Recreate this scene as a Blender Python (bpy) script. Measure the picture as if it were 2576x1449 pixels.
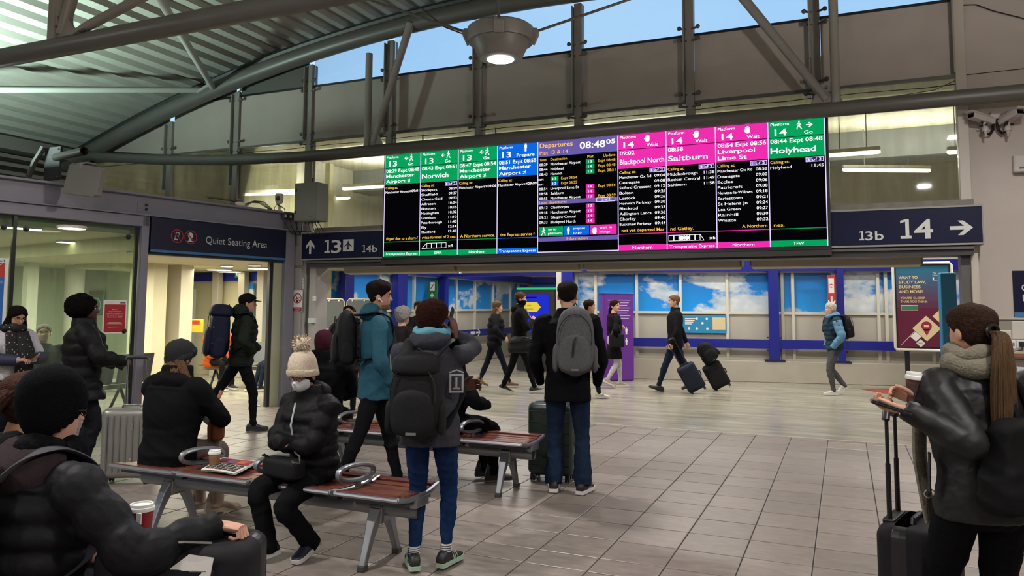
import bpy, bmesh, math, random
import numpy as np
from mathutils import Vector, Matrix, Euler
random.seed(7); np.random.seed(7)
for _o in list(bpy.data.objects): bpy.data.objects.remove(_o)
SC = bpy.context.scene; COL = SC.collection
PI = math.pi
# ------------------------------------------------------------------ camera
CF, CX, CY, PITCH, ROLL, YAW, CH = 1915., 1288., 613.5, .0815, .0052, -.4105, 1.57
_cp, _sp = math.cos(PITCH), math.sin(PITCH)
FW = Vector((math.sin(YAW)*_cp, math.cos(YAW)*_cp, _sp)); _rt = Vector((math.cos(YAW), -math.sin(YAW), 0)); _up = _rt.cross(FW)
RT = _rt*math.cos(ROLL)+_up*math.sin(ROLL); UP = _up*math.cos(ROLL)-_rt*math.sin(ROLL)
CAMO = Vector((0, 0, CH))
cd = bpy.data.cameras.new('camera'); cam = bpy.data.objects.new('camera', cd); COL.objects.link(cam)
cd.sensor_width = 36; cd.sensor_fit = 'HORIZONTAL'; cd.lens = CF/2576*36; cd.shift_y = (CY-724.5)/2576; cd.clip_start = .05; cd.clip_end = 300
_m = Matrix((RT, UP, -FW)).transposed().to_4x4(); _m.translation = CAMO; cam.matrix_world = _m
SC.camera = cam
SC.view_settings.view_transform = 'Standard'; SC.view_settings.look = 'None'; SC.view_settings.gamma = 1; SC.view_settings.use_curve_mapping = False
SC.view_settings.exposure = 0.0
SC.cycles.max_bounces = 6; SC.cycles.diffuse_bounces = 3; SC.cycles.glossy_bounces = 2; SC.cycles.transmission_bounces = 2; SC.cycles.transparent_max_bounces = 8; SC.cycles.caustics_reflective = False; SC.cycles.caustics_refractive = False; SC.cycles.adaptive_threshold = .05; SC.cycles.use_light_tree = False; SC.cycles.sample_clamp_indirect = 4.
# ------------------------------------------------------------------ sky
wd = bpy.data.worlds.new('sky'); SC.world = wd; wd.use_nodes = True
_nt = wd.node_tree; _nt.nodes.clear()
_out = _nt.nodes.new('ShaderNodeOutputWorld'); _bg = _nt.nodes.new('ShaderNodeBackground'); _tc = _nt.nodes.new('ShaderNodeTexCoord')
_nz = _nt.nodes.new('ShaderNodeTexNoise'); _nz.inputs['Scale'].default_value = 2.2; _nz.inputs['Detail'].default_value = 4
_rp = _nt.nodes.new('ShaderNodeValToRGB'); _rp.color_ramp.elements[0].position = .3; _rp.color_ramp.elements[1].position = .75
_rp.color_ramp.elements[0].color = (.40, .67, .95, 1); _rp.color_ramp.elements[1].color = (.55, .77, .96, 1)
_nt.links.new(_tc.outputs['Generated'], _nz.inputs['Vector']); _nt.links.new(_nz.outputs['Fac'], _rp.inputs['Fac'])
_nt.links.new(_rp.outputs['Color'], _bg.inputs['Color']); _nt.links.new(_bg.outputs['Background'], _out.inputs['Surface'])
_bg.inputs['Strength'].default_value = 1.15
# ------------------------------------------------------------------ lamps of the place
def area(name, loc, size, power, col=(1, 1, 1), rot=(0, 0, 0), sy=None, spread=None):
    l = bpy.data.lights.new(name, 'AREA'); l.energy = power; l.color = col; l.size = size
    if sy: l.shape = 'RECTANGLE'; l.size_y = sy
    if spread: l.spread = spread
    o = bpy.data.objects.new(name, l); o.location = loc; o.rotation_euler = rot; COL.objects.link(o); return o
HALL = (1., .94, .90); CONC = (1., .95, .87); QUIET = (1., .96, .76)
for _x, _y in ((-3.186, 7.0), (-8.2, 2.0), (-3.66, 2.0), (1.6, 2.0), (1.6, 7.0), (-3.66, -3.), (1.6, -3.), (-8.2, -3.)):
    area('pendant_light', (_x, _y, 4.10), .22, 120 if _y > 1 else 130, HALL)
for _x, _y, _p in ((-10.2, 5.6, 330), (-3.6, 0., 160), (2.4, 4.5, 300)):
    area('roof_uplight', (_x, _y, 3.35), .3, _p, (.74, 1., .88) if _x < -9 else (1., .93, .85), (PI, 0, 0))
for _x, _y in ((-7.2, 12.7), (-3.4, 12.6), (.6, 13.0), (-6.6, 15.2), (-2.6, 15.2), (1.8, 15.6), (-8.4, 19.)):
    area('concourse_batten_light', (_x, _y, 3.84), 1.8, 88, CONC, (0, 0, .1), .14)
for _x, _y, _p in ((-8., 13., 170), (-3.4, 12.9, 150), (1., 13.6, 60)):
    area('concourse_batten_uplight', (_x, _y, 3.9), 2.2, _p, CONC, (PI, 0, .1), .16)
for _x, _y in ((-12.2, 11.9), (-10.6, 12.1)):      # bare tubes over the quiet room, shining all round
    _l = bpy.data.lights.new('bare_tube_light', 'POINT'); _l.energy = 75; _l.color = CONC; _l.shadow_soft_size = .2
    _o = bpy.data.objects.new('bare_tube_light', _l); _o.location = (_x, _y, 3.8); COL.objects.link(_o)
for _x, _y in ((-9.6, 8.2), (-9.7, 10.6), (-11.5, 8.4), (-11.5, 11.2), (-10.3, 6.0), (-12.6, 6.6)):
    area('quiet_room_light', (_x, _y, 2.24 if _y > 7.3 else 2.47), .7, 80, QUIET)
# ------------------------------------------------------------------ pixel <-> place
def ray(x, y): return FW+RT*((x-CX)/CF)-UP*((y-CY)/CF)
def onY(x, y, Y): d = ray(x, y); return CAMO+d*(Y/d.y)
def onX(x, y, X): d = ray(x, y); return CAMO+d*(X/d.x)
def onZ(x, y, z=0.): d = ray(x, y); return CAMO+d*((z-CH)/d.z)
def onP(x, y, p, n): d = ray(x, y); n = Vector(n); return CAMO+d*((Vector(p)-CAMO).dot(n)/d.dot(n))
# ------------------------------------------------------------------ materials
def lin(c):
    if isinstance(c, str):
        c = c.lstrip('#'); c = [int(c[i:i+2], 16)/255 for i in (0, 2, 4)]
    return tuple(v/12.92 if v <= .04045 else ((v+.055)/1.055)**2.4 for v in c)
MATS = {}
def M(name, col='808080', rough=.55, metal=0., var=.0, vscale=6., bump=0., bscale=40., emit=0., emcol=None, coat=0., spec=.5, stretch=None, alpha=None):
    if name in MATS: return MATS[name]
    m = bpy.data.materials.new(name); m.use_nodes = True; nt = m.node_tree; b = nt.nodes['Principled BSDF']
    c = lin(col); b.inputs['Base Color'].default_value = (*c, 1); b.inputs['Roughness'].default_value = rough; b.inputs['Metallic'].default_value = metal
    b.inputs['Specular IOR Level'].default_value = spec; b.inputs['Coat Weight'].default_value = coat
    L = nt.links.new
    if var or bump:
        tc = nt.nodes.new('ShaderNodeTexCoord'); src = tc.outputs['Object']
        if stretch:
            mp = nt.nodes.new('ShaderNodeMapping'); mp.inputs['Scale'].default_value = stretch; L(src, mp.inputs['Vector']); src = mp.outputs['Vector']
    if var:
        n = nt.nodes.new('ShaderNodeTexNoise'); n.inputs['Scale'].default_value = vscale; n.inputs['Detail'].default_value = 3; L(src, n.inputs['Vector'])
        r = nt.nodes.new('ShaderNodeValToRGB'); r.color_ramp.elements[0].position = .3; r.color_ramp.elements[1].position = .7
        r.color_ramp.elements[0].color = (*[v*(1-var) for v in c], 1); r.color_ramp.elements[1].color = (*[min(1, v*(1+var)) for v in c], 1)
        L(n.outputs['Fac'], r.inputs['Fac']); L(r.outputs['Color'], b.inputs['Base Color'])
    if bump:
        n = nt.nodes.new('ShaderNodeTexNoise'); n.inputs['Scale'].default_value = bscale; n.inputs['Detail'].default_value = 1; L(src, n.inputs['Vector'])
        bp = nt.nodes.new('ShaderNodeBump'); bp.inputs['Strength'].default_value = bump; bp.inputs['Distance'].default_value = .01; L(n.outputs['Fac'], bp.inputs['Height']); L(bp.outputs['Normal'], b.inputs['Normal'])
    if emit:
        b.inputs['Emission Color'].default_value = (*(lin(emcol) if emcol else c), 1); b.inputs['Emission Strength'].default_value = emit
    MATS[name] = m; return m
def glass(name, tint='e8f0ec', refl=.08, dirt=.0, dscale=3., dcol='b8b49a'):
    if name in MATS: return MATS[name]
    m = bpy.data.materials.new(name); m.use_nodes = True; nt = m.node_tree; nt.nodes.clear(); L = nt.links.new
    o = nt.nodes.new('ShaderNodeOutputMaterial'); t = nt.nodes.new('ShaderNodeBsdfTransparent'); t.inputs['Color'].default_value = (*lin(tint), 1)
    g = nt.nodes.new('ShaderNodeBsdfGlossy'); g.inputs['Roughness'].default_value = .03
    fr = nt.nodes.new('ShaderNodeFresnel'); fr.inputs['IOR'].default_value = 1.45
    mx = nt.nodes.new('ShaderNodeMixShader'); L(fr.outputs['Fac'], mx.inputs['Fac']); L(t.outputs['BSDF'], mx.inputs[1]); L(g.outputs['BSDF'], mx.inputs[2])
    last = mx
    if dirt:
        d = nt.nodes.new('ShaderNodeBsdfDiffuse'); d.inputs['Color'].default_value = (*lin(dcol), 1)
        tl = nt.nodes.new('ShaderNodeBsdfTranslucent'); tl.inputs['Color'].default_value = (*lin(dcol), 1)
        ad = nt.nodes.new('ShaderNodeMixShader'); ad.inputs['Fac'].default_value = .5; L(d.outputs['BSDF'], ad.inputs[1]); L(tl.outputs['BSDF'], ad.inputs[2])
        tc = nt.nodes.new('ShaderNodeTexCoord'); mp = nt.nodes.new('ShaderNodeMapping'); mp.inputs['Scale'].default_value = (dscale*6, dscale*6, dscale*.5)
        n = nt.nodes.new('ShaderNodeTexNoise'); n.inputs['Scale'].default_value = 1.; n.inputs['Detail'].default_value = 6; L(tc.outputs['Object'], mp.inputs['Vector']); L(mp.outputs['Vector'], n.inputs['Vector'])
        r = nt.nodes.new('ShaderNodeMapRange'); r.inputs['From Min'].default_value = .35; r.inputs['From Max'].default_value = .8; r.inputs['To Min'].default_value = dirt*.35; r.inputs['To Max'].default_value = dirt; L(n.outputs['Fac'], r.inputs['Value'])
        m2 = nt.nodes.new('ShaderNodeMixShader'); L(r.outputs['Result'], m2.inputs['Fac']); L(mx.outputs['Shader'], m2.inputs[1]); L(ad.outputs['Shader'], m2.inputs[2]); last = m2
    L(last.outputs['Shader'], o.inputs['Surface']); MATS[name] = m; return m
def emat(name, col, s=1.):
    if name in MATS: return MATS[name]
    m = bpy.data.materials.new(name); m.use_nodes = True; nt = m.node_tree; nt.nodes.clear()
    o = nt.nodes.new('ShaderNodeOutputMaterial'); e = nt.nodes.new('ShaderNodeEmission'); e.inputs['Color'].default_value = (*lin(col), 1); e.inputs['Strength'].default_value = s
    nt.links.new(e.outputs['Emission'], o.inputs['Surface']); MATS[name] = m
    if name not in ('led_green', 'led_pink', 'led_blue', 'screen_blue'): m.cycles.emission_sampling = 'NONE'   # glowing print too small to sample as a lamp
    return m
# ------------------------------------------------------------------ mesh building
class B:
    """collects shapes, then links them as ONE mesh object"""
    def __init__(s): s.v = []; s.f = []; s.mi = []; s.mats = []; s.cur = 0
    def mat(s, m):
        if m not in s.mats: s.mats.append(m)
        s.cur = s.mats.index(m); return s
    def add(s, vs, fs):
        o = len(s.v); s.v += [tuple(v) for v in vs]; s.f += [tuple(i+o for i in f) for f in fs]; s.mi += [s.cur]*len(fs); return s
    def box(s, a, b, xf=None):
        x0, y0, z0 = a; x1, y1, z1 = b
        vs = [Vector(p) for p in ((x0, y0, z0), (x1, y0, z0), (x1, y1, z0), (x0, y1, z0), (x0, y0, z1), (x1, y0, z1), (x1, y1, z1), (x0, y1, z1))]
        if xf is not None: vs = [xf@v for v in vs]
        return s.add(vs, [(0, 3, 2, 1), (4, 5, 6, 7), (0, 1, 5, 4), (1, 2, 6, 5), (2, 3, 7, 6), (3, 0, 4, 7)])
    def cbox(s, c, d, xf=None): return s.box([c[i]-d[i]/2 for i in range(3)], [c[i]+d[i]/2 for i in range(3)], xf)
    def rings(s, rs, cap=True, closed=True):
        n = len(rs[0]); vs = [p for r in rs for p in r]; fs = []
        for i in range(len(rs)-1):
            for j in range(n if closed else n-1):
                k = (j+1) % n; fs.append((i*n+j, i*n+k, (i+1)*n+k, (i+1)*n+j))
        if cap: fs.append(tuple(reversed(range(n)))); fs.append(tuple((len(rs)-1)*n+j for j in range(n)))
        return s.add(vs, fs)
    def tube(s, path, r, n=8, cap=True, flat=1., up=None):
        path = [Vector(p) for p in path]; rs = r if isinstance(r, (list, tuple)) else [r]*len(path); out = []
        t0 = (path[1]-path[0]).normalized(); ref = Vector(up) if up else (Vector((0, 0, 1)) if abs(t0.z) < .9 else Vector((1, 0, 0)))
        for i, p in enumerate(path):
            t = (path[min(i+1, len(path)-1)]-path[max(i-1, 0)]).normalized()
            a = t.cross(ref)
            if a.length < 1e-4: a = t.orthogonal()
            a.normalize(); b = a.cross(t).normalized(); ref = b if not up else ref
            out.append([p+a*(math.cos(2*PI*j/n)*rs[i])+b*(math.sin(2*PI*j/n)*rs[i]*flat) for j in range(n)])
        return s.rings(out, cap)
    def lathe(s, prof, c=(0, 0, 0), n=16, xf=None):
        rs = []
        for r, z in prof:
            ring = [Vector((c[0]+r*math.cos(2*PI*j/n), c[1]+r*math.sin(2*PI*j/n), c[2]+z)) for j in range(n)]
            rs.append([xf@p for p in ring] if xf is not None else ring)
        return s.rings(rs)
    def ell(s, c, r, n=12, m=8, xf=None):
        rs = []
        for i in range(m+1):
            t = -PI/2+PI*i/m; k = max(math.cos(t), .02)
            ring = [Vector((c[0]+r[0]*k*math.cos(2*PI*j/n), c[1]+r[1]*k*math.sin(2*PI*j/n), c[2]+r[2]*math.sin(t))) for j in range(n)]
            rs.append([xf@p for p in ring] if xf is not None else ring)
        return s.rings(rs)
    def prism(s, poly, d, xf=None):
        """poly: 2-D points in x,z; thickness d along y from 0 to d"""
        n = len(poly); vs = [Vector((p[0], 0, p[1])) for p in poly]+[Vector((p[0], d, p[1])) for p in poly]
        if xf is not None: vs = [xf@v for v in vs]
        return s.add(vs, [tuple(range(n)), tuple(reversed(range(n, 2*n)))]+[(i, i+n, (i+1) % n+n, (i+1) % n) for i in range(n)])
    def mesh(s, name):
        me = bpy.data.meshes.new(name); me.from_pydata(s.v, [], s.f)
        for m in s.mats: me.materials.append(m)
        if len(s.mats) > 1: me.polygons.foreach_set('material_index', s.mi)
        me.update(); return me
    def obj(s, name, m=None, parent=None, smooth=False, bevel=0., seg=2, fix=True):
        if m is not None and not s.mats: s.mats = [m]
        me = s.mesh(name)
        if fix:
            bm = bmesh.new(); bm.from_mesh(me); bmesh.ops.recalc_face_normals(bm, faces=bm.faces); bm.to_mesh(me); bm.free()
        o = link(name, me, parent)
        if bevel:
            md = o.modifiers.new('bevel', 'BEVEL'); md.width = bevel; md.segments = seg; md.limit_method = 'ANGLE'; md.angle_limit = .6
        if smooth: smooth_by_angle(me, smooth if isinstance(smooth, float) else .7)
        return o
def smooth_by_angle(me, ang=.7):
    me.polygons.foreach_set('use_smooth', [True]*len(me.polygons))
    bm = bmesh.new(); bm.from_mesh(me)
    for e in bm.edges:
        if len(e.link_faces) == 2 and e.calc_face_angle(0) > ang: e.smooth = False
    bm.to_mesh(me); bm.free()
def link(name, data, parent=None):
    o = bpy.data.objects.new(name, data); COL.objects.link(o)
    if parent is not None: o.parent = parent
    return o
def tag(o, label, cat, group=None):
    o['label'] = label; o['category'] = cat
    if group: o['group'] = group
    return o
def thing(name, label, cat, loc=(0, 0, 0), rz=0., group=None):
    o = link(name, None); o.location = loc; o.rotation_euler = (0, 0, rz); o.empty_display_size = .1; return tag(o, label, cat, group)
def struct(o): o['kind'] = 'structure'; return o
def stuff(o): o['kind'] = 'stuff'; return o
def rect(b, p0, ux, uz, w, h, d=None):
    pass
# ------------------------------------------------------------------ flat print: text and marks on a plane
class Print:
    """lettering and marks laid on a plane (origin o, axis u along, axis v up, n out); one mesh per colour"""
    def __init__(s, o, u, v, lift=.002):
        s.o = Vector(o); s.u = Vector(u).normalized(); s.v = Vector(v).normalized(); s.n = s.u.cross(s.v).normalized(); s.k = {}; s.lift = lift
    def b(s, m): return s.k.setdefault(m.name, (B(), m))[0]
    def pt(s, x, y, l=1.): return s.o+s.u*x+s.v*y+s.n*(s.lift*l)
    def poly(s, pts, m, l=1.): s.b(m).add([s.pt(x, y, l) for x, y in pts], [tuple(range(len(pts)))]); return s
    def rect(s, x0, y0, x1, y1, m, l=1.): return s.poly([(x0, y0), (x1, y0), (x1, y1), (x0, y1)], m, l)
    def frame(s, x0, y0, x1, y1, t, m, l=1.):
        for q in ((x0, y0, x1, y0+t), (x0, y1-t, x1, y1), (x0, y0+t, x0+t, y1-t), (x1-t, y0+t, x1, y1-t)): s.rect(*q, m, l)
        return s
    def disc(s, x, y, r, m, l=1., n=24, ry=None): return s.poly([(x+r*math.cos(2*PI*i/n), y+(ry or r)*math.sin(2*PI*i/n)) for i in range(n)], m, l)
    def ring(s, x, y, r, t, m, l=1., n=28):
        b = s.b(m); vs = []; fs = []
        for i in range(n):
            a = 2*PI*i/n; vs += [s.pt(x+r*math.cos(a), y+r*math.sin(a), l), s.pt(x+(r-t)*math.cos(a), y+(r-t)*math.sin(a), l)]
            j = (i+1) % n; fs.append((2*i, 2*j, 2*j+1, 2*i+1))
        b.add(vs, fs); return s
    def line(s, x0, y0, x1, y1, t, m, l=1.):
        dx, dy = x1-x0, y1-y0; q = math.hypot(dx, dy); ox, oy = -dy/q*t/2, dx/q*t/2
        return s.poly([(x0+ox, y0+oy), (x0-ox, y0-oy), (x1-ox, y1-oy), (x1+ox, y1+oy)], m, l)
    def text(s, t, x, y, h, m, w=None, al='L', bold=0., l=2., shear=0.):
        """baseline at y, capital height h; w: squeeze to this width"""
        vs, fs, x0, x1 = glyphs(t, bold, shear); sc = h/.729
        sx = w/(x1-x0) if w else sc*1.0
        ww = (x1-x0)*sx; off = x-(0 if al == 'L' else ww if al == 'R' else ww/2)
        s.b(m).add([s.pt(off+(p[0]-x0)*sx, y+p[1]*sc, l) for p in vs], fs); return s
    def build(s, parent, name='lettering'):
        for b, m in s.k.values(): stuff(b.obj(name, m, parent, fix=False))
_GC = {}
def glyphs(t, bold, shear=0.):
    k = (t, bold, shear)
    if k in _GC: return _GC[k]
    c = bpy.data.curves.new('glyph', 'FONT'); c.body = t; c.size = 1; c.resolution_u = 3; c.offset = bold; c.shear = shear; c.fill_mode = 'FRONT'
    o = bpy.data.objects.new('glyph', c); me = bpy.data.meshes.new_from_object(o)
    vs = [tuple(v.co[:2]) for v in me.vertices]; fs = [tuple(p.vertices) for p in me.polygons]
    bpy.data.objects.remove(o); bpy.data.meshes.remove(me); bpy.data.curves.remove(c)
    xs = [v[0] for v in vs] or [0, 1]; _GC[k] = (vs, fs, min(xs), max(xs)); return _GC[k]
def arrow(P, x, y, s, m, ang=0., l=2.):
    """solid sign arrow of length s centred on x, y; ang 0 points right"""
    pts = [(-.5, -.09), (.12, -.09), (-.16, -.36), (.08, -.36), (.5, 0), (.08, .36), (-.16, .36), (.12, .09), (-.5, .09)]
    c, q = math.cos(ang), math.sin(ang); P.b(m).add([P.pt(x+s*(a*c-b*q), y+s*(a*q+b*c), l) for a, b in pts], [(0, 1, 7, 8), (1, 2, 3, 4), (1, 4, 7), (7, 4, 5, 6)]); return P
def plane_mark(P, x, y, s, m, ang=PI/2, l=2.):
    c, q = math.cos(ang), math.sin(ang)
    def R(pts): P.poly([(x+s*(a*c-b*q), y+s*(a*q+b*c)) for a, b in pts], m, l)
    R([(-.45, -.06), (.38, -.06), (.5, 0), (.38, .06), (-.45, .06)]); R([(.12, .05), (-.2, .46), (-.1, .46), (.26, .05)][::-1]); R([(.12, -.05), (-.2, -.46), (-.1, -.46), (.26, -.05)])
    R([(-.3, .04), (-.5, .2), (-.42, .2), (-.18, .04)][::-1]); R([(-.3, -.04), (-.5, -.2), (-.42, -.2), (-.18, -.04)])
def walker(P, x, y, s, m, l=2., d=1):
    """walking figure mark of height s, feet at y"""
    def L(a, b, c, e, t): P.line(x+d*a*s, y+b*s, x+d*c*s, y+e*s, t*s, m, l)
    P.disc(x, y+.9*s, .09*s, m, l, 12); L(.02, .8, -.02, .45, .16); L(0, .5, .2, .25, .11); L(.2, .27, .22, 0, .1); L(-.02, .48, -.1, .25, .11); L(-.1, .27, -.28, .02, .1); L(.02, .76, .24, .55, .08); L(0, .76, -.2, .5, .08)
def stander(P, x, y, s, m, l=2.):
    P.disc(x, y+.9*s, .1*s, m, l, 12); P.rect(x-.17*s, y+.4*s, x+.17*s, y+.79*s, m, l); P.rect(x-.12*s, y, x+.12*s, y+.41*s, m, l)
def handmark(P, x, y, s, m, l=2.):
    P.poly([(x-.3*s, y+.1*s), (x+.28*s, y+.1*s), (x+.34*s, y+.5*s), (x-.34*s, y+.55*s)], m, l); P.poly([(x-.2*s, y), (x+.2*s, y), (x+.28*s, y+.1*s), (x-.3*s, y+.1*s)], m, l)
    for i, hh in enumerate((.86, .97, 1., .88)): P.rect(x+(-.32+i*.165)*s, y+.45*s, x+(-.32+i*.165+.14)*s, y+hh*s, m, l)
    P.line(x-.28*s, y+.2*s, x-.44*s, y+.55*s, .13*s, m, l)
# ================================================================== STRUCTURE
steel = M('painted_steel', '8b8782', .42, .0, .05, 3.); steel_d = M('dark_steel', '55534f', .4, 0, .06, 3.); lilac = M('lilac_steel', '807e8b', .38, 0, .05, 2.5)
cream = M('cream_paint', 'cfcabd', .6, 0, .05, 2., .1, 60); white_p = M('white_paint', 'd9d2c6', .55, 0, .03, 3.); black_m = M('black_metal', '17171a', .4); navy = M('navy_sign', '0b1130', .55, spec=.2); blue_st = M('blue_steel', '1c2286', .3, 0, .05, 3.)
wht = M('white_vinyl', 'e6e6e2', .5); chrome = M('chrome', 'b9b9b9', .22, 1.); alu = M('cast_aluminium', '8f9297', .36, .75, .06, 8.)
D = 9.9
# ---- floor: tiles as separate pieces
def tile_mat():
    m = M('floor_tile', '8d8680', .34); nt = m.node_tree; b = nt.nodes['Principled BSDF']; L = nt.links.new
    g = nt.nodes.new('ShaderNodeNewGeometry'); sn = nt.nodes.new('ShaderNodeVectorMath'); sn.operation = 'SNAP'; sn.inputs[1].default_value = (.4098, .3922, 5.)
    ad = nt.nodes.new('ShaderNodeVectorMath'); ad.inputs[1].default_value = (.219, -7.076+.001, 1.); L(g.outputs['Position'], ad.inputs[0]); L(ad.outputs[0], sn.inputs[0])
    wn = nt.nodes.new('ShaderNodeTexWhiteNoise'); L(sn.outputs[0], wn.inputs['Vector'])
    mp = nt.nodes.new('ShaderNodeMapping'); mp.inputs['Scale'].default_value = (2.2, 5.5, 1); L(g.outputs['Position'], mp.inputs['Vector'])
    n = nt.nodes.new('ShaderNodeTexNoise'); n.inputs['Scale'].default_value = 3.; n.inputs['Detail'].default_value = 7; n.inputs['Roughness'].default_value = .65; L(mp.outputs[0], n.inputs['Vector'])
    mr = nt.nodes.new('ShaderNodeMapRange'); mr.inputs['To Min'].default_value = -.09; mr.inputs['To Max'].default_value = .09; L(wn.outputs['Value'], mr.inputs['Value'])
    a2 = nt.nodes.new('ShaderNodeMath'); L(n.outputs['Fac'], a2.inputs[0]); L(mr.outputs['Result'], a2.inputs[1])
    r = nt.nodes.new('ShaderNodeValToRGB'); r.color_ramp.elements[0].position = .25; r.color_ramp.elements[1].position = .75
    r.color_ramp.elements[0].color = (*lin('6c645f'), 1); r.color_ramp.elements[1].color = (*lin('968c84'), 1); L(a2.outputs[0], r.inputs['Fac']); L(r.outputs['Color'], b.inputs['Base Color'])
    mr2 = nt.nodes.new('ShaderNodeMapRange'); mr2.inputs['To Min'].default_value = .26; mr2.inputs['To Max'].default_value = .5; L(n.outputs['Fac'], mr2.inputs['Value']); L(mr2.outputs['Result'], b.inputs['Roughness'])
    return m
tile_m = tile_mat()
fb = B(); fb.box((-18, -7, -.2), (7, 10.02, -.006)); floor = struct(fb.obj('floor', M('grout', '2e2826', .8)))
TX, TY, TW, TD = -.219, 7.076, .4098, .3922
rows = []
y = TY
while y < 9.75: rows.append((y, y+TD)); y += TD
rows.append((y, 10.0)) if 10.0-y > .03 else None
y = TY
for _ in range(6): rows.append((y-TD, y)); y -= TD
rows.append((y-.262, y)); y -= .262
while y > -6.5: rows.append((y-TD, y)); y -= TD
tiles = []
for y0, y1 in rows:
    for c in range(-44, 17):
        x0 = TX+c*TW; cxm, cym = x0+TW/2, (y0+y1)/2
        d = Vector((cxm, cym, 0))-CAMO; z = d.dot(FW); vis = z > .5 and abs(d.dot(RT)/z) < .70 and (CY-CF*d.dot(UP)/z) < 1500
        tiles.append(((1/z if z > .5 else 0) if vis and cxm > -9.2+.19*(cym-4) else 0, x0, y0, x0+TW, y1))
tiles.sort(reverse=True)
_tm = {}
rest = B()
for i, (k, x0, y0, x1, y1) in enumerate(tiles):
    g = .004
    if i < 300 and k > 0:
        key = round(y1-y0, 3)
        if key not in _tm:
            t = B(); w, dd = TW-2*g, (y1-y0)-2*g; c = .004
            t.rings([[(-w/2, -dd/2, -.006), (w/2, -dd/2, -.006), (w/2, dd/2, -.006), (-w/2, dd/2, -.006)], [(-w/2, -dd/2, -.0015), (w/2, -dd/2, -.0015), (w/2, dd/2, -.0015), (-w/2, dd/2, -.0015)], [(-w/2+c, -dd/2+c, 0), (w/2-c, -dd/2+c, 0), (w/2-c, dd/2-c, 0), (-w/2+c, dd/2-c, 0)]])
            t.mats = [tile_m]; _tm[key] = t.mesh('floor_tile')
        o = link('floor_tile', _tm[key], floor); o.location = ((x0+x1)/2, (y0+y1)/2, random.uniform(-.0006, .0002))
    elif x1 > -17 and x0 < 6:
        rest.add([(x0+g, y0+g, 0), (x1-g, y0+g, 0), (x1-g, y1-g, 0), (x0+g, y1-g, 0)], [(0, 1, 2, 3)])
stuff(rest.obj('floor_tile_field', tile_m, floor, fix=False))
def terrazzo():
    m = M('terrazzo', 'b3aa8c', .3); nt = m.node_tree; b = nt.nodes['Principled BSDF']; L = nt.links.new
    g = nt.nodes.new('ShaderNodeNewGeometry'); mp = nt.nodes.new('ShaderNodeMapping'); mp.inputs['Scale'].default_value = (.55, 3., 1); L(g.outputs['Position'], mp.inputs['Vector'])
    n = nt.nodes.new('ShaderNodeTexNoise'); n.inputs['Scale'].default_value = 1.6; n.inputs['Detail'].default_value = 8; n.inputs['Roughness'].default_value = .6; L(mp.outputs[0], n.inputs['Vector'])
    r = nt.nodes.new('ShaderNodeValToRGB'); r.color_ramp.elements[0].position = .3; r.color_ramp.elements[1].position = .7; r.color_ramp.elements[0].color = (*lin('8a877a'), 1); r.color_ramp.elements[1].color = (*lin('b3ae9e'), 1)
    L(n.outputs['Fac'], r.inputs['Fac']); L(r.outputs['Color'], b.inputs['Base Color'])
    mr = nt.nodes.new('ShaderNodeMapRange'); mr.inputs['To Min'].default_value = .1; mr.inputs['To Max'].default_value = .3; L(n.outputs['Fac'], mr.inputs['Value']); L(mr.outputs['Result'], b.inputs['Roughness'])
    return m
fb = B(); fb.box((-18, 10.02, -.2), (7, 30, -.002)); floor2 = struct(fb.obj('floor_concourse', terrazzo()))
sb = B(); sb.box((-7.6, 9.985, -.05), (1.3, 10.03, .001)); sb.obj('threshold_strip', M('threshold', 'a49c8c', .4), floor)
# red floor notice on the concourse
Pf = Print((0, 0, 0), (1, 0, 0), (0, 1, 0), .001)
q = [onZ(*p) for p in ((2165, 979), (2243, 978), (2300, 990), (2236, 991))]
red_m = M('red_vinyl', 'b8322c', .45)
Pf.poly([(p.x, p.y) for p in (q[3], q[2], q[1], q[0])], red_m)
for t in (.25, .45, .65):
    a = q[0].lerp(q[3], t); b_ = q[1].lerp(q[2], t); Pf.line(a.lerp(b_, .2).x, a.lerp(b_, .2).y, a.lerp(b_, .8).x, a.lerp(b_, .8).y, .05, M('pink_print', 'd98a80', .5), 2.)
fs_ = thing('floor_sticker', 'red floor notice stuck on the beige concourse floor by the advert board', 'floor sticker'); Pf.build(fs_, 'notice_print')
# ---- arched roof of profiled steel
def archz(x): return 5.86-.0195*(x+3.9)**2
def roofz(x): return archz(x)+.30
rb = B(); prof = []; x = -13.6; per = .29
while x < 7.2:
    for dx, dz in ((0, 0), (.10, 0), (.135, .075), (.255, .075)): prof.append((x+dx, roofz(x+dx)+dz))
    x += per
n = len(prof); ys = [-7, -2, 3, 6.5, 10.2]
vs = [(px, yy, pz) for yy in ys for px, pz in prof]+[(px, yy, pz+.1) for yy in (-7, 10.2) for px, pz in prof]
fs = [(i*n+j, i*n+j+1, (i+1)*n+j+1, (i+1)*n+j) for i in range(len(ys)-1) for j in range(n-1)]
k = len(ys)*n; fs += [(k+j, k+n+j, k+n+j+1, k+j+1) for j in range(n-1)]
rb.add(vs, fs); deck = struct(rb.obj('ceiling', M('roof_deck', '9a9a92', .45, .0, .05, 3.), fix=False))
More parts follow.
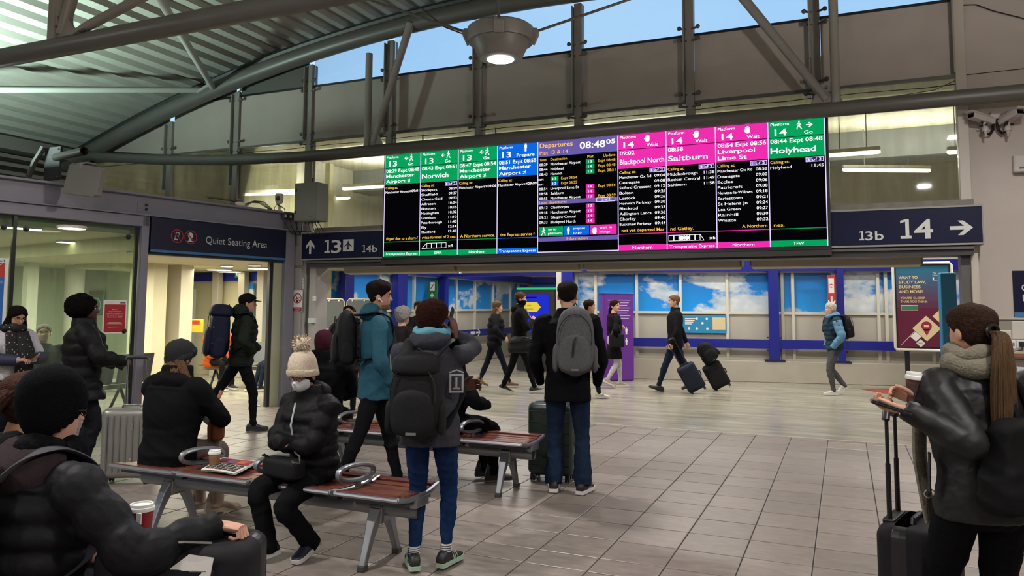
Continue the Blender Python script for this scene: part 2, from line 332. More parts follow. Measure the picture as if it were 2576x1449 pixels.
# trusses
def truss(Y, label):
    t = thing('roof_truss', label, 'truss', group='roof trusses')
    xs = np.linspace(-13.6, 6.5, 48)
    b = B(); b.tube([(x, Y, archz(x)) for x in xs], .135, 16); b.obj('arch_tube', steel_d if Y < 9 else steel_d, t, True)
    b = B(); b.tube([(x, Y+.02, archz(x)+.19) for x in xs], .05, 6); b.obj('roof_flange', M('black_steel', '2b2c2b', .5), t, True)
    def cz(x): return 3.88 if x > -7.2 else 3.88+.011*(-7.2-x)**2+.012*(-7.2-x)
    b = B(); b.tube([(x, Y-.1, cz(x)) for x in np.linspace(-12.6, 6, 40)], .088, 14); b.obj('bottom_chord', steel_d, t, True)
    for nx, dr in ((-6.42, 1), (-.12, -1)):
        b = B(); b.tube([(nx-.1 if dr > 0 else nx+.1, Y-.1, cz(nx)), (nx-.1 if dr > 0 else nx+.1, Y-.1, archz(nx)-(.35 if Y > 9 and dr > 0 else 0))], .055, 10); b.obj('vertical_tube', steel, t, True)
        e = Vector((nx+.62*dr, Y-.1, archz(nx)+.02)) if dr > 0 else Vector((nx-1.15, Y-.1, archz(nx-1.15)))
        b = B(); b.tube([(nx, Y-.1, cz(nx)+.12), e], [.05, .062], 10); b.obj('diagonal_tube', steel, t, True)
        b = B(); b.prism([(-.19, 0), (.19, 0), (.05, .26), (-.05, .26)], .02, Matrix.Translation((nx, Y-.11, cz(nx)+.06))); g_ = b.obj('gusset_plate', steel, t, bevel=.004)
        for bx, bz in ((-.03, .12), (.04, .14), (0, .2)):
            b = B(); b.lathe([(.014, 0), (.014, .03)], (0, 0, 0), 8, Matrix.Translation((nx+bx, Y-.11, cz(nx)+.06+bz))@Matrix.Rotation(PI/2, 4, 'X')); b.obj('bolt', steel_d, g_)
    return t
tr1 = truss(9.6, 'roof truss with arched grey tube along the glazed end wall, above the departure board')
tr2 = truss(4.62, 'nearer roof truss whose dark bottom tube crosses the upper corner below the corrugated roof')
# the corner node of the near truss: pair of posts and a strut
for px0, px1, r, nm in (((148, -60), (160, 88), .075, 'vertical_tube'), ((173, -60), (172, 60), .05, 'vertical_tube')):
    a, b_ = onY(*px0, 4.55), onY(*px1, 4.55); b = B(); b.tube([a, b_], r*.8, 10); b.obj(nm, steel, tr2, True)
b = B(); b.tube([onY(196, 78, 4.5), onY(228, 62, 4.5), onY(460, -60, 4.8)], [.03, .045, .045], 10); b.obj('strut', steel, tr2, True)
c_ = onY(160, 92, 4.5); b = B(); b.prism([(-.06, -.03), (.2, -.03), (.0, .22), (-.06, .22)], .02, Matrix.Translation(c_)); b.obj('gusset_plate', steel, tr2)
for i in range(3):
    b = B(); b.ell(onY(190+i*9, 86-i*5, 4.46), (.018, .018, .018), 8, 5); b.obj('bolt', steel_d, tr2)
# bracing between the trusses
pl = onY(525, 224, 9.5)
def tie(name, label, pa, pb, r):
    b = B(); b.tube([pa, pb], r, 10); return tag(b.obj(name, M('pale_steel', 'a5a8a2', .4), None, True), label, 'brace')
tie('roof_brace', 'pale steel tie bar running level to the plate on the arched tube', onY(502, 227, 9.45), onY(-60, 225, 6.6), .05)
tie('roof_brace', 'pale slanting steel brace rising from the plate on the arched tube', onY(534, 218, 9.45), onY(380, -40, 5.6), .05)
b = B(); b.cbox((0, 0, 0), (.36, .1, .05), Matrix.Translation(pl+Vector((0, -.06, 0)))@Matrix.Rotation(-.35, 4, 'Y')); tag(b.obj('brace_plate', steel, bevel=.008), 'bolted plate where two pale braces meet the arched tube', 'plate')
# ---- glazed end wall
wf = B()
wf.box((1.33, 9.93, 0), (7, 10.2, 6.2)); wall_front = struct(wf.obj('wall_front', M('hall_plaster', 'b5aba3', .65, 0, .04, 2.5, .05, 80)))
ml = [1.30-1.535*k for k in range(9)]
grey_p = M('grey_panel', 'aaa19a', .5, 0, .04, 3.); pane_m = glass('dirty_glass', 'e4e8e0', dirt=.22); sky_g = glass('sky_glass', 'eef4fa')
for i, x in enumerate(ml):
    top = archz(x)-.05 if i else 6.0
    zb = 2.75 if i < 7 else 3.05
    b = B(); b.box((x-.055, D-.05, zb), (x+.055, D+.09, top)); mu = b.obj('mullion', steel if i else M('pale_frame', 'b5aea2', .5), wall_front, bevel=.006)
    b = B(); b.box((x-.075, D-.11, 4.25 if i < 7 else 3.6), (x-.058, D+.04, top-.05)); b.obj('fin', steel, mu)
    if i:
        for z in (4.17, 4.33, 5.05, 5.21):
            if z < top:
                for sx in (-1, 1):
                    b = B(); b.tube([(x+sx*.03, D-.04, z), (x+sx*.12, D-.07, z+.01)], .014, 6); b.ell((x+sx*.12, D-.08, z+.01), (.03, .022, .03), 8, 6); b.obj('glass_clamp', steel_d, mu, True)
def wquad(name, x0, x1, z0, f1, m, y=D, th=.014):
    xs = np.linspace(x0, x1, 7); b = B()
    rs = [[(x, y, z0), (x, y+th, z0), (x, y+th, f1(x)), (x, y, f1(x))] for x in xs]; b.rings(rs); return b.obj(name, m, wall_front)
for i in range(len(ml)):
    x1 = ml[i]-.06; x0 = ml[i]-1.535+.06 if i < 8 else -13.4
    wquad('grey_panel', x0, x1, 4.25, lambda x: min(5.12, archz(x)+.34), grey_p)
    wquad('lower_pane', x0, x1, 2.72 if i < 6 else 3.0, lambda x: 4.22, pane_m)
    if archz((x0+x1)/2)+.34 > 5.2:
        wquad('sky_pane' if i < 6 else 'upper_panel', x0, x1, 5.15, lambda x: max(5.16, archz(x)+.36), sky_g if i < 6 else M('dark_panel', '5c5c58', .5))
    b = B(); b.box((x0-.06, D-.03, 4.215), (x1+.06, D+.03, 4.25)); b.obj('transom', steel_d, wall_front)
    b = B(); b.tube([(x0, D-.06, 4.12), (x0+.4, D-.06, 4.13), (x1-.3, D-.06, 4.115), (x1, D-.06, 4.125)], .005, 4); b.obj('drip_wire', black_m, wall_front)
    b = B(); b.box((x0-.06, D-.02, 5.12), (x1+.06, D+.03, 5.15)); b.obj('transom', black_m, wall_front)
wquad('arch_closer', -13.4, 6.9, 5.9, lambda x: max(5.92, roofz(x)+.1), M('black_steel', '2b2c2b', .5), 10.0) if False else None
# portal head, jambs and sill
b = B(); b.box((-7.62, 9.72, 2.72), (1.35, 10.0, 2.78)); b.box((-7.62, 9.7, 2.69), (1.35, 9.9, 2.73)); b.obj('stone_sill', M('grey_sill', '6f6a63', .7, 0, .15, 8.), wall_front)
b = B(); b.box((-7.72, 9.7, 2.16), (1.33, 10.12, 2.30)); b.box((-7.72, 9.92, 2.30), (1.33, 10.05, 2.72)); b.obj('portal_head', M('portal_black', '2a2a2a', .45), wall_front)
b = B(); b.box((-7.72, 9.66, 2.225), (1.33, 9.70, 2.25)); b.obj('shutter_guide', steel_d, wall_front)
b = B(); b.box((1.31, 9.78, 0), (1.38, 9.95, 2.3)); b.obj('portal_jamb', M('pale_frame', 'b5aea2', .5), wall_front)
b = B(); b.box((1.22, 9.85, 0), (1.31, 10.1, 2.2)); b.obj('portal_jamb', steel_d, wall_front)
b = B(); b.box((-8.36, 9.82, 0), (-7.86, 10.15, 2.74)); colp = b.obj('corner_column', M('column_grey', 'a3a09d', .5, 0, .04, 3.), wall_front, bevel=.01)
b = B(); b.box((-7.86, 9.86, 0), (-7.78, 10.1, 2.3)); b.obj('portal_jamb', steel_d, wall_front)
b = B(); b.box((-7.78, 9.82, 0), (-7.66, 10.12, 2.3)); b.obj('portal_jamb', M('column_grey', '8c8987'), wall_front)
b = B(); b.box((-8.28, 9.80, .1), (-7.92, 9.83, 2.16)); b.obj('access_panel', M('column_grey', '8c8987'), colp, bevel=.006)
b = B(); b.box((-8.12, 9.79, 2.2), (-7.9, 9.825, 2.52)); b.obj('access_panel', M('column_grey', '8c8987'), colp, bevel=.006)
# tiled lower part of the right-hand wall
tb = B(); tb.box((1.36, 9.905, 0), (7, 9.93, 1.45)); dado = tb.obj('dado_grout', M('grout_light', '8a857c', .8), wall_front)
tw, th = .155, .21; _wt = {}
white_t = M('white_wall_tile', 'c9c3ba', .25, 0, .03, 5.)
for r in range(8):
    for c in range(9):
        odd = (c % 2); z1 = 1.44-r*th-(0 if not odd else th*.5); z0 = z1-th
        if c == 0 and r == 0: pass
        z1 = min(z1, 1.44)
        if z1-z0 < .03: continue
        k_ = round(z1-z0, 3)
        if k_ not in _wt:
            t = B(); w2, h2 = tw/2-.004, (z1-z0)/2-.004; t.rings([[(-w2, 0, -h2), (w2, 0, -h2), (w2, 0, h2), (-w2, 0, h2)], [(-w2, -.006, -h2), (w2, -.006, -h2), (w2, -.006, h2), (-w2, -.006, h2)], [(-w2+.008, -.01, -h2+.008), (w2-.008, -.01, -h2+.008), (w2-.008, -.01, h2-.008), (-w2+.008, -.01, h2-.008)]]); t.mats = [white_t]; _wt[k_] = t.mesh('wall_tile')
        o = link('wall_tile', _wt[k_], dado); o.location = (1.37+tw*(c+.5), 9.906, (z0+z1)/2)
b = B(); b.box((1.35, 9.885, 1.45), (7, 9.93, 1.475)); b.obj('dado_trim', M('pale_frame', 'b5aea2'), wall_front)
# ---- walls that close the hall behind the camera
b = B(); b.box((6.2, -7, 0), (6.5, 9.95, 6)); struct(b.obj('wall_right', M('hall_plaster', 'b5aba3')))
b = B(); b.box((-14, -7.3, 0), (7, -7, 6.6)); struct(b.obj('wall_rear', M('hall_plaster', 'b5aba3')))
lv = B(); lv.box((-13.7, -7, 2.9), (-13.45, 10.1, 4.75)); wall_left = struct(lv.obj('wall_left', M('eaves_black', '141413', .7)))
for i in range(8):
    z = 4.12-i*.145; b = B(); b.box((-13.44+.0, -6.9, z-.03), (-13.22, 9.95, z+.035), Matrix.Identity(4)); b.obj('louvre_slat', M('louvre_grey', '6f6d69', .5), wall_left)
b = B(); b.box((-13.44, -6.9, 4.2), (-13.0, 9.95, 4.42)); b.obj('eaves_fascia', M('louvre_grey', '6f6d69', .5), wall_left)
# ---- the quiet seating room: wall set at an angle
QA = math.radians(11); QD = Vector((math.sin(QA), math.cos(QA), 0)); QN = Vector((QD.y, -QD.x, 0)); QP = Vector((-8.1, 9.8, 0))
QM = Matrix.Translation(QP)@Matrix.Rotation(PI/2-QA, 4, 'Z')       # local x runs along the wall (deeper), local -y faces the hall
def onQ(x, y, off=0.): p = onP(x, y, QP+QN*off, QN); return (p-QP).dot(QD), p.z
def qobj(b, name, m, parent=None, **k):
    o = b.obj(name, m, parent, **k)
    if parent is None: o.matrix_world = QM
    return o
qb = B(); qb.box((-15, -.02, 2.745), (.3, .02, 3.03)); qb.box((-15, -.10, 2.745), (.3, .1, 2.765)); qb.box((-15, -.10, 3.01), (.3, .1, 3.04)); wall_q = struct(qobj(qb, 'wall_side', lilac, bevel=.004))
b = B(); b.box((-15, 0, 3.0), (.4, 5.6, 3.04)); b.obj('box_roof', M('eaves_black', '141413'), wall_q)
b = B(); b.box((-2.62, -.025, 2.80), (-2.42, -.018, 2.93), None); b.obj('splice_plate', lilac, wall_q, bevel=.003)
for z in (2.835, 2.895):
    b = B(); b.lathe([(.018, 0), (.018, .03)], (0, 0, 0), 8, Matrix.Translation((-2.50, -.02, z))@Matrix.Rotation(PI/2, 4, 'X')); b.obj('bolt', black_m, wall_q)
b = B(); b.box((-15, -.06, 2.60), (-2.46, .06, 2.745)); b.obj('track_cover', lilac, wall_q, bevel=.01)
for x0, x1 in ((-2.56, -2.46), (-.2, -.02)):
    b = B(); b.box((x0, -.06, 0), (x1, .08, 2.745)); b.obj('door_post', lilac, wall_q, bevel=.006)
b = B(); b.box((-2.46, -.02, 2.235), (-.2, .10, 2.27)); b.obj('door_head', M('portal_black', '2a2a2a'), wall_q)
b = B(); b.box((-.42, .03, 0), (-.36, .09, 2.235)); b.obj('door_edge', black_m, wall_q)
b = B(); b.box((-.36, .02, 0), (-.2, .06, 2.235)); b.obj('door_stile', M('green_cream', 'a9ab90', .5), wall_q)
qglass = glass('green_glass', 'e6f1ea', dirt=.07, dcol='c8d4c4')
for x0, x1 in ((-4.05, -2.62), (-6.0, -4.09), (-8., -6.04), (-10, -8.04)):
    b = B(); b.box((x0, -.008, .12), (x1, .008, 2.60)); p_ = b.obj('glass_pane', qglass, wall_q)
    b = B(); b.box((x1-.0, -.02, .1), (x1+.04, .02, 2.6)); b.obj('pane_edge', M('glass_edge', '1c2624', .2), wall_q)
    for z in (2.45, 1.22):
        for xx in (x0+.1, x1-.1):
            b = B(); b.lathe([(.035, 0), (.035, .012), (.018, .014), (.018, .04), (.0, .042)], (0, 0, 0), 12, Matrix.Translation((xx, -.008, z))@Matrix.Rotation(PI/2, 4, 'X')); b.obj('glass_fixing', black_m, p_, True)
b = B(); b.box((-15, -.05, 0), (-2.56, .05, .12)); b.obj('floor_rail', steel, wall_q, bevel=.006)
# inside the quiet room
b = B(); b.box((-2.5, .12, 2.30), (3.6, 9., 2.6)); b.obj('room_ceiling', M('room_cream', 'cfc8a8', .6, 0, .03, 2.), wall_q)
b = B(); b.box((-15, .12, 2.50), (-2.5, 9., 2.6)); b.obj('room_ceiling', M('room_cream', 'cfc8a8', .6, 0, .03, 2.), wall_q)
b = B(); b.box((-2.4, .12, 2.255), (1.0, .6, 2.5)); b.obj('bulkhead', M('room_cream', 'cfc8a8'), wall_q)
b = B(); b.box((-16, 13.2, 0), (-10, 13.35, 4.6)); wq3 = struct(b.obj('wall_room_back', M('room_cream', 'cfc8a8')))
b = B(); b.box((-15.2, 0, 0), (-15, 13.3, 2.6)); struct(b.obj('wall_room_side', M('room_green', 'bfc4b0', .6)))
def pier(px0, px1, Y, z1, m, nm, dep=.3):
    a, c = onY(px0, 800, Y), onY(px1, 800, Y); b = B(); b.box((a.x, Y, 0), (c.x, Y+dep, z1)); return struct(b.obj(nm, m, bevel=.01))
pw = pier(383, 452, 10.5, 2.5, M('white_warm', 'd8d0bb', .6), 'wall_pier')
pier(322, 383, 9.9, 2.5, M('room_cream', 'cfc8a8'), 'wall_pier')
pier(190, 322, 11.2, 2.5, M('room_green', 'aab09a'), 'wall_panel')
b = B(); a, c = onY(190, 640, 9.6), onY(294, 640, 9.6); b.box((a.x, 9.6, onY(200, 676, 9.6).z), (c.x, 11.2, 2.5)); struct(b.obj('trim_1', M('room_cream', 'cfc8a8')))
p_ = onY(178, 900, 10.0); b = B(); b.lathe([(.17, 0), (.17, 2.5)], (p_.x, 10.0, 0), 24); struct(b.obj('trim_2', cream, None, True))
p_ = onY(60, 900, 9.0); b = B(); b.box((p_.x, 8.9, 0), (p_.x+.13, 9.1, 2.5)); struct(b.obj('trim_3', cream))
# glazed back of the room seen through the door: blue beam, window with a cloud print, columns, grey door
b = B(); b.box((-16, 13.1, 2.10), (-10.1, 13.2, 2.28)); b.obj('blue_beam', blue_st, wq3)
for px in (534, 600, 648):
    p_ = onY(px, 900, 12.9); b = B(); b.box((p_.x-.09, 12.9, 0), (p_.x+.09, 13.05, 2.5)); b.obj('column', M('pale_frame', 'b5aea2'), wq3, bevel=.01)
# ---- concourse beyond the portal
def cloud_mat(name='cloud_print', seed=0.):
    if name in MATS: return MATS[name]
    m = M(name, '1f7fd0', .35); nt = m.node_tree; b = nt.nodes['Principled BSDF']; L = nt.links.new
    g = nt.nodes.new('ShaderNodeNewGeometry'); mp = nt.nodes.new('ShaderNodeMapping'); mp.inputs['Location'].default_value = (seed, seed*.7, 0); mp.inputs['Scale'].default_value = (.75, .75, 1.25); L(g.outputs['Position'], mp.inputs['Vector'])
    n = nt.nodes.new('ShaderNodeTexNoise'); n.inputs['Scale'].default_value = 1.0; n.inputs['Detail'].default_value = 8; n.inputs['Roughness'].default_value = .55; L(mp.outputs[0], n.inputs['Vector'])
    sx = nt.nodes.new('ShaderNodeSeparateXYZ'); L(g.outputs['Position'], sx.inputs[0])
    r = nt.nodes.new('ShaderNodeValToRGB'); r.color_ramp.elements[0].position = .50; r.color_ramp.elements[1].position = .55; r.color_ramp.elements[0].color = (0, 0, 0, 1); r.color_ramp.elements[1].color = (1, 1, 1, 1); L(n.outputs['Fac'], r.inputs['Fac'])
    n2 = nt.nodes.new('ShaderNodeTexNoise'); n2.inputs['Scale'].default_value = 2.6; n2.inputs['Detail'].default_value = 6; L(mp.outputs[0], n2.inputs['Vector'])
    cr = nt.nodes.new('ShaderNodeValToRGB'); cr.color_ramp.elements[0].position = .3; cr.color_ramp.elements[1].position = .7; cr.color_ramp.elements[0].color = (*lin('9fb6cc'), 1); cr.color_ramp.elements[1].color = (*lin('eceeec'), 1); L(n2.outputs['Fac'], cr.inputs['Fac'])
    mr = nt.nodes.new('ShaderNodeMapRange'); mr.inputs['From Min'].default_value = 1.45; mr.inputs['From Max'].default_value = 2.35; L(sx.outputs['Z'], mr.inputs['Value'])
    bl = nt.nodes.new('ShaderNodeValToRGB'); bl.color_ramp.elements[0].color = (*lin('1e96ea'), 1); bl.color_ramp.elements[1].color = (*lin('1565b8'), 1); L(mr.outputs['Result'], bl.inputs['Fac'])
    mx = nt.nodes.new('ShaderNodeMix'); mx.data_type = 'RGBA'; L(r.outputs['Color'], mx.inputs['Factor']); L(bl.outputs['Color'], mx.inputs['A']); L(cr.outputs['Color'], mx.inputs['B']); L(mx.outputs['Result'], b.inputs['Base Color'])
    return m
cloud = cloud_mat('cloud_print', 3.1); beige = M('beige_panel', 'b4afa4', .55, 0, .04, 2.); frame_m = M('cream_frame', 'd2cec2', .5); plinth_m = M('plinth_stone', 'aaa498', .6, 0, .06, 2.5)
def conc_wall(name, O, u, L_, mull, posts, s_end0=0.):
    """wall in local coordinates: x along, -y towards the hall"""
    ang = math.atan2(u[1], u[0]); W = Matrix.Translation(O)@Matrix.Rotation(ang, 4, 'Z')
    b = B(); b.box((s_end0, .12, 0), (L_, .3, 4.6)); w = struct(b.obj(name, cream)); w.matrix_world = W
    b = B(); b.box((s_end0, -.26, 0), (L_, .12, .44)); b.obj('plinth', plinth_m, w, bevel=.01)
    b = B(); b.box((s_end0, -.03, .44), (L_, .1, .49)); b.obj('bottom_rail', frame_m, w)
    b = B(); b.box((s_end0, -.20, .70), (L_, -.12, .89)); b.obj('blue_handrail', blue_st, w, bevel=.006)
    b = B(); b.box((s_end0, -.22, 2.34), (L_, .0, 2.56)); b.obj('blue_beam', blue_st, w)
    b = B(); b.box((s_end0, -.03, 1.42), (L_, .1, 1.475)); b.obj('middle_rail', frame_m, w)
    b = B(); b.box((s_end0, -.03, 2.31), (L_, .1, 2.36)); b.obj('top_rail', frame_m, w)
    ms = sorted(mull)
    for s in ms:
        b = B(); b.box((s-.032, -.04, .44), (s+.032, .1, 2.36)); b.obj('mullion', frame_m, w, bevel=.005)
    for a, c in zip([s_end0]+ms, ms+[L_]):
        if c-a < .12: continue
        b = B(); b.box((a+.03, .03, 1.475), (c-.03, .05, 2.31)); b.obj('cloud_window', cloud, w)
        b = B(); b.box((a+.03, .02, .49), (c-.03, .05, 1.42)); b.obj('beige_panel', beige, w)
    for s0, s1 in posts:
        b = B(); b.box((s0, -.24, .44), (s1, -.06, 2.6)); p = b.obj('blue_post', blue_st, w, bevel=.008)
        b = B(); b.box((s0-.1, -.28, .44), (s1+.1, .0, .465)); b.obj('base_plate', M('dark_blue', '15184a', .4), p)
        for sx in (s0-.03, s1+.03):
            for z in (.66, .93):
                b = B(); b.cbox((sx, -.15, z), (.035, .05, .03)); b.obj('bolt', M('dark_blue', '15184a', .4), p)
    return w
U1 = Vector((5.22, .88, 0)).normalized(); O1 = Vector((-5.92, 16.5, 0))
def s1(x): return (x+5.92)/U1.x
wall_back = conc_wall('wall_back', O1, U1, s1(5.5), [s1(v) for v in (-5.6, -5.16, -4.25, -3.31, -2.33, -1.21, -1.0, -.2, .65, .80, 1.65, 2.6, 3.5, 4.4)], [(s1(-1.5), s1(-1.3)), (s1(-.17), s1(-.03)), (s1(-5.9), s1(-5.64)), (s1(2.2), s1(2.36))])
U2 = Vector((0, 1, 0)); O2 = Vector((-10, 12.5, 0))
def s2(px): return onX(px, 740, -10).y-12.5
wall_west = conc_wall('wall_far_left', O2, U2, 12.0, [s2(v) for v in (884, 954, 1041, 1107, 1147, 1194, 1240, 1283)]+[11.0], [(s2(846), s2(868)), (s2(981), s2(1004)), (s2(1099), s2(1109))])
b = B(); b.box((-11, 24.4, 0), (-3, 24.6, 4.6)); wall_end = struct(b.obj('wall_far', beige))
b = B(); b.box((-10, 24.2, 2.34), (-4, 24.4, 2.56)); b.obj('blue_beam', blue_st, wall_end)
for i in range(4):
    b = B(); b.box((-9.8+i*1.3, 24.3, 1.475), (-8.65+i*1.3, 24.42, 2.31)); b.obj('cloud_window', cloud, wall_end)
b = B(); b.box((-6.1, 16.6, 0), (-5.92, 24.4, 4.6)); struct(b.obj('wall_corridor', cream))
b = B(); b.box((-18, 10.05, 4.6), (7, 25, 4.7)); ceil2 = struct(b.obj('ceiling_concourse', M('ceiling_cream', 'cdc7b2', .7, 0, .06, 1.2)))
b = B(); b.box((6.2, 10, 0), (6.4, 25, 4.7)); struct(b.obj('wall_concourse_right', cream))
# grey duct band and sloping soffit below the concourse ceiling
b = B(); b.box((-14, 14.2, 4.12), (6, 14.9, 4.6)); b.obj('duct', M('duct_grey', '7c7f80', .5, 0, .15, 2.), ceil2)
b = B(); b.box((-14, 10.6, 4.42), (6, 11.2, 4.6)); b.obj('soffit_beam', M('ceiling_cream', 'b3ac95'), ceil2)
# corridor portal frame (blue) at the opening between the two walls
b = B(); b.box((-10, 17.9, 2.34), (-5.9, 18.1, 2.56)); struct(b.obj('trim_4', blue_st))
# fluorescent battens under the concourse ceiling
tube_e = emat('fluorescent', 'fff6d8', 7.)
def batten(pa, pb, z, i, label):
    a, c = [CAMO+ray(*p)*((z-CH)/ray(*p).z) for p in (pa, pb)]
    u = (c-a).normalized(); L_ = (c-a).length; t = thing('fluorescent_batten', label, 'light', a, math.atan2(u.y, u.x), 'fluorescent battens under the concourse ceiling')
    b = B(); b.box((0, -.04, .02), (L_, .04, .08)); b.obj('housing', white_p, t, bevel=.008)
    b = B(); b.tube([(0, 0, 0), (.03, 0, 0), (L_-.03, 0, 0), (L_, 0, 0)], [.02, .034, .034, .02], 10); b.obj('tube', tube_e, t, True)
    for x in (.25*L_, .75*L_):
        b = B(); b.tube([(x, 0, .08), (x, 0, 4.6-z)], .008, 5); b.obj('hanger', steel, t)
for i, (pa, pb, w) in enumerate((((2080, 391), (2215, 381), 'upper bright fluorescent tube just beside the top green panel of the board'), ((2120, 427), (2340, 429), 'long fluorescent tube behind the glass above the big 14 sign'), ((2382, 383), (2470, 378), 'short end of a fluorescent tube by the camera wall'),
        ((537, 491), (752, 485), 'long fluorescent tube behind dirty glass above the Quiet Seating sign'), ((727, 503), (880, 498), 'fluorescent tube passing behind the grey cabinet'), ((862, 475), (1060, 462), 'fluorescent tube running behind the first green board panel'), ((862, 557), (1060, 545), 'lowest fluorescent tube between cabinet and departure board'), ((2250, 511), (2392, 512), 'fluorescent tube low behind the glass above the arrow sign'), ((2060, 505), (2155, 501), 'fluorescent tube end near the bottom of the board'))):
    batten(pa, pb, 3.9, i, w)
# air curtains over the portal, on the concourse side
xs_ = [onY(p, 680, 10.35).x for p in (866, 1143, 1150, 1456, 1470, 1862, 1890, 2318)]
for i in range(4):
    x0, x1 = xs_[2*i], xs_[2*i+1]
    t = thing('air_curtain', ('air curtain unit over the portal beside the first jamb', 'air curtain unit above the man in the teal jacket and the phone caller', 'air curtain unit under the pink panels', 'air curtain unit nearest the advert board')[i], 'air curtain', ((x0+x1)/2, 10.35, 2.09), 0, 'air curtains over the portal')
    w = (x1-x0)/2; b = B(); b.rings([[(sx, -.0, .0), (sx, .16, -.02), (sx, .24, .05), (sx, .24, .2), (sx, .0, .2), (sx, -.03, .12)] for sx in (-w, w)]); b.obj('housing', M('curtain_beige', 'a39b8b', .5), t, bevel=.012)
    for sx in (-w*.6, w*.6):
        b = B(); b.box((sx-.02, -.24, .10), (sx+.02, .0, .14)); b.obj('bracket', steel_d, t)
    for sx in (-w-.012, w+.012):
        b = B(); b.cbox((sx, .1, .1), (.022, .2, .18)); b.obj('end_cap', M('curtain_grey', '8d877b', .5), t, bevel=.01)
    for sx in (-w+.04, w-.04):
        b = B(); b.ell((sx, -.03, .14), (.018, .012, .028), 8, 6); b.obj('sensor', black_m, t, True)
# ================================================================== DEPARTURE BOARD
YB = 9.62
E_ = lambda n, c, s=1.: emat('led_'+n, c, s)
eg, ep, eb, ev, ek, ew, ey, el = E_('green', '06a25c'), E_('pink', 'f02fae'), E_('blue', '0a6ae6'), E_('violet', '6a5ca8'), E_('black', '08080c', .6), E_('white', 'ffffff', 1.25), E_('amber', 'ffc83c', 1.1), E_('lilac_line', 'd9c8ff', 1.2)
px_sep = [(967, 520), (1057, 520), (1152, 515), (1251, 510), (1353, 505), (1555, 495), (1677, 490), (1802, 480), (1935, 475), (2078, 460)]
BX = [onY(x, y, YB).x for x, y in px_sep]; ZB0, ZB1 = onY(1500, 632, YB).z, onY(1000, 386, YB).z
ZB1 = (onY(967, 388, YB).z+onY(2070, 294, YB).z)/2; ZB0 = (onY(963, 643, YB).z+onY(2084, 621, YB).z)/2; HB = ZB1-ZB0
board = thing('departure_board', 'wide LED departure board with green, blue, violet and pink panels above the portal', 'departure board', ((BX[0]+BX[-1])/2, YB, ZB0))
bx0 = (BX[0]+BX[-1])/2
def bchild(b, name, m, parent=board, **k):
    o = b.obj(name, m, parent, **k); return o
def off(v): return (v[0]-bx0, v[1]-YB, v[2]-ZB0)
b = B(); b.box((BX[0]-bx0-.03, .012, -.05), (BX[-1]-bx0+.04, .26, HB+.02)); b.obj('cabinet', black_m, board, bevel=.006)
b = B(); b.box((BX[0]-bx0-.03, -.01, -.11), (BX[-1]-bx0+.04, .2, -.05)); b.obj('bottom_trim', M('portal_black', '2a2a2a'), board)
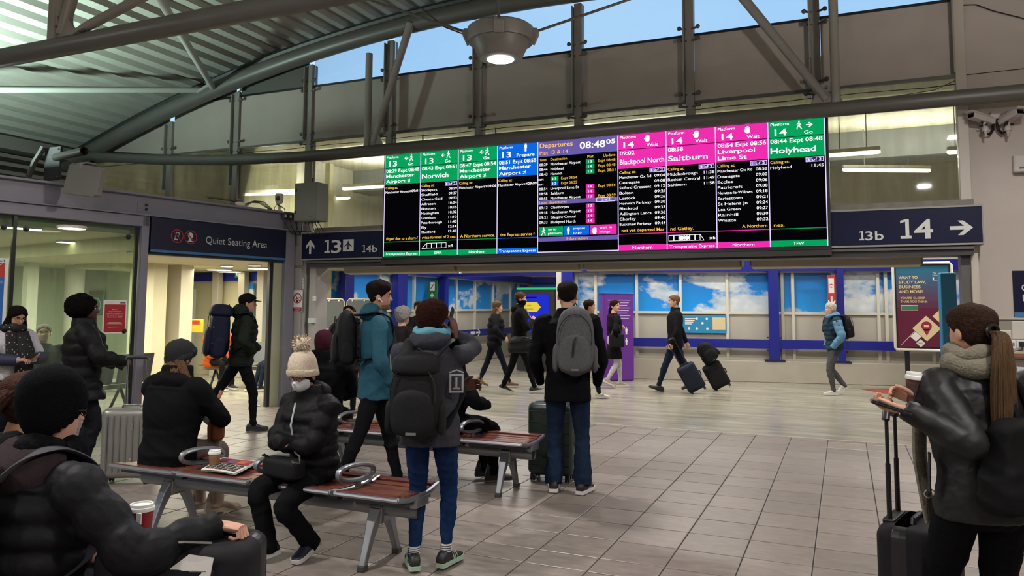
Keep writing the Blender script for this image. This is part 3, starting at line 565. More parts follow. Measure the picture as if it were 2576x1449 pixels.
def panel(i, kind, plat, verb, l1, l2, stops, page, ticker, op, coaches=None, tal='L', bigdest=False):
    x0, x1 = BX[i]-bx0, BX[i+1]-bx0; W = x1-x0; H = HB; c = {'g': eg, 'p': ep, 'b': eb}[kind]
    b = B(); b.box((x0+.004, -.0, 0), (x1-.004, .012, H)); pn = b.obj('led_panel', ek, board)
    pn['label'] = {'g': 'green', 'p': 'pink', 'b': 'blue'}[kind]+' platform %s panel of the board' % plat
    P = Print((x0, 0, 0), (1, 0, 0), (0, 0, 1), .0015)
    P.rect(0, H*.862, W, H, c); P.rect(0, H*.697, W, H*.857, c); P.rect(0, 0, W, H*.048, c); P.rect(0, H*.136, W, H*.142, c)
    P.rect(-.006, 0, .006, H, el, 2.5)
    if i == 8: P.rect(W-.006, 0, W+.006, H, el, 2.5)
    P.text('Platform', W*.05, H*.955, H*.024, ew, W*.33); P.text(plat, W*.12, H*.875, H*.055, ew, W*.22, bold=.012)
    vx = W*.72 if kind != 'b' else W*.70
    P.text(verb, vx, H*.873, H*.030, ew, W*(.15 if verb == 'Go' else .24 if verb == 'Wait' else .44), 'C', .01)
    if kind == 'g':
        if plat == '13': walker(P, W*.74, H*.913, H*.07, ew, 2., -1); arrow(P, W*.60, H*.945, W*.11, ew, PI)
        else: walker(P, W*.56, H*.913, H*.07, ew, 2., -1); arrow(P, W*.74, H*.945, W*.12, ew, 0)
    elif kind == 'b': stander(P, vx, H*.918, H*.075, ew)
    else: handmark(P, vx-W*.1, H*.915, H*.058, ew)
    P.text(l1, W*.04, H*.815, H*.034, ew, W*(.92 if 'Expt' in l1 else .31), bold=.012)
    if len(l2) == 1:
        P.text(l2[0], W*.04, H*.735, H*.045, ew, W*min(.92, .098*len(l2[0])*1.0+.02 if len(l2[0]) < 10 else .92), bold=.014)
    else:
        for j, t in enumerate(l2):
            plane = t == 'Airport'; P.text(t, W*.04, H*(.765-.052*j), H*.034, ew, W*.079*len(t), bold=.012)
            if plane: plane_mark(P, W*.68, H*(.78-.052*j), H*.042, ew, PI*.3)
    P.text('Calling at:', W*.03, H*.655, H*.024, ey, W*.34, bold=.008)
    for j, (n_, t_) in enumerate(stops):
        yy = H*(.612-.0445*j); P.text(n_, W*.03, yy, H*.024, ew, W*min(.045*len(n_)+.02, .66)); P.text(t_, W*.97, yy, H*.024, ew, W*.21, 'R', .004)
        if n_ == 'Manchester Airport': plane_mark(P, W*.73, yy+H*.012, H*.026, ew, PI*.3)
    if page:
        P.rect(W*.66, H*.652, W*.97, H*.69, el, 1.5); P.rect(W*.67, H*.657, W*.78, H*.685, E_('page_violet', '9078d0'), 2.); P.rect(W*.78, H*.657, W*.96, H*.685, E_('page_dark', '2a1c50'), 2.); P.text(page, W*.81, H*.66, H*.021, ew, W*.24, 'C', l=3.)
    tw = W*min(.047*len(ticker), .88); P.text(ticker, W*(.95 if tal == 'R' else .07), H*.158, H*.027, ey, tw, tal, .008)
    P.text(op, W*.5, H*.012, H*.025, ew, W*min(.051*len(op), .9) if len(op) > 4 else W*.19, 'C')
    if coaches:
        n_, rev = coaches
        cw = W*.52/4 if n_ == 4 else W*.64/6; xx = W*.06 if n_ == 4 else W*.03; 
        for q in range(n_):
            X = xx+(cw if not rev else 0)+q*cw if n_ == 4 else xx+q*cw
            P.frame(X, H*.068, X+cw, H*.118, .006, ew)
            if n_ == 6 and q in (2, 3): P.disc(X+cw/2, H*.093, cw*.42, ew, 1.5, 14)
        if n_ == 4: P.line(xx, H*.068, xx+cw, H*.118, .006, ew); P.line(xx, H*.069, xx+cw, H*.069, .006, ew); P.text('x4', xx+cw*5+.03, H*.075, H*.028, ew, W*.12)
        else: P.line(xx+6*cw+cw*.7, H*.068, xx+6*cw, H*.118, .006, ew); P.line(xx+6*cw+cw*.7, H*.069, xx+6*cw, H*.069, .006, ew); P.text('x6', W*.85, H*.075, H*.028, ew, W*.12)
    P.build(pn)
MA = 'Manchester Airport'
panel(0, 'g', '13', 'Go', '08:29 Expt 08:48', ['Manchester', 'Airport'], [(MA, '09:01')], None, 'slayed due to a short-f', 'Transpennine Express')
panel(1, 'g', '13', 'Go', '08:43 Expt 08:51', ['Norwich'], [('Stockport', '08:59'), ('Sheffield', '09:37'), ('Chesterfield', '09:53'), ('Alfreton', '10:04'), ('Ilkeston', '10:15'), ('Nottingham', '10:32'), ('Grantham', '11:10'), ('Peterborough', '11:40'), ('Ely', '12:14'), ('Thetford', '12:40')], '1 of 2', 'rvice formed of 2 coa', 'EMR', (4, 0))
panel(2, 'g', '13', 'Go', '08:47 Expt 08:54', ['Manchester', 'Airport'], [(MA, '09:06')], None, 'A Northern service.', 'Northern')
panel(3, 'b', '13', 'Prepare', '08:51 Expt 08:55', ['Manchester', 'Airport'], [(MA, '09:09')], None, 'tine Express service f-', 'Transpennine Express')
panel(5, 'p', '14', 'Wait', '09:02', ['Blackpool North'], [('Manchester Ox Rd', '09:04'), ('Deansgate', '09:08'), ('Salford Crescent', '09:12'), ('Bolton', '09:21'), ('Lostock', '09:26'), ('Horwich Parkway', '09:30'), ('Blackrod', '09:33'), ('Adlington Lancs', '09:36'), ('Chorley', '09:40'), ('Buckshaw Parkway', '09:44')], '1 of 2', 'not yet departed Mar', 'Northern')
panel(6, 'p', '14', 'Wait', '08:58', ['Saltburn'], [('Middlesbrough', '11:38'), ('Redcar Central', '11:49'), ('Saltburn', '11:58')], '2 of 2', 'nd Gatley.', 'Transpennine Express', (6, 1))
panel(7, 'p', '14', 'Wait', '08:54 Expt 08:56', ['Liverpool', 'Lime St'], [('Manchester Ox Rd', '08:58'), ('Deansgate', '09:00'), ('Eccles', '09:06'), ('Patricroft', '09:08'), ('Newton-le-Willows', '09:18'), ('Earlestown', '09:21'), ('St Helens Jn', '09:24'), ('Lea Green', '09:27'), ('Rainhill', '09:30'), ('Whiston', '09:32')], '1 of 2', 'A Northern', 'Northern', None, 'R')
panel(8, 'g', '14', 'Go', '08:44 Expt 08:48', ['Holyhead'], [('Holyhead', '11:45')], '3 of 3', 'nes.', 'TFW')
def centre():
    x0, x1 = BX[4]-bx0, BX[5]-bx0; W = x1-x0; H = HB
    b = B(); b.box((x0+.004, 0, 0), (x1-.004, .012, H)); pn = b.obj('led_panel', ek, board); pn['label'] = 'violet and black clock panel listing all departures'
    P = Print((x0, 0, 0), (1, 0, 0), (0, 0, 1), .0015)
    P.rect(0, H*.855, W, H, ev); P.rect(-.006, 0, .006, H, el, 2.5); P.rect(W-.006, 0, W+.006, H, el, 2.5)
    P.text('Departures', W*.025, H*.935, H*.042, ey, W*.42, bold=.014); P.text('Plat 13 & 14', W*.025, H*.873, H*.034, ey, W*.36)
    P.text('08:48', W*.535, H*.90, H*.062, ew, W*.315, bold=.016); P.text('05', W*.86, H*.925, H*.040, ew, W*.11, bold=.012)
    y = H*.815; P.text('Time', W*.02, y, H*.024, ey, W*.09); P.text('Destination', W*.165, y, H*.024, ey, W*.21); P.text('Plat', W*.63, y, H*.024, ey, W*.075); P.text('Update', W*.97, y, H*.024, ey, W*.145, 'R')
    R = [('08:29', MA, '13', eg, '08:48'), ('08:44', 'Holyhead', '14', eg, '08:48'), ('08:43', 'Norwich', '13', eg, '08:51'), (None, 'port', '13', eg, '08:54'), (None, 'port', '13', eb, '08:55'), ('08:54', 'Liverpool Lime St', '14', ep, '08:56'), ('08:58', 'Saltburn', '14', ep, None), ('08:55', MA, '13', ep, '08:59')]
    for j, (t, n_, p_, c, u) in enumerate(R):
        y = H*(.772-.0435*j)
        if t:
            P.text(t, W*.02, y, H*.024, ew, W*.105); P.text(n_, W*.165, y, H*.024, ew, W*.021*len(n_)); P.rect(W*.61, y-H*.009, W*.715, y+H*.030, c); P.text(p_, W*.662, y, H*.022, ew, W*.045, 'C', l=2.5)
            if u: P.text('Expt '+u, W*.97, y, H*.024, ey, W*.21, 'R')
        else:
            P.text(n_, W*.0, y, H*.024, ew, W*.075); P.rect(W*.165, y-H*.009, W*.265, y+H*.030, c); P.text(p_, W*.215, y, H*.022, ew, W*.045, 'C', l=2.5); P.text('Expt '+u, W*.30, y, H*.024, ey, W*.2)
    P.rect(0, H*.425, W, H*.462, ev); P.text('Later departures', W*.02, H*.433, H*.024, ey, W*.35); P.frame(W*.74, H*.425, W*.965, H*.462, .005, ew, 2.); P.rect(W*.79, H*.430, W*.92, H*.457, E_('page_violet', '9078d0'), 1.5); P.text('2 of 2', W*.855, H*.433, H*.022, ew, W*.1, 'C', l=3.)
    for j, (t, n_, p_) in enumerate((('09:13', 'Cleethorpes', '13'), ('09:18', MA, '13'), ('09:21', 'Glasgow Central', '14'), ('09:33', 'Blackpool North', '14'))):
        y = H*(.386-.0435*j); P.text(t, W*.02, y, H*.024, ew, W*.105); P.text(n_, W*.165, y, H*.024, ew, W*.021*len(n_)); P.rect(W*.61, y-H*.009, W*.715, y+H*.030, ep); P.text(p_, W*.662, y, H*.022, ew, W*.045, 'C', l=2.5)
    for (a, c, m, t1, t2, mk) in ((.02, .325, eg, 'go to', 'platform', 0), (.335, .65, eb, 'prepare', 'to go', 1), (.66, .98, ep, 'wait in', 'lounge', 2)):
        P.rect(W*a, H*.145, W*c, H*.228, m); tx = W*(a+.115); P.text(t1, tx, H*.195, H*.022, ew, W*.021*len(t1)); P.text(t2, tx, H*.158, H*.022, ew, W*.021*len(t2))
        (walker if mk == 0 else stander if mk == 1 else handmark)(P, W*(a+.055), H*.152, H*(.07 if mk < 2 else .055), ew)
    P.rect(0, H*.098, W, H*.135, ev); P.text('Information', W*.5, H*.107, H*.025, ey, W*.26, 'C'); P.rect(0, 0, W, H*.008, el, 2.)
    P.build(pn)
centre()
for x in (BX[0]-bx0+.3, -1.5, 0., 1.5, BX[-1]-bx0-.3):
    b = B(); b.box((x-.03, .05, HB+.02), (x+.03, .12, HB+.1)); b.obj('hanger', steel_d, board)
# ---- navy wayfinding band either side of the board
YS = 9.66
zs0, zs1 = 2.29, 2.69
def sign_band(px0, px1, label):
    x0, x1 = onY(px0, 620, YS).x, onY(px1, 570, YS).x
    t = thing('platform_sign', label, 'sign', ((x0+x1)/2, YS, zs0), 0); w = (x1-x0)/2
    b = B(); b.box((-w, 0, 0), (w, .2, zs1-zs0)); b.obj('sign_case', navy, t, bevel=.004)
    b = B()
    for q in ((-w-.012, -.008, -.02, w+.012, .2, .0), (-w-.012, -.008, zs1-zs0, w+.012, .2, zs1-zs0+.02), (-w-.014, -.008, 0, -w, .2, zs1-zs0), (w, -.008, 0, w+.014, .2, zs1-zs0)): b.box(q[:3], q[3:])
    b.obj('sign_frame', steel, t)
    return t, Print((-(x0+x1)/2, 0, -zs0), (1, 0, 0), (0, 0, 1), .003)
s_w = M('sign_white', 'c9cac6', .5)
def one(P, x, y, h, m, k=1.):
    t = h*.17*k; P.rect(x+h*.23, y, x+h*.23+t, y+h, m, 2.); P.rect(x+.0*h, y, x+h*.50, y+t*.9, m, 2.1); P.poly([(x, y+h*.80), (x+h*.24, y+h*.88), (x+h*.24, y+h), (x, y+h*.93)], m, 2.2); return x+h*.62
t, P = sign_band(759, 964, 'navy platform sign reading 13 and 14b with an upward arrow beside the departure board')
def wx(px, py=620): return onY(px, py, YS).x
def wz(px, py): return onY(px, py, YS).z
arrow(P, wx(781), wz(781, 621), wz(781, 603)-wz(781, 639), s_w, PI/2); hh = wz(838, 603)-wz(838, 636); xx = one(P, wx(817), wz(838, 636), hh, s_w); P.text('3', xx, wz(838, 636), hh, s_w, wx(859)-xx, bold=.015)
x0, x1, z0, z1 = wx(863), wx(890), wz(877, 632), wz(877, 602); P.rect(x0, z0, x1, z1, s_w); plane_mark(P, (x0+x1)/2, (z0+z1)/2, (z1-z0)*.8, navy, PI/2, 3.); hh = wz(930, 616)-wz(930, 634); xx = one(P, wx(912), wz(930, 634), hh, s_w); P.text('4b', xx, wz(930, 634), hh, s_w, wx(949)-xx, bold=.012); P.build(t)
t, P = sign_band(2090, 2471, 'navy platform sign reading 13b and 14 with an arrow pointing right')
hh = wz(2190, 581)-wz(2190, 604); xx = one(P, wx(2162), wz(2190, 604), hh, s_w); P.text('3b', xx, wz(2190, 604), hh, s_w, wx(2223, 600)-xx, bold=.012); hh = wz(2300, 551)-wz(2300, 600); xx = one(P, wx(2265, 580), wz(2300, 600), hh, s_w); P.text('4', xx, wz(2300, 600), hh, s_w, wx(2347, 580)-xx, bold=.02)
arrow(P, (wx(2391)+wx(2450))/2, wz(2420, 573), wx(2450)-wx(2391), s_w, 0); P.build(t)
# ---- quiet seating sign on the angled wall (local frame QM)
def qthing(name, label, cat, s, off_, z):
    p = QP+QD*s+QN*off_; t = thing(name, label, cat, (p.x, p.y, z), PI/2-QA); return t
a0, a1 = -2.44, -.205
t = qthing('quiet_area_sign', 'navy Quiet Seating Area sign with two red prohibition marks over the open doorway', 'sign', (a0+a1)/2, .07, 2.27)
w = (a1-a0)/2; b = B(); b.box((-w, 0, 0), (w, .06, .47)); b.obj('sign_panel', M('navy_sign_dark', '10152f', .35), t, bevel=.003)
b = B(); b.box((-w, -.004, 0), (w, .0, .035)); b.obj('blue_strip', M('strip_blue', '3a6f9c', .4), t)
P = Print((0, 0, 0), (1, 0, 0), (0, 0, 1), .003); 
def qs(px, py): s_, z_ = onQ(px, py, .07); return s_-(a0+a1)/2, z_-2.27
pr = M('prohibition_red', '9c2430', .5)
x0, z0 = qs(517, 612); x1, _ = qs(671, 623); hh = qs(527, 592)[1]-qs(527, 612)[1]
P.text('Quiet Seating Area', x0, z0, hh*.95, s_w, x1-x0)
for px, py, k in ((445, 594, 0), (479, 597, 1)):
    x, z = qs(px, py); r = (qs(px+16, py)[0]-x)*1.0; P.ring(x, z, r, r*.14, pr, 2.)
    if k == 0: P.poly([(x-r*.42, z-r*.5), (x+r*.1, z-r*.62), (x+r*.42, z+r*.5), (x-r*.1, z+r*.62)], s_w, 1.); P.poly([(x-r*.32, z-r*.36), (x+r*.08, z-r*.45), (x+r*.32, z+r*.4), (x-r*.08, z+r*.48)], M('navy_sign_dark', '10152f'), 1.5)
    else: P.disc(x, z+r*.25, r*.42, s_w, 1.); P.poly([(x-r*.2, z-r*.6), (x+r*.2, z-r*.6), (x+r*.15, z), (x-r*.3, z)], s_w, 1.); P.rect(x-r*.4, z-r*.68, x+r*.4, z-r*.52, s_w, 1.)
    P.line(x-r*.66, z+r*.66, x+r*.66, z-r*.66, r*.13, pr, 2.5)
P.build(t)
# posters on the glass
rp_ = M('poster_red', 'a51f26', .5)
def qposter(name, label, px0, px1, py0, py1, off_, body, build):
    (x0, z0), (x1, z1) = onQ(px0, py1, off_), onQ(px1, py0, off_)
    t = qthing(name, label, 'poster', (x0+x1)/2, off_, z0); W, H = x1-x0, z1-z0
    b = B(); b.box((-W/2, 0, 0), (W/2, .004, H)); b.obj('sheet', body, t); P = Print((-W/2, 0, 0), (1, 0, 0), (0, 0, 1), .001); build(P, W, H); P.build(t)
def pr1(P, W, H):
    P.rect(W*.05, H*.04, W*.95, H*.87, rp_)
    for j, s in enumerate(('Major', 'improvement', 'works on platforms', '13 and 14 from', 'December 2022')): P.text(s, W*.5, H*(.70-j*.055), H*.032, wht, min(W*.72, W*.048*len(s)), 'C', .01)
    for j, q in enumerate((.5, .62, .66, .0, .55)):
        if q: P.rect(W*(.5-q/2), H*(.33-j*.035), W*(.5+q/2), H*(.338-j*.035), wht, 2.)
    P.rect(W*.06, H*.93, W*.4, H*.945, M('grey_print', '777777')); P.rect(W*.7, H*.90, W*.93, H*.93, M('print_dark', '3a2a3a'))
qposter('works_poster', 'red works notice poster fixed to the glass beside the woman with an afro', 257, 320, 755, 840, .02, wht, pr1)
def pr2(P, W, H):
    P.rect(0, 0, W*.93, H*.72, M('poster_blue', '1c63b4', .5)); P.poly([(0, H*.72), (W*.93, H*.72), (W*.93, H*.93), (0, H*.93)], M('poster_red2', 'b6352c', .5)); P.rect(0, H*.93, W*.93, H, wht)
    P.text('orkRail', W*.55, H*.945, H*.035, M('print_dark', '3a2a3a'), W*.36, bold=.01)
    for j in range(4): P.line(W*.55, H*.80, W*(.60+.09*j), H*.92, W*.012, wht, 2.)
    for x in (.75, .87):
        for k in range(3): a = k*PI/3; P.line(W*x-W*.04*math.cos(a), H*.66-W*.04*math.sin(a), W*x+W*.04*math.cos(a), H*.66+W*.04*math.sin(a), W*.012, M('pale_blue', '6fa5dd'), 2.)
    P.frame(W*.5, H*.24, W*.82, H*.34, W*.012, M('pale_blue', '6fa5dd'), 2.); arrow(P, W*.72, H*.29, W*.12, wht); P.text('ay)', W*.6, H*.05, H*.035, M('pale_blue', '6fa5dd'), W*.3)
qposter('timetable_poster', 'blue and red railway poster on the glass above the woman in the patterned scarf', -120, 23, 650, 830, .02, wht, pr2)
# no smoking sign and small plates on the corner column
YC = 9.79
x0, x1 = onY(735, 800, YC).x, onY(760, 800, YC).x; z0, z1 = onY(747, 785, YC).z, onY(747, 730, YC).z
t = thing('no_smoking_sign', 'white no smoking sign with red ring on the grey corner column', 'sign', ((x0+x1)/2, YC, z0)); W, H = x1-x0, z1-z0
b = B(); b.box((-W/2, -.004, 0), (W/2, 0, H)); b.obj('plate', wht, t)
P = Print((-W/2, -.004, 0), (1, 0, 0), (0, 0, 1), .001); P.ring(W*.5, H*.63, W*.42, W*.08, pr, 2.); P.line(W*.22, H*.63+W*.28, W*.78, H*.63-W*.28, W*.07, pr, 2.5); P.line(W*.3, H*.58, W*.7, H*.66, W*.07, M('print_dark', '3a2a3a'), 1.5); P.rect(W*.38, H*.46, W*.55, H*.56, M('print_dark', '3a2a3a'), 1.5)
P.rect(W*.06, H*.03, W*.94, H*.22, pr); P.text('No Smoking', W*.5, H*.135, H*.05, wht, W*.6, 'C'); P.text('please', W*.5, H*.06, H*.05, wht, W*.35, 'C'); P.build(t)
def small_box(name, label, cat, px0, px1, py0, py1, Y, m, dep=.03, group=None, bev=.004):
    x0, x1 = onY(px0, (py0+py1)/2, Y).x, onY(px1, (py0+py1)/2, Y).x; z0, z1 = onY((px0+px1)/2, py1, Y).z, onY((px0+px1)/2, py0, Y).z
    t = thing(name, label, cat, ((x0+x1)/2, Y, z0), 0, group); b = B(); b.box((-(x1-x0)/2, -dep, 0), ((x1-x0)/2, 0, z1-z0)); b.obj('case', m, t, bevel=bev); return t, x1-x0, z1-z0, dep
for i, (a, b0, c, d, s) in enumerate(((760, 765, 698, 712, 'upper'), (760, 765, 714, 726, 'lower'))):
    t, W, H, dp = small_box('asset_tag', '%s pale asset tag above the no smoking sign' % s, 'label', a, b0, c, d, YC-.01, M('tag_grey', 'b9bec0', .5), .003)
    b = B(); b.box((-W*.3, -dp-.001, H*.3), (W*.3, -dp, H*.4)); b.obj('print', M('grey_print', '777777'), t)
t, W, H, dp = small_box('door_switch', 'small white key switch on the dark portal jamb', 'switch', 788, 796, 745, 757, 9.82, wht, .02); b = B(); b.lathe([(.006, 0), (.006, .004)], (0, 0, 0), 8, Matrix.Translation((0, -dp, H*.5))@Matrix.Rotation(PI/2, 4, 'X')); b.obj('key_slot', black_m, t)
t, W, H, dp = small_box('door_latch', 'metal latch block on the portal jamb beside the column', 'latch', 779, 796, 800, 813, 9.80, M('tag_grey', 'b9bec0'), .05); b = B(); b.box((-W*.7, -.02, H*.3), (-W*.5, 0, H*.7)); b.obj('bolt', steel_d, t)
# ---- grey electrical cabinet with cables
t, W, H, dp = small_box('electrical_cabinet', 'grey electrical cabinet mounted high on the mullion beside the departure board', 'cabinet', 770, 826, 466, 560, 9.66, M('cabinet_grey', '7d7e78', .45, 0, .05, 5.), .28, None, .008)
b = B(); b.box((-W/2+.01, -dp-.012, .01), (W/2-.01, -dp, H-.01)); d_ = b.obj('door', M('cabinet_grey', '7d7e78'), t, bevel=.004)
for z in (.2, .77):
    b = B(); b.box((-W/2+.03, -dp-.022, H*z), (-W/2+.055, -dp-.012, H*z+.04)); b.obj('lock', black_m, d_, bevel=.003)
b = B(); b.box((0.08, -dp-.013, H*.09), (.14, -dp-.0115, H*.1)); b.obj('maker_plate', black_m, d_)
b = B(); b.lathe([(.018, 0), (.018, .09)], (0, -.12, H), 10); b.obj('aerial', black_m, t)
for i in range(5):
    x = -.1+i*.06; b = B(); b.lathe([(.014, -.03), (.014, 0)], (x, -.14, 0), 8); b.obj('cable_gland', black_m, t)
    b = B(); b.tube([(x, -.14, -.02), (x+.02*i, -.14, -.12), (x+.05+.01*i, -.1, -.2), (x+.06, .05, -.24)], .006, 5); b.obj('cable', black_m, t)
# ---- camera, plugs and cables on top of the beam
bt = 3.04
def qtop(px, off_=0.): s_ = onQ(px, 520, off_)[0]; p = QP+QD*s_+QN*off_; return Vector((p.x, p.y, bt))
p = qtop(702, .0); t = thing('beam_camera', 'white camera on a stalk on top of the lilac beam near the cabinet', 'camera', p)
b = B(); b.lathe([(.05, 0), (.05, .02), (.015, .03), (.015, .12), (.03, .13)], (0, 0, 0), 12); b.obj('stalk', white_p, t, True)
b = B(); b.lathe([(.045, .13), (.062, .16), (.065, .26), (.055, .285), (.0, .29)], (0, 0, 0), 14); b.obj('housing', white_p, t, True)
b = B(); b.ell((.02, -.055, .205), (.04, .018, .045), 10, 6); b.obj('lens', black_m, t, True)
for i in range(2):
    b = B(); b.tube([(-.06+.1*i, 0, .0), (-.1+.14*i, 0, .06), (-.02, -.03, .11+.01*i), (.1, 0, .05), (.12, 0, 0)], .006, 5); b.obj('cable', black_m, t)
for i, px in enumerate((714, 727, 740)):
    p = qtop(px, .06); t = thing('plug_adaptor', ('plug adaptor hanging off the beam edge below the camera', 'middle one of three plug adaptors on the beam edge', 'plug adaptor nearest the cabinet on the beam edge')[i], 'plug', p+Vector((0, 0, -.02)), PI/2-QA, 'plug adaptors on the beam edge')
    b = B(); b.box((-.035, -.05, -.09), (.035, 0, .0)); b.obj('case', M('plug_grey', '4b4c50', .5), t, bevel=.006); b = B(); b.box((-.016, -.054, -.07), (.016, -.05, -.03)); b.obj('rating_label', wht, t)
    b = B(); b.tube([(0, -.03, -.09), (.02, -.05, -.2), (.1, -.06, -.3-.02*i), (.16+.02*i, -.06, -.33), (.22, -.05, -.27), (.24, -.04, -.12)], .007, 5); b.obj('lead', black_m, t)
p = qtop(640, .02); t = thing('beam_cables', 'loop of thin grey cables arching over the beam top', 'cables', p, PI/2-QA)
for i in range(4):
    b = B(); b.tube([(-.25+.03*i, 0, 0), (-.1+.03*i, 0, .08+.012*i), (.08+.03*i, 0, .09+.01*i), (.3+.02*i, 0, 0)], .006, 5); b.obj('cable', M('cable_grey', '55565a', .5), t)
p = qtop(598, .05); t = thing('security_lamp', 'slim white sensor on a flat dark arm on the beam top', 'sensor', p+Vector((0, 0, .03)), PI/2-QA)
b = B(); b.box((-.5, -.02, .03), (.05, .03, .05)); b.obj('arm', steel_d, t); b = B(); b.ell((.02, -.03, 0), (.09, .04, .035), 12, 8); b.obj('head', white_p, t, True)
# ---- grey flat panel antenna and its bracket over the glass wall
Yp = 6.25
t = thing('panel_antenna', 'grey square panel antenna hanging on a bracket over the glass wall', 'antenna', onY(210, 410, Yp))
def rel(px, py, Y=Yp): return onY(px, py, Y)-onY(210, 410, Yp)
pts = [rel(183, 410), rel(263, 423), rel(247, 497), rel(163, 487)]
pts2 = []
for i in range(4):
    a, c, e = pts[i-1], pts[i], pts[(i+1) % 4]; pts2 += [c.lerp(a, .08), c.lerp(e, .08)]
b = B(); nn = (pts[1]-pts[0]).cross(pts[3]-pts[0]).normalized()*.04; b.add([p-nn for p in pts2]+[p+nn for p in pts2], [tuple(range(8)), tuple(range(15, 7, -1))]+[(i, (i+1) % 8, (i+1) % 8+8, i+8) for i in range(8)]); b.obj('panel', M('antenna_grey', '817e7b', .5), t, bevel=.008)
b = B(); b.box((-.12, -.04, -.02), (.12, .08, .0)); b.tube([(-.0, 0, -.08), (0, 0, 0)], .05, 8); b.obj('mount_plate', M('antenna_grey', '817e7b'), t)
b = B(); a = rel(212, 380); b.tube([rel(140, 396, Yp+.35), a], .05, 12, False); b.tube([rel(140, 396, Yp+.35), a], .038, 12, False); b.obj('arm_tube', steel_d, t, True)
c = rel(134, 408, Yp+.4); b = B(); b.box((c.x-.16, c.y-.01, c.z-.24), (c.x+.14, c.y+.02, c.z+.2)); pl_ = b.obj('wall_plate', M('plate_dark', '2c2b31', .5), t)
for sx, sz in ((-.13, .16), (.11, .16), (-.13, -.2), (.11, -.2)):
    b = B(); b.ell((c.x+sx, c.y-.015, c.z+sz), (.012, .01, .012), 8, 5); b.obj('bolt', chrome, pl_)
b = B(); b.tube([rel(70, 450, Yp+.3), rel(85, 410, Yp+.3), rel(110, 370, Yp+.35)], .035, 8); b.obj('bracket_leg', steel_d, t, True)
# ---- pendant lamp
pc = onY(1259, 150, 7.0); lampc = Vector((pc.x, 7.0, pc.z))
t = thing('pendant_lamp', 'large grey bowl pendant lamp slung on rods above the departure board', 'lamp', lampc)
lg = M('lamp_grey', '8e8b87', .45, .1, .04, 4.)
R_ = (onY(1335, 90, 7.).x-onY(1183, 90, 7.).x)/2
b = B(); b.lathe([(.12, .0), (R_*.62, .005), (R_*.66, .02), (R_*.87, .18), (R_*.87, .21), (R_*.1, .21)], (0, 0, 0), 32); b.obj('bowl', lg, t, .5)
b = B(); b.lathe([(R_*.88, .19), (R_*.98, .18), (R_*1.0, .20), (R_*1.0, .32), (R_*.9, .345), (R_*.4, .36)], (0, 0, 0), 32); b.obj('collar', lg, t, .5)
b = B(); b.lathe([(.0, -.004), (R_*.40, -.004), (R_*.42, .012)], (0, 0, 0), 24); b.obj('lens', emat('lamp_glow', 'fff6e6', 14.), t)
for k in range(4):
    a = PI*.12+k*PI/2; u = Vector((math.cos(a), math.sin(a), 0)); x_ = Matrix.Rotation(a, 4, 'Z')
    b = B(); b.prism([(R_*.92, .18), (R_*1.02, .16), (R_*1.16, .27), (R_*1.1, .32), (R_*.95, .32)], .1, x_@Matrix.Translation((0, -.05, 0))); b.obj('bracket', lg, t, bevel=.006)
    top = u*3.4+Vector((0, 0, 1.35)); b = B(); b.tube([u*(R_*1.1)+Vector((0, 0, .30)), top], .014, 6); b.obj('suspension_rod', steel_d, t)
pw_ = onY(1062, 22, 7.6)-lampc; b = B(); b.tube([(-R_*.9, -.02, .27), (pw_.x*.6, .2, pw_.z*.55), (pw_.x, .6, pw_.z)], .008, 5); b.obj('power_cable', black_m, t)
# ---- security cameras and boxes on the right-hand wall
def cctv(px, py, rz, label):
    p = onY(px, py, 9.76); t = thing('security_camera', label, 'security camera', p, rz, 'security cameras on the plaster wall'); t.scale = (.68, .68, .68); wm = M('camera_white', 'b5aeaa', .45)
    tilt = Matrix.Rotation(-.22, 4, 'X')
    b = B(); b.rings([[tilt@Vector(q) for q in ((-.07, y, -.05), (.07, y, -.05), (.075, y, .03), (.05, y, .06), (-.05, y, .06), (-.075, y, .03))] for y in (-.24, .16)]); b.obj('housing', wm, t, bevel=.01)
    b = B(); b.rings([[tilt@Vector(q) for q in ((-.085, y, .03), (.085, y, .03), (.06, y, .075), (-.06, y, .075))] for y in (-.29, .12)]); b.obj('sun_shield', wm, t, bevel=.006)
    b = B(); b.box((-.058, -.246, -.04), (.058, -.238, .035), tilt); b.obj('window', M('lens_black', '0b0b0d', .1), t)
    b = B(); b.tube([(0, .02, -.05), (0, .03, -.13)], .03, 10); b.lathe([(.05, 0), (.055, .04), (.03, .09)], (0, .03, -.2), 12); b.tube([(0, .03, -.2), (0, .03, -.27)], [.03, .012], 8); b.ell((0, .03, -.28), (.02, .02, .02), 8, 6); b.obj('bracket', wm, t, True)
    for s in (-1, 1):
        b = B(); b.tube([(s*.03, .0, -.1), (s*.075, -.01, -.1)], .014, 6); b.obj('knob', black_m, t)
cctv(2474, 300, -.95, 'white security camera pointing towards the departure board')
cctv(2538, 297, .55, 'white security camera pointing away from the departure board')
p = onY(2501, 291, 9.9); t = thing('junction_box', 'small round junction box with black conduits between two security cameras', 'junction box', p)
b = B(); b.lathe([(.045, 0), (.045, .04), (.0, .042)], (0, 0, 0), 16, Matrix.Rotation(PI/2, 4, 'X')); b.tube([(0, -.02, -.03), (0, -.02, -.09)], .02, 8); b.obj('box', M('camera_white', 'b5aeaa'), t, True)
for s, e in ((-1, onY(2470, 305, 9.75)-p), (1, onY(2535, 305, 9.75)-p)):
    b = B(); b.tube([(s*.02, -.03, -.05), (s*.025, -.04, -.17), (s*.06, -.05, -.22), (s*.11, -.07, -.20), (e.x*.85, -.1, e.z-.02), e], .016, 8); b.obj('conduit', black_m, t, True)
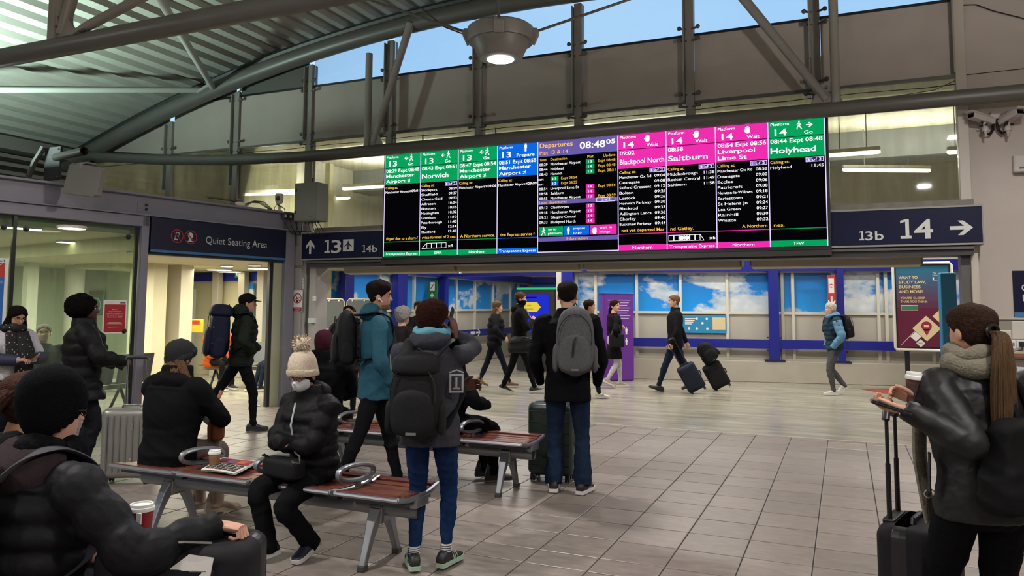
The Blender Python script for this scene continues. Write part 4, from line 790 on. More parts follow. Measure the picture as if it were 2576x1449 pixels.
t, W, H, dp = small_box('detector_box', 'white detector box on the plaster wall below the security cameras', 'detector', 2545, 2590, 392, 436, 9.93, M('camera_white', 'b5aeaa'), .1, None, .015); b = B(); b.box((-W*.2, -dp-.002, H*.18), (W*.2, -dp, H*.26)); b.obj('slot', black_m, t); b = B(); b.box((-W*.4, -dp-.006, H*.3), (W*.4, -dp, H*.9)); b.obj('cover', M('camera_white', 'b5aeaa'), t, bevel=.005)
b = B(); b.tube([onY(*p_, 9.9) for p_ in ((2410, 24), (2425, 13), (2455, 12), (2500, 28), (2580, 48))], .007, 5); tag(b.obj('wall_cable', black_m), 'thin black cable drooping across the plaster wall near the roof', 'cable')
b = B(); b.tube([onY(*p_, 9.9) for p_ in ((2232, 245), (2350, 227), (2434, 188), (2580, 172))], .004, 4); tag(b.obj('wall_cable', black_m), 'thin black wire running level beside the grey chord tube', 'cable')
x0 = onY(2550, 740, 9.88).x; z0, z1 = onY(2560, 797, 9.88).z, onY(2560, 681, 9.88).z
t = thing('counter_sign', 'navy sign with white letters cut by the picture edge above the wall tiles', 'sign', (x0, 9.88, z0)); b = B(); b.box((0, 0, 0), (1.2, .03, z1-z0)); b.obj('panel', navy, t, bevel=.003)
b = B(); b.box((0, -.003, 0), (1.2, 0, .05)); b.obj('blue_strip', M('strip_blue', '3a6f9c'), t); P = Print((0, 0, 0), (1, 0, 0), (0, 0, 1), .003); H = z1-z0; P.text('C', .075, H*.56, H*.15, s_w, bold=.01); P.text('P', .082, H*.34, H*.15, s_w, bold=.01); P.build(t)
# ---- counter with sockets
zc = onY(2530, 888, 9.6).z
t = thing('wall_counter', 'narrow wood edged counter along the tiled wall', 'counter', (1.6, 9.6, 0)); b = B(); b.box((-.12, -.05, zc-.03), (4.4, .3, zc)); b.obj('worktop', M('counter_cream', 'c7beb0', .4), t); b = B(); b.box((-.125, -.06, zc-.035), (4.4, -.05, zc)); b.obj('wood_edge', M('edge_wood', '7d4f35', .45, 0, .2, 20), t)
for x in (0., 1.6, 3.2):
    b = B(); b.tube([(x+.0, .05, 0), (x+.0, .05, zc-.03)], .022, 10); b.obj('leg', chrome, t, True)
for px, lb in ((2530, 'double wall socket with a black plug, nearest the ponytailed woman'), (2582, 'double wall socket with a black plug at the picture edge')):
    p = onY(px, 866, 9.89); t = thing('wall_socket', lb, 'socket', p, 0, 'double sockets over the counter'); b = B(); b.box((-.09, -.012, -.045), (.09, 0, .045)); b.obj('plate', wht, t, bevel=.004)
    for sx in (.02, .06):
        b = B(); b.box((sx, -.0135, -.02), (sx+.02, -.012, .02)); b.obj('outlet', M('grey_print', '777777'), t)
    b = B(); b.box((-.075, -.05, -.028), (-.02, -.012, .03)); b.obj('plug', black_m, t, bevel=.008); b = B(); b.tube([(-.05, -.04, -.03), (-.05, -.06, -.06), (-.2, -.1, -.085), (-.32, -.14, -.082)], .006, 5); b.obj('flex', black_m, t)
# ================================================================== BENCHES
wood = M('bench_wood', '6a3826', .32, 0, .28, 9., .1, 30, stretch=(.4, 4, 4)); wood2 = M('bench_wood_dark', '5e2f2c', .3, 0, .25, 9., .1, 30, stretch=(.4, 4, 4))
def bench(name, label, x0, yf, yb, cuts, arms, legs, beam):
    """seat front edge at yf (towards the camera), back edge at yb; cuts: seat boundaries along x"""
    t = thing(name, label, 'bench', (x0, (yf+yb)/2, 0)); oy = (yf+yb)/2
    hy = (yb-yf)/2; bar = {}
    def prof(v): return .445+.02*(abs(v)**3)-.012*(1-v*v)   # gentle dish
    for a, c in zip(cuts[:-1], cuts[1:]):
        a -= x0; c -= x0
        sg = B(); sg.cbox(((a+c)/2, 0, .40), (c-a-.05, .3, .02)); seat = sg.obj('seat', M('seat_pan', '4a4b4f', .4, .5), t)
        for i in range(7):
            v = -0.86+i*1.72/6; yy = v*hy; z = prof(v); tl = v*.10*abs(v)
            k = round(c-a, 3), 
            b = B(); b.cbox((0, 0, 0), (c-a-.075, hy*2/7*.82, .02)); o = b.obj('slat', wood if (i % 3) else wood2, seat, bevel=.004); o.location = ((a+c)/2, yy, z); o.rotation_euler = (tl*.8, 0, 0)
        for xx in (a+.022, c-.022):
            b = B(); b.tube([(xx, hy*v, prof(v)-.012) for v in (-1.02, -.9, -.5, 0, .5, .9, 1.02)], [.012, .018, .018, .018, .018, .018, .012], 8); b.obj('seat_rib', alu, seat, True)
        for yy in (-hy*1.0, hy*1.0):
            b = B(); b.tube([(a+.02, yy, .447), (c-.02, yy, .447)], .014, 8); b.obj('edge_rail', alu, seat, True)
    for xa in arms:
        xa -= x0; b = B(); pts = []
        for k in range(25):
            s_ = k/24*2*PI; pts.append((xa+.0+.012*math.sin(s_), math.cos(s_)*hy*.80-.02, .53+.05*math.copysign(abs(math.sin(s_))**.8, math.sin(s_))-.022*math.cos(s_)))
        b.tube(pts, .015, 8, flat=1.4); b.obj('armrest', alu, t, True)
        b = B(); b.tube([(xa, 0, .33), (xa, 0, .47)], .02, 8); b.obj('arm_stem', alu, t, True)
    bx0, bx1 = beam[0]-x0, beam[1]-x0
    b = B(); b.tube([(bx0, .02, .335), (bx1, .02, .335)], .052, 20, False); b.tube([(bx0, .02, .335), (bx1, .02, .335)], .044, 20, False); b.obj('beam', M('beam_grey', '7b7d80', .4, .4), t, True)
    b = B()
    for q in (bx0, bx1): b.lathe([(.045, 0), (.045, .006)], (0, 0, 0), 16, Matrix.Translation((q-.015 if q > 0 else q+.015, .02, .335))@Matrix.Rotation(PI/2, 4, 'Y'))
    b.obj('beam_cap', black_m, t)
    for xx in cuts: 
        b = B(); b.cbox((xx-x0-.03 if xx > x0 else xx-x0+.03, .02, .39), (.05, .16, .06)); b.obj('saddle', alu, t, bevel=.01)
    for xl in legs:
        xl -= x0
        b = B(); b.cbox((xl, .02, .30), (.10, .13, .12)); lg_ = b.obj('leg_head', alu, t, bevel=.02)
        for s in (-1, 1):
            rs = []
            for k, (yy, z, w, dd) in enumerate(((.03, .34, .08, .07), (.075, .27, .065, .075), (.12, .18, .05, .055), (.16, .09, .044, .045), (.185, .03, .042, .04), (.19, .0, .044, .042))):
                rs.append([(xl-w/2, .02+s*yy-dd/2, z), (xl+w/2, .02+s*yy-dd/2, z), (xl+w/2, .02+s*yy+dd/2, z), (xl-w/2, .02+s*yy+dd/2, z)])
            b = B(); b.rings(rs); leg = b.obj('leg', alu, t, bevel=.006)
            b = B(); b.cbox((xl, .02+s*.19, .018), (.05, .05, .036)); b.obj('foot', M('foot_grey', '3b3c3e', .5), leg, bevel=.006)
    return t
bench('station_bench', 'slatted wooden bench with coffee cup and newspaper on it, nearest the camera', -3.5, 3.85, 4.32, [-4.74, -4.11, -3.47, -2.84, -2.36], [-4.09, -3.45, -2.82], [-4.38, -2.66], (-4.66, -2.38))
bench('station_bench', 'slatted wooden bench further back with an empty end seat beside the green suitcase', -3.4, 5.77, 6.28, [-4.95, -4.25, -3.6, -2.98, -2.40], [-4.22, -2.98], [-4.45, -2.66], (-4.9, -2.42))
bench('station_bench', 'bench mostly hidden under the seated man in the black beanie', -2.5, 1.42, 1.92, [-3.7, -3.1, -2.5, -1.9], [], [-3.3, -2.15], (-3.65, -1.95))
# ================================================================== LUGGAGE
def gd_(px, dep): p = CAMO+ray(px, 900)*dep; return (p.x, p.y, 0.)
def rbox(W, D_, H, r, z0=0., n=6, taper=0., pw=3.2):
    """upright rounded box as rings of superellipses; r = rounding of top and bottom"""
    rs = []
    zs = [(0, r)]+[(r*(1-math.cos(k*PI/2/n)), r*(1-math.sin(k*PI/2/n))) for k in range(1, n+1)]
    prof = [(z, ins) for z, ins in zs]+[(H-z, ins) for z, ins in reversed(zs)]
    for z, ins in prof:
        a, c = W/2-ins, D_/2-ins; ring = []
        for j in range(28):
            q = 2*PI*j/28; cc, ss = math.cos(q), math.sin(q)
            ring.append(Vector((a*math.copysign(abs(cc)**(2/pw/1.6), cc), c*math.copysign(abs(ss)**(2/pw/1.6), ss), z0+z)))
        rs.append(ring)
    return rs
def suitcase(label, loc, rz, W, D_, H, m, kind='hard', handle=.0, trim=None, tilt=0., name='suitcase', hm=None):
    t = thing(name, label, 'suitcase', loc, rz); t.rotation_euler = (tilt, 0, rz); trim = trim or black_m; hm = hm or chrome
    wz = .055
    b = B(); b.rings(rbox(W, D_, H, .05, wz)); sh = b.obj('shell', m, t, .9)
    if kind == 'hard':
        for i in range(7):
            x = -W*.36+i*W*.12
            for s in (-1, 1):
                b = B(); b.tube([(x, s*D_*.5, wz+.06), (x, s*(D_*.5+.004), wz+.1), (x, s*(D_*.5+.004), wz+H-.1), (x, s*D_*.5, wz+H-.06)], .009, 6); b.obj('rib', m, sh, True)
        b = B(); b.rings([[Vector((p.x*1.012, (p.y/ (D_/2))*.022, p.z)) for p in r] for r in rbox(W, D_, H, .05, wz)]); b.obj('frame', trim, sh)
    elif kind == 'groove':
        for i in range(6):
            z = wz+.09+i*(H-.16)/5
            for s in (-1, 1):
                b = B(); b.tube([(-W*.45, s*(D_*.5-.002), z), (-W*.2, s*(D_*.5+.001), z), (-W*.1, s*(D_*.5+.001), z-.025), (W*.1, s*(D_*.5+.001), z-.025), (W*.2, s*(D_*.5+.001), z), (W*.45, s*(D_*.5-.002), z)], .004, 5); b.obj('groove', trim, sh)
        b = B(); b.rings([[Vector((p.x*1.006, p.y*.03/(D_/2), p.z)) for p in r] for r in rbox(W, D_, H, .05, wz)]); b.obj('zip', trim, sh)
    else:
        b = B(); b.rings([[Vector((p.x*1.01, p.y*.05/(D_/2)+D_*.12, p.z)) for p in r] for r in rbox(W, D_, H, .05, wz)]); b.obj('zip_band', trim, sh)
        b = B(); b.rings([[Vector((p.x*.82, p.y*.12-D_*.5, wz+.05+(p.z-wz)*.62)) for p in r] for r in rbox(W, D_, H, .05, wz)]); b.obj('front_pocket', m, sh, .9)
        b = B(); b.rings([[Vector((p.x*.62, p.y*.10-D_*.5, wz+.72*H+(p.z-wz)*.2)) for p in r] for r in rbox(W, D_, H, .05, wz)]); b.obj('top_pocket', m, sh, .9)
    for sx in (-1, 1):
        for sy in (-1, 1):
            b = B(); b.cbox((sx*(W/2-.05), sy*(D_/2-.05), .05), (.04, .045, .03)); w_ = b.obj('wheel_fork', trim, t, bevel=.006)
            b = B()
            for dx in (-.012, .012): b.lathe([(.012, -.008), (.026, -.006), (.026, .006), (.012, .008)], (0, 0, 0), 14, Matrix.Translation((sx*(W/2-.05)+dx, sy*(D_/2-.05), .026))@Matrix.Rotation(PI/2, 4, 'Y'))
            b.obj('wheel', M('wheel_rubber', '1b1b1d', .6), w_)
    b = B(); b.tube([(-.08, 0, H+wz-.005), (-.07, 0, H+wz+.02), (.07, 0, H+wz+.02), (.08, 0, H+wz-.005)], .012, 8, flat=.7); b.obj('top_handle', trim, t, True)
    b = B(); b.tube([(W/2-.002, 0, wz+H*.4), (W/2+.02, 0, wz+H*.43), (W/2+.02, 0, wz+H*.57), (W/2-.002, 0, wz+H*.6)], .011, 8); b.obj('side_handle', trim, t, True)
    if handle:
        yb = D_*.34
        b = B(); b.cbox((0, yb, H+wz+.0), (W*.5, .05, .02)); b.obj('handle_socket', trim, t, bevel=.006)
        for sx in (-1, 1):
            b = B(); b.tube([(sx*W*.19, yb, H+wz), (sx*W*.19, yb, H+wz+handle*.55)], .011, 8); b.tube([(sx*W*.19, yb, H+wz+handle*.55), (sx*W*.19, yb, H+wz+handle)], .008, 8); b.obj('handle_tube', hm, t, True)
        b = B(); b.tube([(-W*.22, yb, H+wz+handle-.01), (-W*.19, yb, H+wz+handle+.015), (W*.19, yb, H+wz+handle+.015), (W*.22, yb, H+wz+handle-.01)], .017, 10); b.obj('grip', black_m, t, True)
    return t
silver = M('suitcase_silver', '8b8b88', .35, .55, .05, 5.); blackf = M('suitcase_black', '1c1c20', .7, 0, .15, 30., .15, 300); greens = M('suitcase_green', '1f2f2c', .35, 0, .05, 5.); navyf = M('suitcase_navy', '1d2433', .65, 0, .1, 30.)
pS = onZ(304, 1218); sc1 = suitcase('silver ribbed hard suitcase behind the woman in the flat grey cap', (pS.x, pS.y+.08, 0), .55, .44, .26, .60, silver, 'hard', .42, M('suitcase_trim', '6c6c6a', .3, .7))
for k in range(5):
    b = B(); b.ell((-.232, -.03, .13+k*.115), (.006, .01, .01), 8, 5); b.obj('rivet', chrome, sc1)
for z in (.2, .5):
    b = B(); b.cbox((.05, -.138, z), (.025, .02, .06)); b.obj('latch', silver, sc1, bevel=.005)
pG = onZ(1380, 1212); suitcase('dark green grooved suitcase standing behind the man in jeans', (pG.x, pG.y+.1, 0), .1, .42, .27, .64, greens, 'groove', 0., M('green_dark', '121b19', .4))
b = B(); sc3 = suitcase('black soft suitcase under the hand of the man in the black beanie', (0, 0, 0), 0, .52, .30, .72, blackf, 'soft')
a = Vector((-2.10, 2.02, 0)); sc3.location = a; sc3.rotation_euler = (0, 0, .42)
b = B(); pts = [(.02, -.155, .72), (.08, -.157, .765), (.16, -.158, .755), (.145, -.172, .63), (.09, -.17, .60), (.04, -.17, .655)]; b.add(pts, [(0, 1, 2, 3, 4, 5)]); b.add([(p[0], p[1]-.003, p[2]) for p in pts], [(5, 4, 3, 2, 1, 0)]); lt = b.obj('luggage_label', wht, sc3)
P = Print((.02, -.163, .60), (1, 0, 0), (0, 0, 1), .011)
for k in range(4): P.rect(.045+.008*k, .05+.022*k, .10+.008*k, .053+.022*k, M('grey_print', '777777'), 1.3)
P.build(lt, 'label_print')
b = B(); b.tube([(.0, -.15, .795), (.06, -.15, .80), (.15, -.15, .797)], .006, 5); b.obj('zip_pull', chrome, sc3)
sc4 = suitcase('black soft suitcase with its handle raised beside the ponytailed woman', (gd_(2292, 3.35)), 1.30, .40, .27, .60, blackf, 'soft', .44, None, 0., 'suitcase', M('handle_black', '2a2a2c', .3, .5))
b = B(); b.box((.04, -.142, .34), (.07, -.139, .35)); b.obj('badge', M('pale_frame', 'b5aea2'), sc4)
pN = onZ(1755, 990); suitcase('navy cabin suitcase tilted behind the walking man', (pN.x+.03, pN.y, .03), .35, .34, .22, .50, navyf, 'soft', .50, None, 0., 'suitcase', black_m).rotation_euler = (0.1, -.5, .25)
pK = onZ(1808, 985); suitcase('black cabin suitcase with a rucksack on top, pulled last', (pK.x+.06, pK.y+.25, .03), .35, .36, .22, .48, blackf, 'soft', .3, None, 0., 'suitcase', black_m).rotation_euler = (0.1, -.5, .25)
# ================================================================== CUPS, PAPER
def cup(label, loc, h, r, body, lid, band=None, name='coffee_cup', rot=(0, 0, 0)):
    t = thing(name, label, 'cup', loc); t.rotation_euler = rot
    b = B(); b.lathe([(r*.7, 0), (r*.72, .004), (r*.97, h-.004), (r, h)], (0, 0, 0), 20); b.obj('cup_body', body, t, .5)
    b = B(); b.lathe([(r*1.03, h-.008), (r*1.06, h), (r*1.03, h+.006), (r*.95, h+.008), (r*.92, h+.018), (r*.8, h+.018), (r*.77, h+.012), (.0, h+.012)], (0, 0, 0), 20); b.obj('lid', lid, t, .5)
    if band:
        b = B(); b.lathe([(r*.79, h*.25), (r*.8, h*.25), (r*.93, h*.75), (r*.92, h*.75)], (0, 0, 0), 20); b.obj('sleeve', band, t, .5)
    return t
kraft = M('kraft', '8c6a4a', .7, 0, .08, 30.)
p = onZ(539, 1178, .462); cup('brown paper coffee cup with white lid standing on the bench', (p.x, p.y, .462), .105, .04, kraft, wht, M('kraft_dark', '7d5c3f', .7))
pc2 = CAMO+ray(355, 1318)*(2.95/ray(355, 1318).dot(FW)); t = cup('red paper cup with white lid behind the arm of the beanie man', pc2-Vector((0, 0, .06)), .12, .046, M('cup_red', '8e1f2a', .5), wht)
b = B(); b.box((.028, -.048, .075), (.052, -.044, .115)); b.obj('tea_tag', wht, t); P = Print((-.03, -.0375, .02), (1, 0, 0), (0, 0, 1), .004); P.disc(.03, .03, .02, wht); P.build(t, 'emblem')
pn = [onZ(*q, .475) for q in ((505, 1184), (560, 1155), (652, 1160), (590, 1196))]
t = thing('newspaper', 'folded tabloid newspaper lying on the bench next to the coffee cup', 'newspaper', (pn[0]+pn[2])/2); c_ = (pn[0]+pn[2])/2
def npt(u, v, l=0): p = (pn[0].lerp(pn[1], v)).lerp(pn[3].lerp(pn[2], v), u); return (p.x-c_.x, p.y-c_.y, .0+.006*math.sin(3*u+v*2)+l)
for k in range(3):
    b = B(); n_ = 6; b.add([npt(i/n_*(1-.015*k), j/n_, .004*k) for j in range(n_+1) for i in range(n_+1)], [(j*(n_+1)+i, j*(n_+1)+i+1, (j+1)*(n_+1)+i+1, (j+1)*(n_+1)+i) for j in range(n_) for i in range(n_)]); b.obj('sheet', M('newsprint', 'cfc9c0', .8, 0, .04, 20.), t)
def npr(u0, v0, u1, v1, m, l=.011):
    b = B(); b.add([npt(u0, v0, l), npt(u1, v0, l), npt(u1, v1, l), npt(u0, v1, l)], [(0, 1, 2, 3)]); o = b.obj('print', m, t, fix=False)
npr(.05, .55, .95, .92, M('photo_red', '8a3540', .6, 0, .5, 30.)); npr(.1, .60, .3, .85, M('photo_dark', '40302f', .6), .012); npr(.6, .62, .8, .86, M('photo_orange', 'b5603a', .6), .012); npr(.35, .56, .55, .9, M('photo_violet', '6a4a6a', .6), .012)
for k in range(4):
    for j in range(7): npr(.06+j*.125, .10+k*.11, .06+j*.125+.1, .10+k*.11+.075, M('print_black', '221f1f', .6), .011)
# ================================================================== CONCOURSE FITTINGS
purple = M('kiosk_purple', '5f2a8c', .4, 0, .03, 3.)
pk = onZ(1560, 952); t = thing('help_kiosk', 'tall purple information kiosk with white text and pictograms', 'kiosk', (pk.x+.05, pk.y-.36, 0), .55)
b = B(); b.box((-.36, -.22, 0), (.3, .22, 1.86)); b.obj('body', purple, t, bevel=.03); b = B(); b.box((-.37, -.23, 1.82), (.31, .23, 1.86)); b.obj('top_cap', M('kiosk_dark', '4b2070', .4), t, bevel=.01)
for (o_, u_, W) in (((-.36, -.22, 0), (1, 0, 0), .66), ((.3, -.22, 0), (0, 1, 0), .44)):
    P = Print(o_, u_, (0, 0, 1), .004); pl_t = M('kiosk_print', 'c9b4dd', .5)
    for k in range(8 if W > .5 else 14): w_ = W*(.75-.1*(k % 3)); P.rect(W*.5-w_/2, 1.7-k*.055, W*.5+w_/2, 1.715-k*.055, pl_t)
    for k in range(3): stander(P, W*(.3+.22*k), .98, .15, wht); stander(P, W*(.3+.22*k), .76, .14, wht)
    P.build(t, 'print')
ps = onY(1347, 930, 17.2); t = thing('digital_totem', 'digital totem with blue winter safety screen and green top edge', 'screen', (ps.x, 17.2, 0))
b = B(); b.box((-.5, 0, .02), (.5, .2, 2.0)); b.obj('case', black_m, t, bevel=.01); b = B(); b.box((-.5, -.01, 1.97), (.5, .2, 2.02)); b.obj('green_edge', emat('edge_green', '2fc27a', 1.), t)
b = B(); b.box((-.42, -.012, .95), (.34, -.004, 1.86)); scn = b.obj('screen', emat('screen_blue', '2432d8', .9), t)
P = Print((-.42, -.012, .95), (1, 0, 0), (0, 0, 1), .003); P.poly([(.04, .48), (.46, .48), (.56, .60), (.46, .72), (.04, .72)], emat('screen_yellow', 'f2d73a', .9)); P.text('Stay safe', .07, .62, .05, emat('screen_ink', '3a3fb0', .7), shear=.2); P.text('this winter.', .07, .53, .05, emat('screen_ink', '3a3fb0', .7), shear=.2); P.poly([(.06, .80), (.14, .80), (.10, .87)], emat('screen_white', 'ffffff', .9)); P.rect(.18, .815, .45, .845, emat('screen_dark', '10145a', .8)); P.build(scn, 'screen_print')
Pc = [(2250, 668), (2392, 660), (2396, 880), (2262, 882)]; Ya = 16.0
x0, x1 = onY(2249, 770, Ya).x, onY(2397, 770, Ya).x; z0, z1 = onY(2320, 882, Ya).z, onY(2320, 662, Ya).z; W, H = x1-x0, z1-z0
t = thing('advert_board', 'framed university advert poster about studying law and business', 'poster', ((x0+x1)/2, Ya, z0), 0.); b = B(); b.box((-W/2, 0, 0), (W/2, .1, H)); b.obj('back_box', black_m, t, bevel=.03)
b = B(); pts = [(-W/2, 0), (W/2, 0), (W/2, H), (-W/2, H)]; b.tube([(-W/2, -.01, .04), (-W/2+.02, -.01, .01), (W/2-.02, -.01, .01), (W/2, -.01, .04), (W/2, -.01, H-.04), (W/2-.03, -.01, H), (-W/2+.03, -.01, H), (-W/2, -.01, H-.04), (-W/2, -.01, .04)], .025, 8); b.obj('frame', M('frame_white', 'd6d2c8', .4), t, True)
for s in (-1, 1):
    b = B(); b.box((s*W*.3-.04, .02, -z0), (s*W*.3+.04, .08, 0)); b.obj('leg', black_m, t)
b = B(); b.box((-W/2+.05, -.006, .06), (W/2-.05, 0, H-.05)); sh = b.obj('sheet', M('advert_maroon', '5e1c3a', .3), t)
P = Print((-W/2+.05, -.006, .06), (1, 0, 0), (0, 0, 1), .002); w, h = W-.1, H-.11
nb = 7
for k in range(nb): f_ = k/(nb-1); c0, c1 = np.array(lin('5e1c3a')), np.array(lin('1f5f7c')); cc = c0*(1-f_)+c1*f_; mm = M('advert_grad_%d' % k, '808080', .3); mm.node_tree.nodes['Principled BSDF'].inputs['Base Color'].default_value = (*cc, 1); P.rect(0, h*(.40+.6*k/nb), w, h*(.40+.6*(k+1)/nb), mm, .6)
gold = M('advert_gold', 'e3c98f', .4)
for k, s in enumerate(('WANT TO', 'STUDY LAW,', 'BUSINESS', 'AND MORE?')): P.text(s, w*.05, h*(.84-k*.058), h*.036, gold, w*.052*len(s), bold=.016)
for k, s in enumerate(("YOU'RE CLOSER", 'THAN YOU THINK')): P.text(s, w*.07, h*(.59-k*.045), h*.028, gold, w*.037*len(s), bold=.01)
P.rect(w*.08, h*.45, w*.40, h*.515, wht, 1.5); P.rect(w*.085, h*.455, w*.395, h*.51, M('advert_green', '2f6b4a'), 2.)
P.text('The', w*.70, h*.9, h*.02, wht); P.text('Univers', w*.70, h*.875, h*.018, wht, w*.16); P.text('Lo', w*.70, h*.82, h*.04, wht, w*.2, bold=.012)
def dia(x, y, s, m, l): P.poly([(x-s, y), (x, y-s), (x+s, y), (x, y+s)], m, l)
dia(w*.55, h*.23, h*.155, M('map_cream', 'dccaa0', .4), 2.); dia(w*.86, h*.38, h*.11, gold, 1.8); dia(w*.34, h*.13, h*.06, wht, 2.2); dia(w*.43, h*.05, h*.05, wht, 2.2); P.disc(w*.55, h*.26, w*.1, M('pin_red', '8c1f48', .4), 3.); P.poly([(w*.48, h*.22), (w*.62, h*.22), (w*.55, h*.14)], M('pin_red', '8c1f48'), 3.); P.rect(w*.5, h*.245, w*.6, h*.275, gold, 4.); P.line(w*.05, h*.02, w*.55, h*.34, h*.006, gold, 2.6); P.text('94%', w*.43, h*.04, h*.02, M('pin_red', '8c1f48'), w*.09, 'C', l=4.); P.build(sh, 'print')
# teal totem near the portal
x0, x1 = onY(2362, 740, 12.6).x, onY(2413, 740, 12.6).x; z1 = onY(2385, 686, 12.6).z
t = thing('teal_totem', 'plain teal blue pillar standing in front of the advert poster', 'pillar', ((x0+x1)/2, 12.6, 0), .25); b = B(); b.box((-(x1-x0)*.42, 0, 0), ((x1-x0)*.42, .12, z1)); b.obj('body', M('teal_panel', '1d6f9c', .35), t, bevel=.015); b = B(); b.box((-(x1-x0)*.5, -.05, 0), ((x1-x0)*.5, .2, .05)); b.obj('base', black_m, t)
def hang_sign(name, label, px0, px1, py0, py1, p0, u, m, build, dep=.04):
    n_ = Vector((u[1], -u[0], 0)); a, c = onP(px0, (py0+py1)/2, p0, n_), onP(px1, (py0+py1)/2, p0, n_); z0, z1 = onP((px0+px1)/2, py1, p0, n_).z, onP((px0+px1)/2, py0, p0, n_).z; W = (c-a).length; H = z1-z0
    t = thing(name, label, 'sign', (a.x, a.y, z0), math.atan2(u[1], u[0])); b = B(); b.box((0, 0, 0), (W, dep, H)); b.obj('panel', m, t, bevel=.004); P = Print((0, 0, 0), (1, 0, 0), (0, 0, 1), .003); build(P, W, H); P.build(t); return t, W, H
P1 = O1+Vector((U1.y, -U1.x, 0))*.33
def red_b(P, W, H): P.rect(W*.15, H*.62, W*.85, H*.93, wht); P.disc(W*.5, H*.775, W*.26, red_m, 2.); P.rect(W*.28, H*.757, W*.72, H*.793, wht, 3.); arrow(P, W*.5, H*.45, H*.2, wht, -PI/2)
t, W, H = hang_sign('hanging_sign', 'narrow red hanging sign with no entry mark and downward arrow', 2082, 2102, 692, 812, P1, U1, red_m, red_b); b = B(); b.box((-.12, .0, H-.05), (0, .03, H)); b.obj('bracket', M('dark_blue', '15184a'), t)
grn = M('sign_green', '1f6b3f', .4)
def grn_b(P, W, H): P.rect(W*.2, H*.80, W*.75, H*.97, wht); P.line(W*.3, H*.83, W*.65, H*.93, W*.07, black_m, 2.); arrow(P, W*.47, H*.68, H*.14, wht, PI/2); P.text('Platform', W*.48, H*.50, H*.045, wht, W*.85, 'C'); P.text('13', W*.48, H*.41, H*.05, wht, W*.25, 'C'); P.text('via stairs', W*.48, H*.33, H*.045, wht, W*.85, 'C')
hang_sign('stairs_sign', 'green sign pointing up to platform 13 via stairs', 1076, 1099, 706, 830, Vector((-9.6, 17.2, 0)), Vector((1, 0, 0)), grn, grn_b)
def cyan_b(P, W, H):
    for k in range(4): P.rect(W*.05, H*(.78-.1*k), W*(.3-.03*k), H*(.83-.1*k), wht)
    for x, y in ((.32, .8), (.55, .8), (.45, .55), (.32, .25), (.56, .25), (.14, .25)): P.disc(W*x, H*y, H*.07, wht, 1., 10)
    P.rect(W*.68, H*.2, W*.97, H*.88, M('map_cream', 'dccaa0', .4))
PW = O1+Vector((U1.y, -U1.x, 0))*.045
hang_sign('info_poster', 'cyan information poster below the cloud windows behind the walking man', 1718, 1828, 793, 838, PW, U1, M('poster_cyan', '2d86b5', .4), cyan_b, .008)
Pp = Print((-10+.205, 12.5, 0), (0, 1, 0), (0, 0, 1), .003); t = thing('platform_band', 'white Platform 13 lettering on the blue handrail band', 'lettering')
def w2(px, py=831): q = onX(px, py, -9.79); return q.y-12.5, q.z
a, z = w2(1146, 836); c, _ = w2(1178, 834); Pp.text('Platform 13', a, .755, .08, wht, c-a, bold=.008); a, _ = w2(1184); c, _ = w2(1195); Pp.rect(a, .75, c, .84, wht); a2, _ = w2(1203); arrow(Pp, a2, .80, .3, wht); Pp.build(t)
# notice boards, purple stand and small signs in the concourse
for px0, px1, lb in ((815, 864, 'grey notice board in a white frame nearest the portal jamb'), (871, 931, 'grey notice board in a white frame behind the woman in the fur collar')):
    Yn = 12.2; x0, x1 = onY(px0, 800, Yn).x, onY(px1, 800, Yn).x; z1 = onY(px0, 752, Yn).z; W = x1-x0; t = thing('notice_board', lb, 'notice board', ((x0+x1)/2, Yn, 0)); b = B(); b.box((-W/2+.02, .01, .75), (W/2-.02, .03, z1-.03)); b.obj('panel', M('board_grey', '3f4348', .5), t)
    b = B(); b.tube([(-W/2, .02, 0), (-W/2, .02, z1-.05), (-W/2+.05, .02, z1), (W/2-.05, .02, z1), (W/2, .02, z1-.05), (W/2, .02, 0)], .014, 8); b.obj('frame', M('frame_white', 'd6d2c8'), t, True)
    for s in (-.25, .25):
        b = B(); b.cbox((W*s, .005, z1-.03), (.03, .02, .03)); b.obj('clip', M('frame_white', 'd6d2c8'), t)
Yn = 11.6; x0, x1 = onY(806, 850, Yn).x, onY(838, 850, Yn).x; z1 = onY(820, 826, Yn).z; W = x1-x0; t = thing('help_stand', 'purple help point stand with white text by the portal jamb', 'stand', ((x0+x1)/2, Yn, 0)); b = B(); b.box((-W/2, 0, .05), (W/2, .2, z1)); b.obj('body', purple, t, bevel=.01); b = B(); b.box((-W/2-.04, -.05, 0), (W/2+.04, .25, .05)); b.obj('base', M('kiosk_dark', '4b2070'), t)
P = Print((-W/2, 0, 0), (1, 0, 0), (0, 0, 1), .003)
for k, s in enumerate(('24/7 by ca', 'tance by Tr', 'phone.', '', 'e our team', 'rail.co.uk')):
    if s: P.text(s, W*.1, z1-.17-.055*k, .032, wht, W*.08*len(s))
P.build(t)
px = onY(1515, 800, 15.9); t = thing('wall_notice', 'small crimson notice beside the purple kiosk', 'sign', (px.x, 16.25, onY(1515, 830, 16.25).z), .15); b = B(); b.box((-.12, 0, 0), (.1, .02, .38)); b.obj('panel', M('notice_red', 'b3263f', .4), t); P = Print((-.12, 0, 0), (1, 0, 0), (0, 0, 1), .003); P.rect(.03, .15, .19, .17, wht); P.build(t)
a, c = onY(1020, 689, 10.9), onY(1286, 685, 10.9); t = thing('strip_light', 'thin pale blue strip light under the air curtains', 'light', a); L_ = (c-a).length; b = B(); b.box((0, -.01, 0), (c.x-a.x, .03, .035)); b.obj('lens', emat('strip_glow', 'bfe4ff', 1.6), t); b = B(); b.box((0, -.015, .035), (c.x-a.x, .04, .06)); b.obj('housing', white_p, t)
